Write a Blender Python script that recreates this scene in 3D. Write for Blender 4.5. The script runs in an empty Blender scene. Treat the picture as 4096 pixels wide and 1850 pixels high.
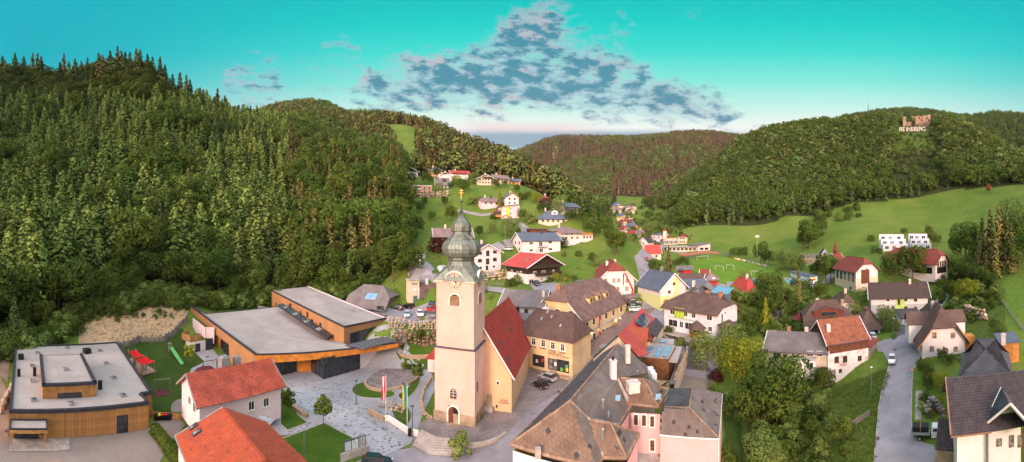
import bpy,math,random
import numpy as np
from mathutils import Vector,geometry as MG
R=math.radians
random.seed(7);RNG=np.random.default_rng(7)
SC=bpy.context.scene;COL=SC.collection
# ------------------------------------------------------------------ camera, sky, sun, exposure
F=1467.0;CX=2048.0;CY=925.0;HC=33.0
cd=bpy.data.cameras.new('camera');cam=bpy.data.objects.new('camera',cd);COL.objects.link(cam)
cam.location=(0,0,HC);cam.rotation_euler=(R(90),0,0)
cd.type='PANO';cd.panorama_type='CENTRAL_CYLINDRICAL'
cd.central_cylindrical_range_u_min=-2048/F;cd.central_cylindrical_range_u_max=2048/F
cd.central_cylindrical_range_v_min=-925/F;cd.central_cylindrical_range_v_max=925/F
cd.central_cylindrical_radius=1.0
cd.clip_start=0.5;cd.clip_end=9000
SC.camera=cam
SC.view_settings.view_transform='Standard';SC.view_settings.look='None'
SC.view_settings.exposure=0.8;SC.view_settings.gamma=1.0
SC.view_settings.use_curve_mapping=False
SC.render.engine='CYCLES'
SC.cycles.max_bounces=4;SC.cycles.diffuse_bounces=3;SC.cycles.glossy_bounces=2
SC.cycles.transmission_bounces=2;SC.cycles.use_denoising=True
SUN_AZ=R(203);SUN_EL=R(15)
sd=bpy.data.lights.new('sun','SUN');sd.energy=2.1;sd.angle=R(12);sd.color=(1.0,0.66,0.55)
so=bpy.data.objects.new('sun',sd);COL.objects.link(so)
sv=Vector((math.sin(SUN_AZ)*math.cos(SUN_EL),math.cos(SUN_AZ)*math.cos(SUN_EL),math.sin(SUN_EL)))
so.rotation_euler=sv.to_track_quat('Z','Y').to_euler()
class NT:
 """tiny node-tree writer"""
 def __init__(s,nt):s.nt=nt;nt.nodes.clear()
 def n(s,t,**kw):
  d=s.nt.nodes.new(t)
  ins=kw.pop('i',{})
  for k,v in kw.items():setattr(d,k,v)
  for k,v in ins.items():
   if isinstance(v,bpy.types.NodeSocket):s.nt.links.new(v,d.inputs[k])
   elif v is not None:d.inputs[k].default_value=v
  return d
 def m(s,op,a,b=None,c=None,clamp=False):
  i={0:a}
  if b is not None:i[1]=b
  if c is not None:i[2]=c
  return s.n('ShaderNodeMath',operation=op,use_clamp=clamp,i=i).outputs[0]
 def sm(s,v,a,b,x=0.0,y=1.0):
  return s.n('ShaderNodeMapRange',interpolation_type='SMOOTHSTEP',i={0:v,1:a,2:b,3:x,4:y}).outputs[0]
 def mix(s,f,a,b,bt='MIX'):
  d=s.n('ShaderNodeMix',data_type='RGBA',blend_type=bt)
  for k,v in((0,f),(6,a),(7,b)):
   if isinstance(v,bpy.types.NodeSocket):s.nt.links.new(v,d.inputs[k])
   else:d.inputs[k].default_value=v
  return d.outputs[2]
 def ramp(s,v,stops):
  d=s.n('ShaderNodeValToRGB',i={0:v});e=d.color_ramp.elements
  while len(e)<len(stops):e.new(0.5)
  for k,(p,c)in enumerate(stops):e[k].position=p;e[k].color=(*c,1)
  return d.outputs[0]
 def noise(s,vec,sc,det=4,ro=0.55,dist=0.0):
  return s.n('ShaderNodeTexNoise',i={'Vector':vec,'Scale':sc,'Detail':det,'Roughness':ro,'Distortion':dist}).outputs[0]
def srgb(r,g,b):
 f=lambda c:(c/255/12.92)if c<=10 else((c/255+0.055)/1.055)**2.4
 return(f(r),f(g),f(b))
W=bpy.data.worlds.new('World');SC.world=W;W.use_nodes=True
t=NT(W.node_tree)
gen=t.n('ShaderNodeTexCoord').outputs['Generated']
sep=t.n('ShaderNodeSeparateXYZ',i={0:gen}).outputs
hyp=t.m('SQRT',t.m('ADD',t.m('MULTIPLY',sep[0],sep[0]),t.m('MULTIPLY',sep[1],sep[1])))
el=t.m('DIVIDE',sep[2],t.m('MAXIMUM',hyp,0.02))
az=t.m('ARCTAN2',sep[0],sep[1])
grad=t.ramp(t.m('MULTIPLY',el,1.25),[(0.0,srgb(236,238,230)),(0.35,srgb(240,243,238)),(0.42,srgb(196,238,227)),(0.51,srgb(130,229,216)),(0.61,srgb(60,216,206)),(0.71,srgb(5,203,197)),(0.82,srgb(0,186,188))])
side=t.m('ABSOLUTE',t.m('SUBTRACT',az,0.35))
grad=t.mix(t.m('MULTIPLY',t.sm(side,0.5,1.7),t.sm(el,0.05,0.5)),grad,(*srgb(0,172,190),1))
# the cloud field: one broken bank of alto-cumulus, pink where the low light catches it
cv=t.n('ShaderNodeCombineXYZ',i={0:t.m('ADD',az,t.m('MULTIPLY',el,0.25)),1:t.m('MULTIPLY',el,2.1),2:0.3}).outputs[0]
n1=t.noise(cv,5.0,8,0.66,0.25)
n2=t.noise(cv,21.0,5,0.6)
n3=t.noise(t.n('ShaderNodeVectorMath',operation='ADD',i={0:cv,1:(3.1,0.06,0.0)}).outputs[0],5.0,8,0.66,0.25)
azp=lambda x:(x-CX)/F
def bump1(v,c,w):return t.m('POWER',2.718,t.m('MULTIPLY',-1.0,t.m('POWER',t.m('ABSOLUTE',t.m('DIVIDE',t.m('SUBTRACT',v,c),w)),2.6)))
# a slanting upper limit: the bank is highest at azimuth x=2130 px, falls to the right and the left
lim=t.m('MINIMUM',t.m('ADD',0.70,t.m('MULTIPLY',t.m('SUBTRACT',az,azp(2080)),-0.58)),
t.m('ADD',0.66,t.m('MULTIPLY',t.m('SUBTRACT',az,azp(2180)),0.43)))
inside=t.m('SUBTRACT',lim,el)
low=t.m('SUBTRACT',el,t.m('ADD',0.300,t.m('MULTIPLY',t.m('SUBTRACT',az,azp(2100)),-0.10)))
core=t.m('MULTIPLY',t.sm(inside,-0.03,0.13),t.sm(low,-0.02,0.10))
core=t.m('MULTIPLY',core,t.sm(az,azp(1150),azp(1600)))
farx=t.m('MULTIPLY',t.sm(t.m('ABSOLUTE',t.m('SUBTRACT',az,azp(1950))),0.55,0.95),0.13)
dens=t.m('SUBTRACT',t.m('ADD',t.m('ADD',t.m('MULTIPLY',n1,1.05),t.m('MULTIPLY',n2,0.66)),t.m('MULTIPLY',core,0.44)),farx)
left=t.m('MULTIPLY',t.m('MULTIPLY',t.sm(az,azp(500),azp(1000)),t.sm(az,azp(1900),azp(1500))),t.m('MULTIPLY',t.sm(el,0.27,0.33),t.sm(el,0.56,0.42)))
dens=t.m('ADD',dens,t.m('MULTIPLY',left,0.19))
cl=t.sm(dens,0.96,1.26)
band=t.m('MULTIPLY',t.m('MULTIPLY',t.sm(el,0.285,0.26),t.sm(el,0.21,0.235)),t.m('MULTIPLY',t.sm(az,azp(1700),azp(1950)),t.sm(az,azp(3150),azp(2700))))
shade=t.sm(t.m('ADD',dens,t.m('MULTIPLY',t.m('SUBTRACT',n2,0.5),1.1)),1.05,1.42)
pinkw=t.m('MULTIPLY',t.sm(t.m('SUBTRACT',n1,n3),-0.01,0.09),t.sm(az,azp(3000),azp(1900)))
cc=t.mix(shade,(*srgb(170,196,208),1),(*srgb(70,132,158),1))
cc=t.mix(t.m('MULTIPLY',t.m('MULTIPLY',pinkw,t.m('SUBTRACT',1.0,shade)),0.8),cc,(*srgb(206,172,190),1))
skyc=t.mix(t.m('MULTIPLY',band,0.85),grad,(*srgb(128,160,182),1))
pband=t.m('MULTIPLY',t.m('MULTIPLY',t.sm(el,0.305,0.285),t.sm(el,0.262,0.278)),t.m('MULTIPLY',t.sm(az,azp(1760),azp(1950)),t.sm(az,azp(2500),azp(2200))))
skyc=t.mix(t.m('MULTIPLY',pband,0.35),skyc,(*srgb(232,178,188),1))
skyc=t.mix(t.m('MULTIPLY',cl,0.9),skyc,cc)
nis=t.n('ShaderNodeTexSky',sky_type='NISHITA',sun_disc=False,sun_elevation=R(5),sun_rotation=SUN_AZ,air_density=1.0,dust_density=1.5)
b2=t.n('ShaderNodeBackground',i={0:skyc,1:0.62})
# below the horizon and in the lee of the glow the painted colours stop; a warm glow added as fill light, over a faint Nishita sky, covers behind and overhead
back=t.m('MAXIMUM',t.sm(t.m('ABSOLUTE',az),1.45,2.3),t.m('MULTIPLY',t.sm(el,0.66,1.3),0.9))
glow=t.n('ShaderNodeBackground',i={0:t.ramp(t.m('MULTIPLY',el,0.5),[(0.0,(1.0,0.76,0.68)),(0.35,(0.98,0.82,0.82)),(1.0,(0.68,0.66,0.74))]),1:1.3})
far=t.n('ShaderNodeAddShader',i={0:glow.outputs[0],1:t.n('ShaderNodeBackground',i={0:nis.outputs[0],1:0.1}).outputs[0]})
ms=t.n('ShaderNodeMixShader',i={0:back,1:b2.outputs[0],2:far.outputs[0]})
t.n('ShaderNodeOutputWorld',i={0:ms.outputs[0]})
W.cycles.sampling_method='MANUAL';W.cycles.sample_map_resolution=512
# ------------------------------------------------------------------ materials
MATS={}
def mat(name,col,rough=0.85,var=0.18,scale=1.2,col2=None,fine=0.0,fscale=18,bump=0.0,bscale=10,metal=0.0,spec=0.35,objvar=0.0,wave=None,emit=None,dirt=None,hue=0.0,transl=0.0):
 if name in MATS:return MATS[name]
 m=bpy.data.materials.new(name);m.use_nodes=True;t=NT(m.node_tree)
 oc=t.n('ShaderNodeTexCoord').outputs['Object']
 n=t.noise(oc,scale,5,0.6)
 c1=tuple(col);c2=tuple(col2)if col2 else tuple(max(0,x*(1-var*1.6))for x in c1)
 c1=c1 if col2 else tuple(min(1,x*(1+var*0.8))for x in c1)
 base=t.mix(t.sm(n,0.32,0.68),(*c1,1),(*c2,1))
 if fine:
  f=t.noise(oc,fscale,3,0.7)
  base=t.mix(t.m('MULTIPLY',t.sm(f,0.35,0.7),fine),base,tuple(x*0.45 for x in c1)+(1,))
 if dirt:
  dn=t.noise(t.n('ShaderNodeMapping',i={0:oc,'Scale':(1,1,dirt[4]if len(dirt)>4 else 1)}).outputs[0],dirt[1],6,0.65)
  base=t.mix(t.m('MULTIPLY',t.sm(dn,dirt[2],dirt[2]+0.12),dirt[3]),base,(*dirt[0],1))
 if wave:
  wv=t.n('ShaderNodeTexWave',wave_type='BANDS',bands_direction=wave[0],i={'Vector':oc,'Scale':wave[1],'Distortion':0.4,'Detail':1.0}).outputs[1]
  base=t.mix(t.m('MULTIPLY',t.sm(wv,0.2,0.8),wave[2]),base,tuple(x*0.55 for x in c1)+(1,))
 if objvar or hue:
  oi=t.n('ShaderNodeObjectInfo').outputs['Random']
  hs=t.n('ShaderNodeHueSaturation',i={'Color':base,'Hue':t.m('ADD',0.5-hue/2,t.m('MULTIPLY',t.m('FRACT',t.m('MULTIPLY',oi,17.3)),hue)),'Saturation':1.0,'Value':t.m('ADD',1-objvar/2,t.m('MULTIPLY',oi,objvar))})
  base=hs.outputs[0]
 bs=t.n('ShaderNodeBsdfPrincipled',i={'Base Color':base,'Roughness':rough,'Metallic':metal,'Specular IOR Level':spec})
 if emit:bs.inputs['Emission Color'].default_value=(*emit[0],1);bs.inputs['Emission Strength'].default_value=emit[1]
 if bump:
  bn=t.n('ShaderNodeBump',i={'Strength':min(1,bump),'Distance':0.05,'Height':t.noise(oc,bscale,4,0.7)})
  t.nt.links.new(bn.outputs[0],bs.inputs['Normal'])
 sh=bs.outputs[0]
 if transl:
  tr=t.n('ShaderNodeBsdfTranslucent',i={0:base})
  sh=t.n('ShaderNodeMixShader',i={0:transl,1:sh,2:tr.outputs[0]}).outputs[0]
 t.n('ShaderNodeOutputMaterial',i={0:sh})
 MATS[name]=m;return m
# ------------------------------------------------------------------ geometry of the photograph: pixel <-> place
CR={'A':(0,1150,1.661),'B':(700,1100,1.5508),'C':(1600,1100,1.5508),'D':(2300,1150,1.661),'E':(3072,1150,1.661),
'G':(1500,600,2.1143),'H':(2300,850,2.1143),'I':(3072,400,1.4541),'J':(2280,740,3.23),'K':(3040,930,4.3075),
'L':(3400,900,2.3261),'M':(2080,1080,2.769),'N':(1600,640,4.474),'O':(500,1340,3.23),'Q':(1650,730,2.325),
'R':(1340,1560,4.011),'S':(1500,1150,4.654),'T':(3620,1660,8.305),'U':(2080,1460,8.305),'V':(0,1640,3.68),
'W':(0,0,0.62866),'F':(0,0,1.0)}
def q(k,x,y):o=CR[k];return(o[0]+x/o[2],o[1]+y/o[2])
def qs(k,*v):return[q(k,v[i],v[i+1])for i in range(0,len(v),2)]
def az_(px):return(px-CX)/F
def tn(py):return(py-CY)/F
def P(px,py,D):a=az_(px);return Vector((math.sin(a)*D,math.cos(a)*D,HC-tn(py)*D))
def Pz(px,py,z):return P(px,py,(HC-z)/tn(py))
def Dz(py,z):return(HC-z)/tn(py)
def ray_plane(px,py,A,n):
 a=az_(px);d=Vector((math.sin(a),math.cos(a),-tn(py)));o=Vector((0,0,HC))
 return o+d*((A-o).dot(n)/d.dot(n))
def project(v):
 r=math.hypot(v[0],v[1]);return CX+F*math.atan2(v[0],v[1]),CY+F*(HC-v[2])/r
# ------------------------------------------------------------------ terrain: height from surveyed points (pixel x, pixel y, distance)
TP=[]
def tp(*v):
 for i in range(0,len(v),3):TP.append((az_(v[i]),math.log(v[i+2]),HC-tn(v[i+1])*v[i+2]))
def tz(*v):
 for i in range(0,len(v),3):TP.append((az_(v[i]),math.log(v[i+1]),v[i+2]))
for x in range(-500,4700,420):tz(x,14,0.0,x,30,0.0)
for x in(300,700,1100,1450,1800,2100,2400):tz(x,55,0,x,68,0)
tz(100,50,0,100,60,0,500,80,0.3,300,92,2.0,0,95,3.5,900,85,0,1200,80,0,1400,85,0.2,1600,80,0.2,1900,75,0,2100,80,0,2280,80,0,2340,92,2.6,1050,100,2,1250,105,4)
tz(2700,60,-0.5,2700,80,1.0,2900,75,-1,3000,60,-3.0,3150,60,-3.5,3200,72,-1.5,3250,50,-3.2,3400,58,-0.5,3560,52,0,3590,67,0.6,3520,92,4.2,3700,58,0,3900,50,1.0,4090,50,1.0,3850,64,3.0,3640,75,3.0,4050,66,4.5)
tp(752,1272,112,602,1364,100,473,1379,95,518,1262,110,602,1226,114,420,1250,112,760,1195,124,1000,1190,132,320,1290,106,0,1345,98,150,1335,102)
tp(0,1200,118,0,1000,150,0,800,190,0,600,235,0,420,280,0,330,310,400,1180,124,400,1000,155,400,800,195,400,600,240,400,420,290,400,320,322,
800,1150,138,800,1000,162,800,800,203,800,620,250,800,470,300,1100,1150,142,1100,1000,170,1100,850,210,1100,700,255,1100,575,300,
600,330,318,680,420,312)
tp(1400,1180,128,1400,1100,145,1400,950,178,1400,800,220,1380,700,262,1500,1170,122,1550,1050,150,1560,900,190,1500,770,240,1240,640,285,1620,880,195,1640,960,172)
tz(0,420,165,400,420,165,800,400,125,0,700,150,400,700,150,-400,300,150,-400,150,25,-400,100,4,0,3000,200,800,3000,200)
tp(1100,530,420,1100,500,600,1300,600,380,1300,540,520,1000,480,800,1300,460,800,1500,520,760,1450,600,500,1300,430,930,1100,455,900)
tz(900,900,265,1300,1250,300,1600,1100,170,1900,1000,120)
tp(1613,624,400,1560,520,520,1600,505,700,1680,540,660,1780,560,620,1900,620,570,2020,650,520,2100,690,480,2200,745,430,2300,800,400,1740,660,380,1850,690,330,2000,715,320,2100,740,320,2200,790,310)
tp(1640,712,290,1720,707,288,1760,728,268,1840,715,285,1920,735,270,2020,735,272,2080,740,275,1690,778,245,1790,765,250,1690,860,218,1660,940,186,1850,830,228,1800,900,200,1930,870,212,1960,820,228,2100,822,226,2185,812,238,
2030,873,205,2160,895,198,2260,850,212,2330,870,220,2230,968,175,2330,960,180,2090,1012,160,2000,960,165,1850,985,150,1740,975,148,1690,1040,130,1900,1088,142,1790,1095,135,1700,1095,118,1760,1120,118)
tp(1650,1223,113,1560,1240,110,1700,1290,98,1590,1290,98,1480,1240,112,1870,1290,98,1850,1225,112,1950,1160,122,2050,1200,112,2090,1130,130,2180,1130,130,2195,1165,114,2300,1190,108,2290,1120,125,2420,1180,118,2400,1110,135,1700,1385,93,1600,1385,91,1560,1345,92,1870,1385,90)
tp(2400,1010,170,2466,1012,165,2364,915,192,2480,945,195,2560,985,204,2600,1036,206,2640,1040,205,2600,1012,226,2625,998,245,2680,1005,250,2760,1007,250,2840,1005,250,2740,980,286,2790,986,272,2470,1080,145,2540,1025,212,2600,1030,210,2590,1100,165,2620,1200,126,2540,1180,128,2690,1345,101,2560,1290,105,2640,1330,100,2680,978,284,2720,976,282,2600,968,300,2700,955,306)
tz(2364,230,31,2480,240,24,2577,240,19,2500,300,28)
tp(2800,1010,235,2740,1040,225,2900,1010,240,2920,1035,238,3100,1070,200,2800,1065,180,2900,1130,140,3040,1110,155,2990,1090,170,3120,1150,142,3000,1190,130,2870,1150,133,3180,1130,150,3290,1130,158,3180,1050,200,3300,1035,195,3400,1030,190)
tp(2930,1300,110,3000,1330,100,3080,1250,118,3000,1430,88,3150,1350,98,3320,1330,97,3480,1272,118,3690,1272,118,3600,1300,108,3660,1345,96,3500,1390,90,3400,1400,88,3640,1330,99,3740,1200,128,3800,1180,132,3700,1425,80,3860,1425,80,3340,1515,82,3100,1540,79)
tp(3500,1155,137,3420,1100,150,3600,1080,152,3700,1090,150,3800,1110,148,3540,1005,185,3740,1000,185,3640,1000,188,3400,920,260,3600,880,300,3850,900,270,3100,940,300,3250,880,320,3000,970,290,2850,950,290,3400,815,345,3650,805,350,3850,780,340,4060,755,330,4090,830,270)
tp(3900,1300,96,4040,1260,96,4090,1340,86,3850,1110,148,3980,1090,135,4090,1000,150,4090,1150,118,4000,1000,170,3900,1380,84,4200,1000,150,4200,800,260,4300,1300,90,3960,1210,108)
tp(2720,915,310,2900,905,320,3080,910,315,3150,850,330,2640,900,360,2700,860,400,2900,800,400,3200,720,430,3500,640,440,3700,580,440,3900,620,430,4090,690,400,3000,700,470,2800,740,520,3300,590,500,3650,530,480,3720,500,512,3600,500,512,3660,534,470,3620,534,470,3700,534,470,3660,560,445,3500,495,510,3300,505,560,3150,530,600,3000,575,640,3800,500,500,3950,570,470,4090,650,440)
tz(2350,92,2.6,2400,88,2.0,2420,102,4.2,2450,94,3.2,2500,106,5.0,2540,113,6.2,2500,116,6.0,2440,112,6.0,2380,100,4.0)
tz(3650,580,172,3650,700,140,3200,750,150,4090,600,110,3000,850,150)
tp(2640,945,345,2580,960,340,2560,900,450,2540,868,560,2480,835,640,2560,830,680,2350,825,700,2600,850,560,2420,790,760,2620,800,760)
tz(2450,300,26,2450,400,30,2500,480,45)
tp(2100,650,1500,2200,560,1700,2300,565,1800,2450,572,1800,2600,575,1800,2700,560,1800,2830,545,1750,2950,560,1600,2080,630,1500,2500,690,1100,2700,680,1000,2300,700,1150,2850,640,900,2420,760,860)
tp(3000,560,1500,3400,490,1500,3640,452,1250,3750,465,1250,3850,485,1250,3980,465,1250,4096,480,1200,4200,480,1200,3900,600,900,4096,600,900)
for x in(0,800,1600,2400,3200,4000):tz(x,3400,150)
# the ground under the houses
tz(1639,298,76.8,1679,142,22.1,1680,249,57.8,1769,264,62.4,1835,290,74.4,1912,146,17.6,1937,275,67.1,1996,282,69.6,2034,209,40.7,2036,230,48.6,2058,287,69.2,2107,105,7.6,2177,243,50.1,2204,206,37.2,2252,181,28.2,2263,218,42.4,2325,182,28.8,2330,125,12.1,2403,642,74.8,2420,505,54.7,2431,656,77.2,2447,136,11.2,2455,612,70.7,2465,657,77.6,2471,542,60.3,2479,606,69.2,2485,452,48.0,2493,386,39.2,2495,335,32.8,2498,402,41.7,2512,582,66.4,2515,436,44.0,2517,385,39.6,2525,521,59.9,2528,352,34.7,2528,606,69.4,2547,302,29.4,2558,298,28.5,2586,248,23.3,2677,291,22.7,2733,291,22.9,2767,137,13.1,2828,127,11.7,2975,133,8.7,3111,115,3.9,3294,214,18.8,3306,104,5.0,3345,200,15.0,3354,86,1.2,3374,123,5.2)
TPA=np.array(TP);TK=1.6
def _U(d2):return np.where(d2<1e-12,0,0.5*d2*np.log(np.maximum(d2,1e-12)))
_pa,_pr,_pz=TPA[:,0]*TK,TPA[:,1],TPA[:,2]
_n=len(_pa)
_A=np.zeros((_n+3,_n+3))
_A[:_n,:_n]=_U((_pa[:,None]-_pa)**2+(_pr[:,None]-_pr)**2)+np.eye(_n)*(0.0006*(1+6*(_pr>5.4)))
_A[:_n,_n]=1;_A[:_n,_n+1]=_pa;_A[:_n,_n+2]=_pr;_A[_n:,:_n]=_A[:_n,_n:].T
_w=np.linalg.solve(_A,np.concatenate([_pz,[0,0,0]]))
# polar grid carrying the heights; everything placed on the ground reads this same grid
GA=np.linspace(R(-180),R(180),1081);GR=np.exp(np.linspace(math.log(12),math.log(3400),420))
def _eval(a,r):
 ac=np.clip(a,R(-92),R(92))*TK;l=np.log(r)
 out=np.empty(len(a))
 for s in range(0,len(a),20000):
  x,y=ac[s:s+20000],l[s:s+20000]
  out[s:s+20000]=_U((x[:,None]-_pa)**2+(y[:,None]-_pr)**2)@_w[:_n]+_w[_n]+_w[_n+1]*x+_w[_n+2]*y
 return out
_AA,_RR=np.meshgrid(GA,GR,indexing='ij')
GZ=_eval(_AA.ravel(),_RR.ravel()).reshape(_AA.shape)
GZ=np.clip(GZ,-6,600)
_f=np.clip((np.abs(_AA)-R(96))/R(45),0,1);_f=_f*_f*(3-2*_f)
GZ=GZ*(1-_f)
# level ground where the village square, its plaza and the yards are
_pxg=CX+F*_AA
_flat=np.clip((np.interp(_pxg,[0,600,960,1040,1300,1560,1700,2280,2330],[76,76,84,97,98,94,92,90,84])-_RR)/7,0,1)*np.clip((_pxg+600)/300,0,1)*np.clip((2560-_pxg)/120,0,1)
GZ=GZ*(1-_flat)
def hz(x,y):
 a=math.atan2(x,y);r=min(max(math.hypot(x,y),12.0),3390.0)
 i=(a-GA[0])/(GA[1]-GA[0]);j=(math.log(r)-math.log(12))/(math.log(3400)-math.log(12))*419
 i0=min(int(i),1079);j0=min(int(j),418);fi=i-i0;fj=j-j0
 return float((GZ[i0,j0]*(1-fi)+GZ[i0+1,j0]*fi)*(1-fj)+(GZ[i0,j0+1]*(1-fi)+GZ[i0+1,j0+1]*fi)*fj)
def G(px,py,rmin=26.0,rmax=3300.0):
 """the point of the ground seen at a pixel"""
 a=az_(px);s,c=math.sin(a),math.cos(a);r=rmin;pr=r
 while r<rmax:
  if HC-tn(py)*r<=hz(s*r,c*r):break
  pr=r;r*=1.012
 lo,hi=pr,r
 for _ in range(12):
  m=(lo+hi)/2
  if HC-tn(py)*m<=hz(s*m,c*m):hi=m
  else:lo=m
 return Vector((s*hi,c*hi,hz(s*hi,c*hi)))
def GD(px,D):a=az_(px);x,y=math.sin(a)*D,math.cos(a)*D;return Vector((x,y,hz(x,y)))
# ------------------------------------------------------------------ objects
class MB:
 """collects faces in world space, then links them as ONE mesh"""
 def __init__(s):s.v=[];s.f=[];s.mi=[]
 def face(s,pts,m=0):
  k=len(s.v);s.v+=[tuple(p)for p in pts];s.f.append(tuple(range(k,k+len(pts))));s.mi.append(m);return s
 def poly(s,vs,fs,m=0):
  k=len(s.v);s.v+=[tuple(p)for p in vs]
  for f in fs:s.f.append(tuple(i+k for i in f));s.mi.append(m)
  return s
 def hexa(s,b,tp_,m=0):
  """prism between two polygons with as many corners"""
  n=len(b)
  return s.poly(list(b)+list(tp_),[tuple(range(n-1,-1,-1)),tuple(range(n,2*n))]+[(i,(i+1)%n,n+(i+1)%n,n+i)for i in range(n)],m)
 def box(s,c,ex,ey,ez,m=0):
  """box from centre and three half vectors"""
  c,ex,ey,ez=Vector(c),Vector(ex),Vector(ey),Vector(ez)
  return s.hexa([c-ex-ey-ez,c+ex-ey-ez,c+ex+ey-ez,c-ex+ey-ez],[c-ex-ey+ez,c+ex-ey+ez,c+ex+ey+ez,c-ex+ey+ez],m)
 def abox(s,x0,y0,z0,x1,y1,z1,m=0):
  return s.box(((x0+x1)/2,(y0+y1)/2,(z0+z1)/2),((x1-x0)/2,0,0),(0,(y1-y0)/2,0),(0,0,(z1-z0)/2),m)
 def slab(s,pts,th,m=0):
  pts=[Vector(p)for p in pts];n=MG.normal(pts[:3]if len(pts)==3 else pts[:4])
  if n.z<0:n=-n
  return s.hexa([p-n*th for p in pts],pts,m)
 def tube(s,a,b,r0,r1=None,n=6,m=0):
  a,b=Vector(a),Vector(b);r1=r0 if r1 is None else r1
  d=(b-a).normalized();u=d.orthogonal().normalized();w=d.cross(u)
  ring=lambda c,r:[c+(u*math.cos(2*math.pi*k/n)+w*math.sin(2*math.pi*k/n))*r for k in range(n)]
  return s.hexa(ring(a,r0),ring(b,r1),m)
 def path(s,pts,r,n=5,m=0):
  for a,b in zip(pts,pts[1:]):s.tube(a,b,r,r,n,m)
  return s
 def lathe(s,c,prof,n=12,m=0,rot=0.0,sq=None):
  c=Vector(c);k=len(s.v)
  for r,z in prof:
   for i in range(n):
    a=2*math.pi*i/n+rot;s.v.append((c.x+math.cos(a)*r,c.y+math.sin(a)*r,c.z+z))
  for j in range(len(prof)-1):
   for i in range(n):
    s.f.append((k+j*n+i,k+j*n+(i+1)%n,k+(j+1)*n+(i+1)%n,k+(j+1)*n+i));s.mi.append(m)
  s.f.append(tuple(k+i for i in range(n-1,-1,-1)));s.mi.append(m)
  s.f.append(tuple(k+(len(prof)-1)*n+i for i in range(n)));s.mi.append(m)
  return s
 def blob(s,c,rx,ry,rz,seed=0,m=0,rough=0.22):
  """an irregular boulder of 20 faces"""
  rr=random.Random(seed);c=Vector(c);ph=(1+5**0.5)/2
  V=[Vector(p).normalized()for p in[(-1,ph,0),(1,ph,0),(-1,-ph,0),(1,-ph,0),(0,-1,ph),(0,1,ph),(0,-1,-ph),(0,1,-ph),(ph,0,-1),(ph,0,1),(-ph,0,-1),(-ph,0,1)]]
  Fc=[(0,11,5),(0,5,1),(0,1,7),(0,7,10),(0,10,11),(1,5,9),(5,11,4),(11,10,2),(10,7,6),(7,1,8),(3,9,4),(3,4,2),(3,2,6),(3,6,8),(3,8,9),(4,9,5),(2,4,11),(6,2,10),(8,6,7),(9,8,1)]
  a=rr.uniform(0,6.28);ca,sa=math.cos(a),math.sin(a)
  vs=[]
  for p in V:
   k=1+rr.uniform(-rough,rough);x,y=p.x*rx*k,p.y*ry*k
   vs.append(c+Vector((x*ca-y*sa,x*sa+y*ca,p.z*rz*k)))
  return s.poly(vs,Fc,m)
 def each(s,name,mats,parent):
  """one object per piece added since the start"""
  i=0
  while i<len(s.v):
   top=i;fs=[]
   for f in s.f:
    if f[0]>=i and min(f)>=i and(min(f)<top+1 or not fs):fs.append(f);top=max(top,max(f))
   b=MB();b.v=s.v[i:top+1];b.f=[tuple(k-i for k in f)for f in fs];b.mi=[0]*len(fs);b.build(name,mats,parent);i=top+1
 def build(s,name,mats,parent=None,smooth=False,origin=None,**props):
  o0=parent_origin(parent)if parent is not None else(Vector(origin)if origin is not None else Vector((0,0,0)))
  me=bpy.data.meshes.new(name)
  me.from_pydata([(x-o0.x,y-o0.y,z-o0.z)for x,y,z in s.v],[],s.f)
  mats=mats if isinstance(mats,(list,tuple))else[mats]
  for mm in mats:me.materials.append(mm)
  if len(mats)>1:me.polygons.foreach_set('material_index',s.mi)
  if smooth:me.polygons.foreach_set('use_smooth',[True]*len(me.polygons))
  o=bpy.data.objects.new(name,me);COL.objects.link(o)
  if parent is not None:o.parent=parent
  else:o.location=o0
  for k,v in props.items():
   if v is not None:o[k]=v
  return o
def parent_origin(p):
 v=Vector((0,0,0))
 while p is not None:v+=p.location;p=p.parent
 return v
def thing(name,label,cat,loc,group=None,rz=0.0):
 o=bpy.data.objects.new(name,None);COL.objects.link(o);o.location=loc;o.rotation_euler=(0,0,rz)
 o.empty_display_size=0.5
 o['label']=label;o['category']=cat
 if group:o['group']=group
 return o
def copy_thing(o,loc,rz=None,scale=None,label=None,group=None):
 c=o.copy();COL.objects.link(c);c.location=loc
 if rz is not None:c.rotation_euler=(0,0,rz)
 if scale is not None:c.scale=scale if isinstance(scale,(tuple,list))else(scale,)*3
 if label:c['label']=label
 if group:c['group']=group
 for ch in CH.get(o.name)or CH.setdefault(o.name,[x for x in o.children]):
  d=ch.copy();COL.objects.link(d);d.parent=c
  for g in CH.get(ch.name)or CH.setdefault(ch.name,[x for x in ch.children]):
   e=g.copy();COL.objects.link(e);e.parent=d
 return c
CH={}
# ------------------------------------------------------------------ palette
S=srgb
grass_m=mat('meadow_grass',(0.098,0.175,0.026),rough=1,scale=0.045,col2=(0.155,0.21,0.04),fine=0.45,fscale=0.9,spec=0.1,dirt=((0.06,0.12,0.02),0.3,0.55,0.5),bump=0.5,bscale=2.0)
floor_m=mat('forest_floor',(0.045,0.060,0.020),rough=1,scale=0.2,spec=0.05,fine=0.4,fscale=2)
lawn_m=mat('mown_lawn',(0.052,0.108,0.013),rough=1,scale=0.35,col2=(0.075,0.135,0.018),fine=0.45,fscale=5,spec=0.08)
kgrass_m=mat('kindergarten_lawn',(0.036,0.070,0.012),rough=1,scale=0.25,col2=(0.055,0.09,0.018),fine=0.4,fscale=4,spec=0.08,dirt=((0.15,0.13,0.05),0.5,0.64,0.6))
pitch_m=mat('football_turf',(0.105,0.215,0.022),rough=1,scale=0.08,col2=(0.15,0.25,0.03),fine=0.2,fscale=2,spec=0.08)
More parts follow.
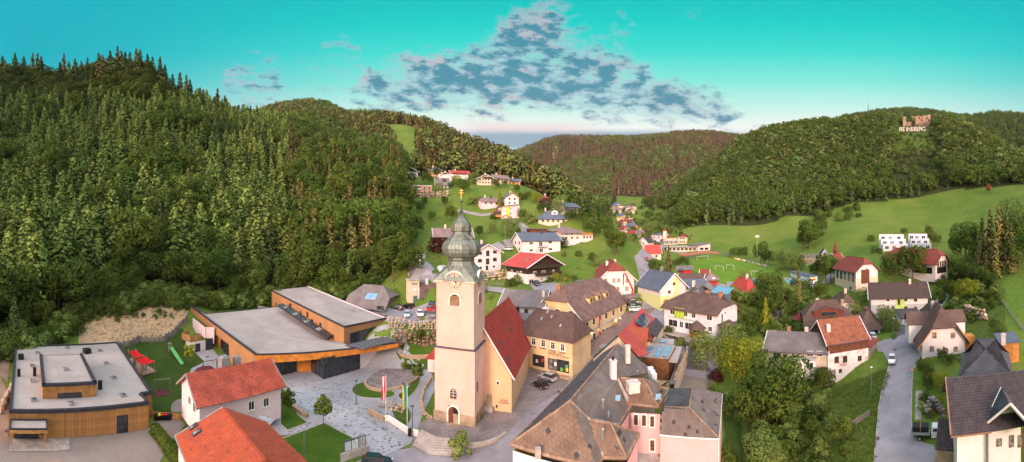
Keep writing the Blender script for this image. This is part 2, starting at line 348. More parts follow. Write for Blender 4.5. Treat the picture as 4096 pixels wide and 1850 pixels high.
asph_m=mat('asphalt',(0.30,0.285,0.315),rough=0.9,scale=0.25,var=0.12,fine=0.35,fscale=14,spec=0.3,dirt=((0.15,0.14,0.15),0.12,0.56,0.5))
dasph_m=mat('fresh_asphalt',(0.115,0.105,0.12),rough=0.9,scale=0.4,var=0.15,fine=0.3,fscale=14)
cob_m=mat('cobbled_square',(0.28,0.245,0.235),rough=0.9,scale=0.3,var=0.15,fine=0.75,fscale=2.6,spec=0.2,bump=0.8,bscale=5,dirt=((0.16,0.14,0.125),0.5,0.55,0.5))
grav_m=mat('gravel_yard',(0.30,0.255,0.215),rough=1,scale=0.15,col2=(0.235,0.2,0.185),fine=0.5,fscale=5,spec=0.1,dirt=((0.40,0.27,0.16),0.11,0.54,0.6))
dirt_m=mat('sandy_track',(0.33,0.235,0.17),rough=1,scale=0.4,col2=(0.24,0.18,0.13),fine=0.4,fscale=6,spec=0.1)
rock_m=mat('tan_rock_face',(0.52,0.38,0.24),rough=1,scale=0.3,col2=(0.38,0.29,0.19),fine=0.5,fscale=2.4,spec=0.1,dirt=((0.10,0.13,0.03),0.35,0.60,0.75),bump=1,bscale=2)
conc_m=mat('concrete',(0.42,0.38,0.34),rough=0.9,scale=0.5,var=0.15,fine=0.15,fscale=6,dirt=((0.24,0.21,0.18),0.8,0.56,0.5,0.3))
gravelroof_m=mat('gravel_roof',(0.41,0.375,0.35),rough=1,scale=0.16,var=0.10,fine=0.55,fscale=7,spec=0.1,dirt=((0.30,0.27,0.25),0.3,0.58,0.35))
clay_m=mat('tennis_clay',(0.42,0.15,0.075),rough=1,scale=0.4,var=0.1)
red_m=mat('rubber_mat',(0.13,0.03,0.04),rough=1,scale=1)
stonepave_m=mat('garden_slabs',(0.36,0.32,0.29),rough=0.9,scale=0.8,var=0.2)
sand_m=mat('play_sand',(0.36,0.25,0.17),rough=1,scale=1)
scrub_m=mat('rough_meadow',(0.065,0.115,0.02),rough=1,scale=0.3,col2=(0.11,0.15,0.03),fine=0.7,fscale=1.6,spec=0.08,bump=1,bscale=1.5)
pave_m=mat('plaza_pavers',(0.40,0.41,0.43),rough=0.85,scale=0.25,var=0.08,fine=0.2,fscale=8)
band_m=mat('plaza_band_slabs',(0.46,0.48,0.51),rough=0.85,scale=0.4,var=0.06)
for _m,_s in((pave_m,3.6),(band_m,2.6)):
 _t=NT.__new__(NT);_t.nt=_m.node_tree;_b=[n for n in _m.node_tree.nodes if n.type=='BSDF_PRINCIPLED'][0]
 _src=_b.inputs['Base Color'].links[0].from_socket
 _oc=_t.n('ShaderNodeTexCoord').outputs['Object']
 _mp=_t.n('ShaderNodeMapping',i={0:_oc,'Rotation':(0,0,R(37))}).outputs[0]
 _bk=_t.n('ShaderNodeTexBrick',i={'Vector':_mp,'Color1':(1,1,1,1),'Color2':(0.78,0.79,0.8,1),'Mortar':(0.35,0.35,0.36,1),'Scale':_s*0.35,'Mortar Size':0.03,'Bias':-0.2,'Brick Width':0.5,'Row Height':0.25}).outputs[0]
 _m.node_tree.links.new(_t.mix(0.85,_src,_bk,'MULTIPLY'),_b.inputs['Base Color'])
# ------------------------------------------------------------------ the ground
FE=[(-3000,92),(-300,90),(150,96),(302,105),(360,113),(518,116),(745,122),(1090,131),(1400,127),(1500,129),(1560,143),(1582,165),(1598,230),(1610,300),(1900,296),(2100,300),(2200,300),(2300,285),(2345,262),(2400,420),(2440,700),(2560,720),(2640,560),(2700,360),(2720,322),(3080,324),(3250,328),(3375,342),(3416,350),(3828,356),(3873,350),(4300,338),(7000,330)]
FEX=np.array([a for a,b in FE]);FER=np.array([b for a,b in FE])
def in_forest(px,r,pad=0.0):
 ok=r>np.interp(px,FEX,FER)+pad
 ok&=~((px>1530)&(px<1665)&(r>300)&(r<580)&(px>1640-(r-300)*0.42))
 ok&=~((px>3578)&(px<3738)&(r>436)&(r<516))
 ok&=~((px>2470)&(px<2590)&(r>690)&(r<790))
 ok&=~((px>2600)&(px<2702+(r-325)*.42)&(r>318)&(r<500))
 ok&=~((px>3270)&(px<3290)&(r<340))
 ok&=~((px>3500)&(px<3740)&(r>505)&(r<528)&(px>3600))
 return ok
def terrain():
 ai=np.where(np.abs(GA)<=R(100))[0]
 def grid(ai,ri,close=False):
  a=GA[ai];r=GR[ri];z=GZ[np.ix_(ai,ri)]
  x=np.sin(a)[:,None]*r;y=np.cos(a)[:,None]*r
  v=np.stack([x,y,z],-1).reshape(-1,3);m=len(ri)
  I,J=np.meshgrid(np.arange(len(ai)-1),np.arange(m-1),indexing='ij')
  f=np.stack([I*m+J,(I+1)*m+J,(I+1)*m+J+1,I*m+J+1],-1).reshape(-1,4)
  return v,f
 ri=np.arange(len(GR));v,f=grid(ai,ri)
 hi=np.where(GA>=R(100))[0];lo=np.where(GA<=R(-100))[0]
 V,Fs=[v],[f];k=len(v)
 for idx in(hi[::5]if hi[::5][-1]==1080 else np.append(hi[::5],1080),np.append(lo[::5],lo[-1])):
  idx=np.unique(np.concatenate([[ai[-1]],idx]))if idx[0]>500 else np.unique(np.concatenate([idx,[ai[0]]]))
  v2,f2=grid(idx,np.unique(np.append(ri[::6],419)));V.append(v2);Fs.append(f2+k);k+=len(v2)
# the disc right below the camera
 n=72;c=[(0,0,0)]+[(math.sin(2*math.pi*i/n)*12.05,math.cos(2*math.pi*i/n)*12.05,0)for i in range(n)]
 v=np.concatenate(V+[np.array(c)]);f=np.concatenate(Fs)
 me=bpy.data.meshes.new('ground')
 tri=[(k,k+1+i,k+1+(i+1)%n)for i in range(n)]
 me.from_pydata(v.tolist(),[],f.tolist()+tri)
 me.materials.append(grass_m);me.materials.append(floor_m);me.materials.append(rock_m);me.materials.append(scrub_m)
 cen=v[f].mean(1);r=np.hypot(cen[:,0],cen[:,1]);px=CX+F*np.arctan2(cen[:,0],cen[:,1]);py=CY+F*(HC-cen[:,2])/r
 mi=np.zeros(len(f),int)
 mi[in_forest(px,r,-1.0)]=1
# quarry-like cut behind the kindergarten
 top=np.interp(px,[300,330,400,520,700,735,760],[1345,1290,1262,1228,1208,1225,1262]);bot=np.interp(px,[300,473,602,680,752],[1378,1379,1364,1340,1272])
 edge_n=6*np.sin(px*.11)+4*np.sin(px*.31);top=top+edge_n;cut=(px>306+2*edge_n)&(px<756)&(py>top)&(py<bot)&(r>92)&(r<128);mi[cut]=2
 bank=(px>2990)&(px<3200)&(r>50)&(r<90)&(cen[:,2]<0.3)|(px>3780)&(px<4020)&(r>78)&(r<118)|(px>2520)&(px<2575)&(r>195)&(r<215);mi[bank]=3
 mi[(px>2590+(r-270)*.25)&(px<2702+(r-325)*.42)&(r>345)&(r<500)]=3
 mi[(px>2212)&(px<2240)&(py>585)&(py<632)&(r>1000)]=2
 mi[(px>3570)&(px<3745)&(r>425)&(r<516)]=3
 mi[(px>2440)&(px<2520)&(r>190)&(r<215)]=0
 full=np.zeros(len(me.polygons),int);full[:len(f)]=mi
 me.polygons.foreach_set('material_index',full);me.polygons.foreach_set('use_smooth',[True]*len(full))
 me.update()
 o=bpy.data.objects.new('ground',me);COL.objects.link(o);o['kind']='structure'
 return o
terrain()
def inpoly(x,y,poly):
 c=False;j=len(poly)-1
 for i in range(len(poly)):
  xi,yi=poly[i][0],poly[i][1];xj,yj=poly[j][0],poly[j][1]
  if(yi>y)!=(yj>y)and x<(xj-xi)*(y-yi)/(yj-yi)+xi:c=not c
  j=i
 return c
def smoothpoly(p,n=1):
 for _ in range(n):
  o=[]
  for a,b in zip(p,p[1:]+p[:1]):o+=[(a[0]*.75+b[0]*.25,a[1]*.75+b[1]*.25),(a[0]*.25+b[0]*.75,a[1]*.25+b[1]*.75)]
  p=o
 return p
def sheet(name,world,m,lift=0.05,step=1.6,kind='structure',kerb=None,**props):
 """a surface draped over the ground; world = outline in plan"""
 world=[(p[0],p[1])for p in world]
 out=[]
 for a,b in zip(world,world[1:]+world[:1]):
  n=max(1,int(math.hypot(b[0]-a[0],b[1]-a[1])/step))
  out+=[(a[0]+(b[0]-a[0])*i/n,a[1]+(b[1]-a[1])*i/n)for i in range(n)]
 xs=[p[0]for p in world];ys=[p[1]for p in world]
 pts=list(out);x=min(xs)+step/2
 while x<max(xs):
  y=min(ys)+step/2
  while y<max(ys):
   if inpoly(x,y,world):pts.append((x,y))
   y+=step
  x+=step
 n=len(out)
 vs,es,fs,*_=MG.delaunay_2d_cdt([Vector(p)for p in pts],[(i,(i+1)%n)for i in range(n)],[],1,1e-4)
 b=MB();fs=[f for f in fs if inpoly(sum(vs[i].x for i in f)/3,sum(vs[i].y for i in f)/3,world)]
 b.poly([(v.x,v.y,hz(v.x,v.y)+lift)for v in vs],[tuple(f)if MG.normal([Vector((*vs[i],0))for i in f]).z>0 else tuple(reversed(f))for f in fs])
 o=b.build(name,m,kind=kind,**props)
 for p in o.data.polygons:p.use_smooth=True
 if kerb:
  k=MB()
  for a,c in zip(out,out[1:]+out[:1]):
   za,zc=hz(*a),hz(*c);d=Vector((c[0]-a[0],c[1]-a[1],0)).normalized();nn=Vector((-d.y,d.x,0))*0.09
   A=Vector((a[0],a[1],za));B_=Vector((c[0],c[1],zc))
   k.hexa([A-nn,B_-nn,B_+nn,A+nn],[p+Vector((0,0,lift+kerb))for p in(A-nn,B_-nn,B_+nn,A+nn)])
  k.build('kerb',kerb_m,kind='structure')
 return o
kerb_m=mat('kerb_stone',(0.40,0.37,0.35),rough=0.9,scale=2)
def gpoly(k,*v):return[tuple(G(*p))[:2]for p in qs(k,*v)]
def road(name,pts,m=asph_m,lift=0.06,edge=True):
 """pts: (px, py, half width) along a centre line"""
 P_=[(*tuple(G(x,y))[:2],w)for x,y,w in pts]
# resample with a Catmull-Rom curve
 out=[]
 Q_=[P_[0]]+P_+[P_[-1]]
 for i in range(1,len(Q_)-2):
  p0,p1,p2,p3=[np.array(Q_[i+d])for d in(-1,0,1,2)]
  n=max(2,int(np.hypot(*(p2-p1)[:2])/3))
  for s in range(n):
   u=s/n;out.append(0.5*((2*p1)+(-p0+p2)*u+(2*p0-5*p1+4*p2-p3)*u*u+(-p0+3*p1-3*p2+p3)*u**3))
 out.append(np.array(P_[-1]));L,Rr=[],[]
 for i,p in enumerate(out):
  d=out[min(i+1,len(out)-1)]-out[max(i-1,0)];d=d[:2]/(np.hypot(*d[:2])+1e-9);nx=np.array([-d[1],d[0]])
  L.append(tuple(p[:2]+nx*p[2]));Rr.append(tuple(p[:2]-nx*p[2]))
 b=MB();W_=4;vs=[]
 for l,r_ in zip(L,Rr):
  for j in range(W_+1):x=l[0]+(r_[0]-l[0])*j/W_;y=l[1]+(r_[1]-l[1])*j/W_;vs.append((x,y,hz(x,y)+lift))
 n=W_+1
 b.poly(vs,[(i*n+j,i*n+j+1,(i+1)*n+j+1,(i+1)*n+j)[::1]for i in range(len(L)-1)for j in range(W_)])
 if edge:
  for side in(L,Rr):
   vs=[];s2=L if side is Rr else Rr
   for a,c in zip(side,s2):
    d=Vector((a[0]-c[0],a[1]-c[1])).normalized()
    for off in(0.0,0.22):x,y=a[0]+d.x*off,a[1]+d.y*off;vs.append((x,y,hz(x,y)+lift+0.03))
   b.poly(vs,[(2*i,2*i+1,2*i+3,2*i+2)for i in range(len(side)-1)],1)
 o=b.build(name,[m,kerb_m],kind='structure')
 for p in o.data.polygons:p.use_smooth=True
 return o
# paved and surfaced areas (outlines read off the photograph, laid where they are in the place)
def W0(*v):return[(Pz(x,y,0).x,Pz(x,y,0).y)for x,y in zip(v[::2],v[1::2])]
sheet('gravel_yard',W0(-120,2100,-60,1700,30,1560,30,1752,130,1752,592,1716,640,1660,700,1672,742,1700,690,1765,640,1850,620,2300),grav_m,0.045,2.0)
sheet('sandy_track',[(Pz(*p,0).x,Pz(*p,0).y)for p in qs('A',0,600,50,640,90,400,60,380,0,430,-60,470,-60,1000,55,1050,62,700)],dirt_m,0.07,2.0)
sq=[tuple(Pz(*p,0))[:2]for p in qs('C',-250,1300,-150,1120,70,1075,108,930,205,880,300,800,690,520,760,500,1170,640,1180,520)]
sheet('square_paving',sq+[tuple(GD(2420,96))[:2],tuple(Pz(2420,1560,0))[:2],tuple(Pz(2300,1750,0))[:2],(18,40),(14,24),(-12,24)],cob_m,0.05,2.0)
sheet('village_road',W0(1330,1905,1480,1820,1650,1794,1700,1822,1810,1835,1900,1822,1985,1780,2100,1660,2250,1560,2320,1500,2370,1470,2420,1500,2330,1600,2200,1760,2100,2300,1400,2600),asph_m,0.09,2.0)
plaza=[tuple(Pz(*p,0))[:2]for p in qs('B',500,1000,590,800,600,640,850,560,925,600,1145,540,1260,500,1375,505,1480,545,1588,600,1620,700,1540,860,1510,950,1462,1052,1250,1153,1200,1140,1160,1040,930,920,700,1000)]
sheet('plaza',plaza,pave_m,0.085,1.6)
sheet('plaza_band',[tuple(Pz(*p,0))[:2]for p in qs('B',720,700,850,720,1180,900,1430,1060,1262,1146,1170,1075,900,880,690,760)],band_m,0.095,1.6)
lawn1=[tuple(Pz(*p,0))[:2]for p in qs('B',625,1035,925,922,1150,1040,1105,1075,1040,1163,760,1290,640,1100)]
sheet('lawn',lawn1,lawn_m,0.12,1.2,kerb=0.03)
sheet('lawn',[tuple(Pz(*p,0))[:2]for p in qs('B',655,700,705,735,760,870,825,922,697,970,655,930)],lawn_m,0.12,1.2,kerb=0.03)
sheet('lawn',smoothpoly([tuple(Pz(*p,0))[:2]for p in qs('B',1100,695,1170,665,1260,690,1380,735,1340,768,1250,772,1150,765,1095,735)],2),lawn_m,0.13,1.0,kerb=0.03)
sheet('lawn',smoothpoly([tuple(Pz(*p,0))[:2]for p in qs('B',1345,548,1440,555,1500,590,1530,640,1500,720,1440,775,1395,778,1378,745,1440,720,1470,650,1440,590)],2),lawn_m,0.13,1.0,kerb=0.03)
sheet('lawn',gpoly('B',1370,430,1460,425,1588,425,1640,430,1640,505,1588,490,1430,492),lawn_m,0.1,1.4)
sheet('lawn',smoothpoly([tuple(Pz(*p,0.1))[:2]for p in qs('B',1420,520,1600,505,1620,590,1560,600,1480,570)],1),lawn_m,0.12,1.2)
sheet('rose_bed',smoothpoly([tuple(Pz(*p,0))[:2]for p in qs('B',1340,820,1440,820,1468,870,1455,920,1420,945,1360,890)],2),scrub_m,0.13,1.0)
# kindergarten garden
sheet('kindergarten_lawn',[tuple(G(*p))[:2]for p in qs('O',-10,170,180,90,480,85,650,10,700,-100,840,0,760,140,900,230,1030,355,900,430,820,510,745,560,745,840,600,900,590,1000,360,1010,300,740,0,290)],kgrass_m,0.06,1.6)
sheet('kindergarten_path',[tuple(G(*p))[:2]for p in qs('O',900,230,1140,195,1330,420,1330,520,820,520,860,440,1030,355)],pave_m,0.1,1.4)
sheet('rubber_play_surface',[tuple(G(*p))[:2]for p in qs('O',870,510,930,440,1000,412,1100,408,1200,465,1200,540)],red_m,0.14,1.4)
sheet('rubber_swing_mat',[tuple(G(*p))[:2]for p in qs('O',385,725,530,705,590,780,405,812)],red_m,0.12,1.4)
sheet('gravel_circle',smoothpoly([tuple(G(*p))[:2]for p in qs('O',590,930,650,850,760,830,800,1000,600,1020)],2),grav_m,0.1,1.4)
sheet('sand_pit',[tuple(G(*p))[:2]for p in qs('O',0,320,110,300,330,425,410,480,230,530,170,500)],sand_m,0.1,1.2)
# parking lot, yards, roads
sheet('parking_lot',gpoly('S',-120,470,20,430,180,400,540,330,700,400,860,345,1300,330,1750,400,1750,660,1110,660,600,690,220,650,-20,560),asph_m,0.06,1.8)
road('village_street',[(2395,1470,3.6),(2440,1400,3.6),(2530,1330,4.0),(2618,1262,4.6),(2625,1190,4.4),(2598,1130,3.6),(2577,1080,3.3),(2566,1050,3.2),(2585,1028,3.2),(2630,1005,3.2),(2640,985,3.2),(2622,962,3.2)])
road('village_street',[(2640,1250,3.6),(2690,1330,4.2),(2760,1375,4.6),(2790,1420,4.4),(2800,1490,4.2),(2760,1530,4.0)],asph_m,0.075)
sheet('driveway',gpoly('D',730,385,822,392,850,480,905,555,735,545),dasph_m,0.12,1.4)
sheet('gravel_terrace',gpoly('D',700,580,905,615,880,690,640,700),grav_m,0.12,1.4)
rr_=gpoly('E',690,1400,705,1163,720,980,735,800,765,640,806,520,770,430,735,425,700,375,780,350,850,335,880,290,960,262,1050,180,1110,95,1190,38,1200,70,1140,150,1060,235,1015,300,1022,440,1000,480,962,560,955,700,950,890,960,1005,1100,1060,1130,1163,1160,1400)
sheet('village_road',rr_,asph_m,0.06,1.8,kerb=0.05)
sheet('driveway',gpoly('E',880,255,985,250,960,300,850,330),dasph_m,0.13,1.4)
sheet('garden_path',gpoly('E',980,690,1030,690,1018,890,978,890),stonepave_m,0.12,1.4)
sheet('driveway',gpoly('K',1280,800,1400,815,1610,935,1480,960,1290,850),dasph_m,0.08,1.6)
road('village_road',[(3300,1135,1.9),(3330,1095,1.9),(3350,1065,1.9),(3290,1058,1.8),(3230,1056,1.6)])
road('village_road',[(2870,1150,2.0),(2925,1142,2.0),(2980,1132,2.0),(3040,1118,2.0)])
road('hillside_road',[(1668,1062,3.4),(1690,1075,3.8),(1690,1098,3.0),(1740,1125,2.2),(1850,1142,2.0),(1950,1158,2.0),(2040,1170,2.0),(2150,1180,2.0),(2260,1190,2.2),(2330,1205,2.2)],lift=0.3)
road('hillside_road',[(1960,1000,2.0),(2030,975,2.2),(2098,950,2.4),(2104,922,2.2),(2076,895,1.8),(2040,883,1.8)])
road('hillside_lane',[(1832,842,1.3),(1880,852,1.3),(1930,862,1.5),(1965,856,1.6)])
sheet('driveway',gpoly('C',800,55,900,50,1050,100,1000,110,830,95),asph_m,0.08,1.6)
# sports ground
sheet('football_pitch',gpoly('H',985,412,1325,388,1500,430,1745,492,1640,525,1480,548,1270,598,1195,610,1060,540,980,470),pitch_m,0.08,2.5)
sheet('tennis_court',gpoly('H',858,350,1190,332,1232,355,925,378),clay_m,0.12,2.5)
sheet('tennis_court_apron',gpoly('H',750,300,960,330,940,345,800,335),pave_m,0.1,2.5)
sheet('pool_terrace',gpoly('K',400,780,780,850,970,925,860,975,480,900),stonepave_m,0.08,1.8)
water_m=mat('pool_water',(0.10,0.45,0.62),rough=0.1,var=0.1,spec=0.6)
sheet('pool_water',gpoly('K',440,800,560,830,600,900,480,880),water_m,0.14,1.8)
sheet('pool_water',gpoly('K',780,900,870,930,830,952,780,945),water_m,0.14,1.8)
sheet('meadow_right',gpoly('E',510,740,800,540,740,780,720,960,700,1163,690,1400,400,1400,420,1060,560,950),lawn_m,0.03,2.2)
sheet('garden_lawn',W0(2890,1600,2960,1570,2965,1700,2985,1900,2880,1900,2905,1700),kgrass_m,0.5,2.0)
# ------------------------------------------------------------------ building kit
wh_m=mat('white_render',(0.72,0.67,0.67),rough=0.9,scale=0.6,var=0.05)
cw_m=mat('cool_white_render',(0.66,0.68,0.72),rough=0.9,scale=0.6,var=0.05)
pinkw_m=mat('rosy_white_render',(0.72,0.58,0.60),rough=0.9,scale=0.5,var=0.05)
cream_m=mat('cream_render',(0.68,0.55,0.42),rough=0.9,scale=0.6,var=0.06)
yel_m=mat('yellow_render',(0.70,0.54,0.27),rough=0.9,scale=0.6,var=0.06)
och_m=mat('weathered_yellow_render',(0.72,0.55,0.31),rough=0.9,scale=0.3,var=0.1,dirt=((0.50,0.40,0.27),0.35,0.52,0.55))
church_m=mat('church_render',(0.67,0.435,0.365),rough=0.95,scale=0.25,var=0.07,fine=0.07,fscale=5,dirt=((0.56,0.36,0.27),0.4,0.55,0.5),bump=0.3,bscale=3)
churchn_m=mat('nave_render',(0.68,0.44,0.26),rough=0.95,scale=0.25,var=0.06,fine=0.05,fscale=5,dirt=((0.72,0.54,0.40),0.5,0.66,0.6))
pink_m=mat('pink_render',(0.74,0.42,0.42),rough=0.9,scale=0.4,var=0.05)
beige_m=mat('beige_render',(0.50,0.43,0.33),rough=0.95,scale=0.4,var=0.12)
green_m=mat('lime_green_render',(0.45,0.62,0.16),rough=0.9,var=0.04)
ygreen_m=mat('yellow_green_render',(0.60,0.64,0.30),rough=0.9,var=0.04)
grey_m=mat('grey_render',(0.42,0.44,0.45),rough=0.9,var=0.05)
purple_m=mat('purple_render',(0.32,0.20,0.50),rough=0.9,var=0.05)
orange_m=mat('orange_render',(0.72,0.36,0.18),rough=0.9,var=0.06)
farm_m=mat('stained_white_render',(0.66,0.65,0.63),rough=0.95,scale=0.5,var=0.06,dirt=((0.38,0.20,0.17),0.35,0.54,0.75))
dwood_m=mat('dark_stained_boards',(0.045,0.028,0.02),rough=0.8,scale=2,var=0.2)
bwood_m=mat('brown_boards',(0.15,0.055,0.028),rough=0.85,scale=1.0,var=0.25,wave=('X',2.4,0.6))
owood_m=mat('orange_timber',(0.50,0.22,0.06),rough=0.8,scale=1.5,var=0.15)
lwood_m=mat('larch_battens',(0.50,0.25,0.085),rough=0.8,scale=0.9,var=0.2,objvar=0.35,hue=0.02)
gwood_m=mat('weathered_grey_wood',(0.22,0.19,0.18),rough=0.95,scale=2,var=0.25,objvar=0.4)
cedar_m=mat('cedar_cladding',(0.20,0.085,0.035),rough=0.8,scale=1.5,var=0.25,wave=('X',3.0,0.5))
shing_m=mat('cedar_shingles',(0.43,0.215,0.085),rough=0.9,scale=0.35,col2=(0.33,0.18,0.09),fine=0.35,fscale=3.5)
oshing_m=mat('fresh_cedar_shingles',(0.62,0.23,0.035),rough=0.85,scale=0.7,var=0.2,fine=0.35,fscale=3.5)
rbrown_m=mat('brown_roof_tiles',(0.135,0.085,0.07),rough=0.85,scale=0.5,var=0.2,fine=0.5,fscale=5,wave=('Z',2.6,0.45))
rdark_m=mat('dark_roof_tiles',(0.062,0.055,0.062),rough=0.7,scale=0.5,var=0.2,fine=0.3,fscale=5,wave=('Z',2.6,0.4))
rgrey_m=mat('grey_fibre_roof',(0.20,0.18,0.18),rough=0.9,scale=0.4,var=0.18,fine=0.4,fscale=4,wave=('Z',2.4,0.35))
rblue_m=mat('blue_grey_roof',(0.10,0.125,0.175),rough=0.6,scale=0.5,var=0.12,wave=('Z',2.8,0.35))
rred_m=mat('red_metal_roof',(0.47,0.065,0.055),rough=0.6,scale=0.5,var=0.12,wave=('Z',2.2,0.25))
rcrim_m=mat('deep_red_roof_tiles',(0.25,0.055,0.04),rough=0.8,scale=0.5,var=0.15,fine=0.3,fscale=5,wave=('Z',2.6,0.4))
rtile_m=mat('orange_red_roof_tiles',(0.44,0.085,0.035),rough=0.8,scale=0.5,col2=(0.34,0.07,0.035),fine=0.4,fscale=3.2)
rtile2_m=mat('faded_red_roof_tiles',(0.42,0.085,0.05),rough=0.8,scale=0.5,var=0.2,fine=0.35,fscale=6)
rnave_m=mat('nave_roof_tiles',(0.34,0.045,0.03),rough=0.85,scale=0.5,var=0.12,fine=0.35,fscale=4,wave=('Z',3.0,0.35))
rplum_m=mat('plum_brown_slates',(0.155,0.095,0.085),rough=0.8,scale=0.6,col2=(0.24,0.155,0.135),fine=0.5,fscale=4)
rmauve_m=mat('mauve_roof',(0.24,0.17,0.17),rough=0.85,scale=0.5,var=0.15,wave=('Z',2.6,0.35))
slate_m=mat('lichened_slates',(0.20,0.17,0.155),rough=0.9,scale=0.5,col2=(0.12,0.10,0.095),fine=0.35,fscale=6,objvar=0.0,dirt=((0.27,0.22,0.18),0.5,0.55,0.5))
slateb_m=mat('brown_slates',(0.235,0.165,0.12),rough=0.9,scale=0.5,col2=(0.15,0.10,0.08),fine=0.35,fscale=6,dirt=((0.10,0.08,0.07),0.25,0.62,0.6))
slated_m=mat('dark_replacement_slates',(0.045,0.042,0.048),rough=0.7,scale=1)
slatk_m=mat('charcoal_slates',(0.075,0.078,0.09),rough=0.6,scale=0.5,var=0.2,fine=0.2,fscale=8)
alu_m=mat('anthracite_metal',(0.035,0.037,0.048),rough=0.45,var=0.1)
zinc_m=mat('zinc_sheet',(0.33,0.34,0.35),rough=0.45,var=0.12,metal=0.3,dirt=((0.28,0.13,0.06),0.9,0.6,0.7))
rust_m=mat('rusty_sheet',(0.40,0.38,0.35),rough=0.7,scale=0.8,dirt=((0.28,0.10,0.05),0.7,0.48,0.9))
fasc_m=mat('ridge_mortar',(0.30,0.20,0.14),rough=0.9,scale=1,var=0.25)
glass_m=mat('window_glass',(0.03,0.037,0.045),rough=0.12,var=0.3,scale=0.8,spec=0.7)
lglass_m=mat('curtained_glass',(0.20,0.22,0.22),rough=0.2,var=0.5,scale=1.2,spec=0.6)
wframe_m=mat('white_window_frame',(0.78,0.78,0.78),rough=0.6,var=0.03)
bframe_m=mat('brown_window_frame',(0.20,0.09,0.04),rough=0.7,var=0.1)
oframe_m=mat('pine_window_frame',(0.52,0.25,0.07),rough=0.7,var=0.1)
dframe_m=mat('dark_window_frame',(0.04,0.042,0.05),rough=0.5,var=0.1)
trim_m=mat('pale_plaster_trim',(0.80,0.76,0.68),rough=0.9,var=0.03)
chim_m=mat('rendered_chimney',(0.62,0.55,0.50),rough=0.95,var=0.12,dirt=((0.25,0.22,0.2),1.5,0.6,0.5))
brick_m=mat('brick_chimney',(0.38,0.19,0.12),rough=0.95,var=0.2)
pv_m=mat('solar_glass',(0.035,0.05,0.075),rough=0.12,var=0.1,spec=0.8)
pvb_m=mat('blue_collector_glass',(0.16,0.36,0.52),rough=0.15,var=0.15,spec=0.8)
door_m=mat('painted_door',(0.20,0.10,0.05),rough=0.7,var=0.1)
black_m=mat('black_plastic',(0.012,0.012,0.013),rough=0.5,var=0.1)
steel_m=mat('galvanised_steel',(0.45,0.46,0.48),rough=0.35,metal=0.7,var=0.05)
drab_m=mat('dark_painted_steel',(0.06,0.065,0.10),rough=0.5,var=0.05)
UP=Vector((0,0,1))
def tiled(mb,poly,eave_dir,w,h,th=0.035,style='flat',jit=0.0,seed=1,mi=(0,),pick=None,rot=0.0):
 """lays roof pieces over a planar polygon, each a tilted slab of its own; returns the list of quads when pick is given"""
 rr=random.Random(seed);poly=[Vector(p)for p in poly];n=MG.normal(poly[:3])
 if n.z<0:n=-n
 u=Vector(eave_dir);u=(u-n*u.dot(n)).normalized();v=n.cross(u)
 if v.z<0:v=-v
 if rot:u,v=(u*math.cos(rot)+v*math.sin(rot)),(v*math.cos(rot)-u*math.sin(rot))
 o=poly[0];pl=[((p-o).dot(u),(p-o).dot(v))for p in poly]
 us=[p[0]for p in pl];vs_=[p[1]for p in pl];out=[]
 r=0;y=min(vs_)
 while y<max(vs_):
  x=min(us)-(w/2 if(r%2 and style!='pan')else 0)
  while x<max(us):
   c=(x+w/2,y+h/2)
   if inpoly(c[0],c[1],pl):
    j=rr.uniform(-jit,jit);a=o+u*(x+w*.03)+v*y;k=mi[0]if len(mi)==1 or rr.random()<0.8 else rr.choice(mi)
    lo=n*(th*1.6+j);hi=n*(th*0.5)
    A,B_,C_,D_=a+lo,a+u*w*.94+lo,a+u*w*.94+v*h*1.04+hi,a+v*h*1.04+hi
    if style=='pan':
     m1,m2=a+u*w*.47+lo+n*th*1.3,a+u*w*.47+v*h*1.04+hi+n*th*1.3
     q_=([A,m1,m2,D_,B_,C_,a,a+u*w*.94],[(0,1,2,3),(1,4,5,2),(6,7,4,1,0)])
    else:q_=([A,B_,C_,D_,a,a+u*w*.94],[(0,1,2,3),(4,5,1,0),(4,0,3),(5,2,1)])
    if pick is None:mb.poly(q_[0],q_[1],k)
    else:out.append((q_,k,a))
   x+=w
  y+=h;r+=1
 return out
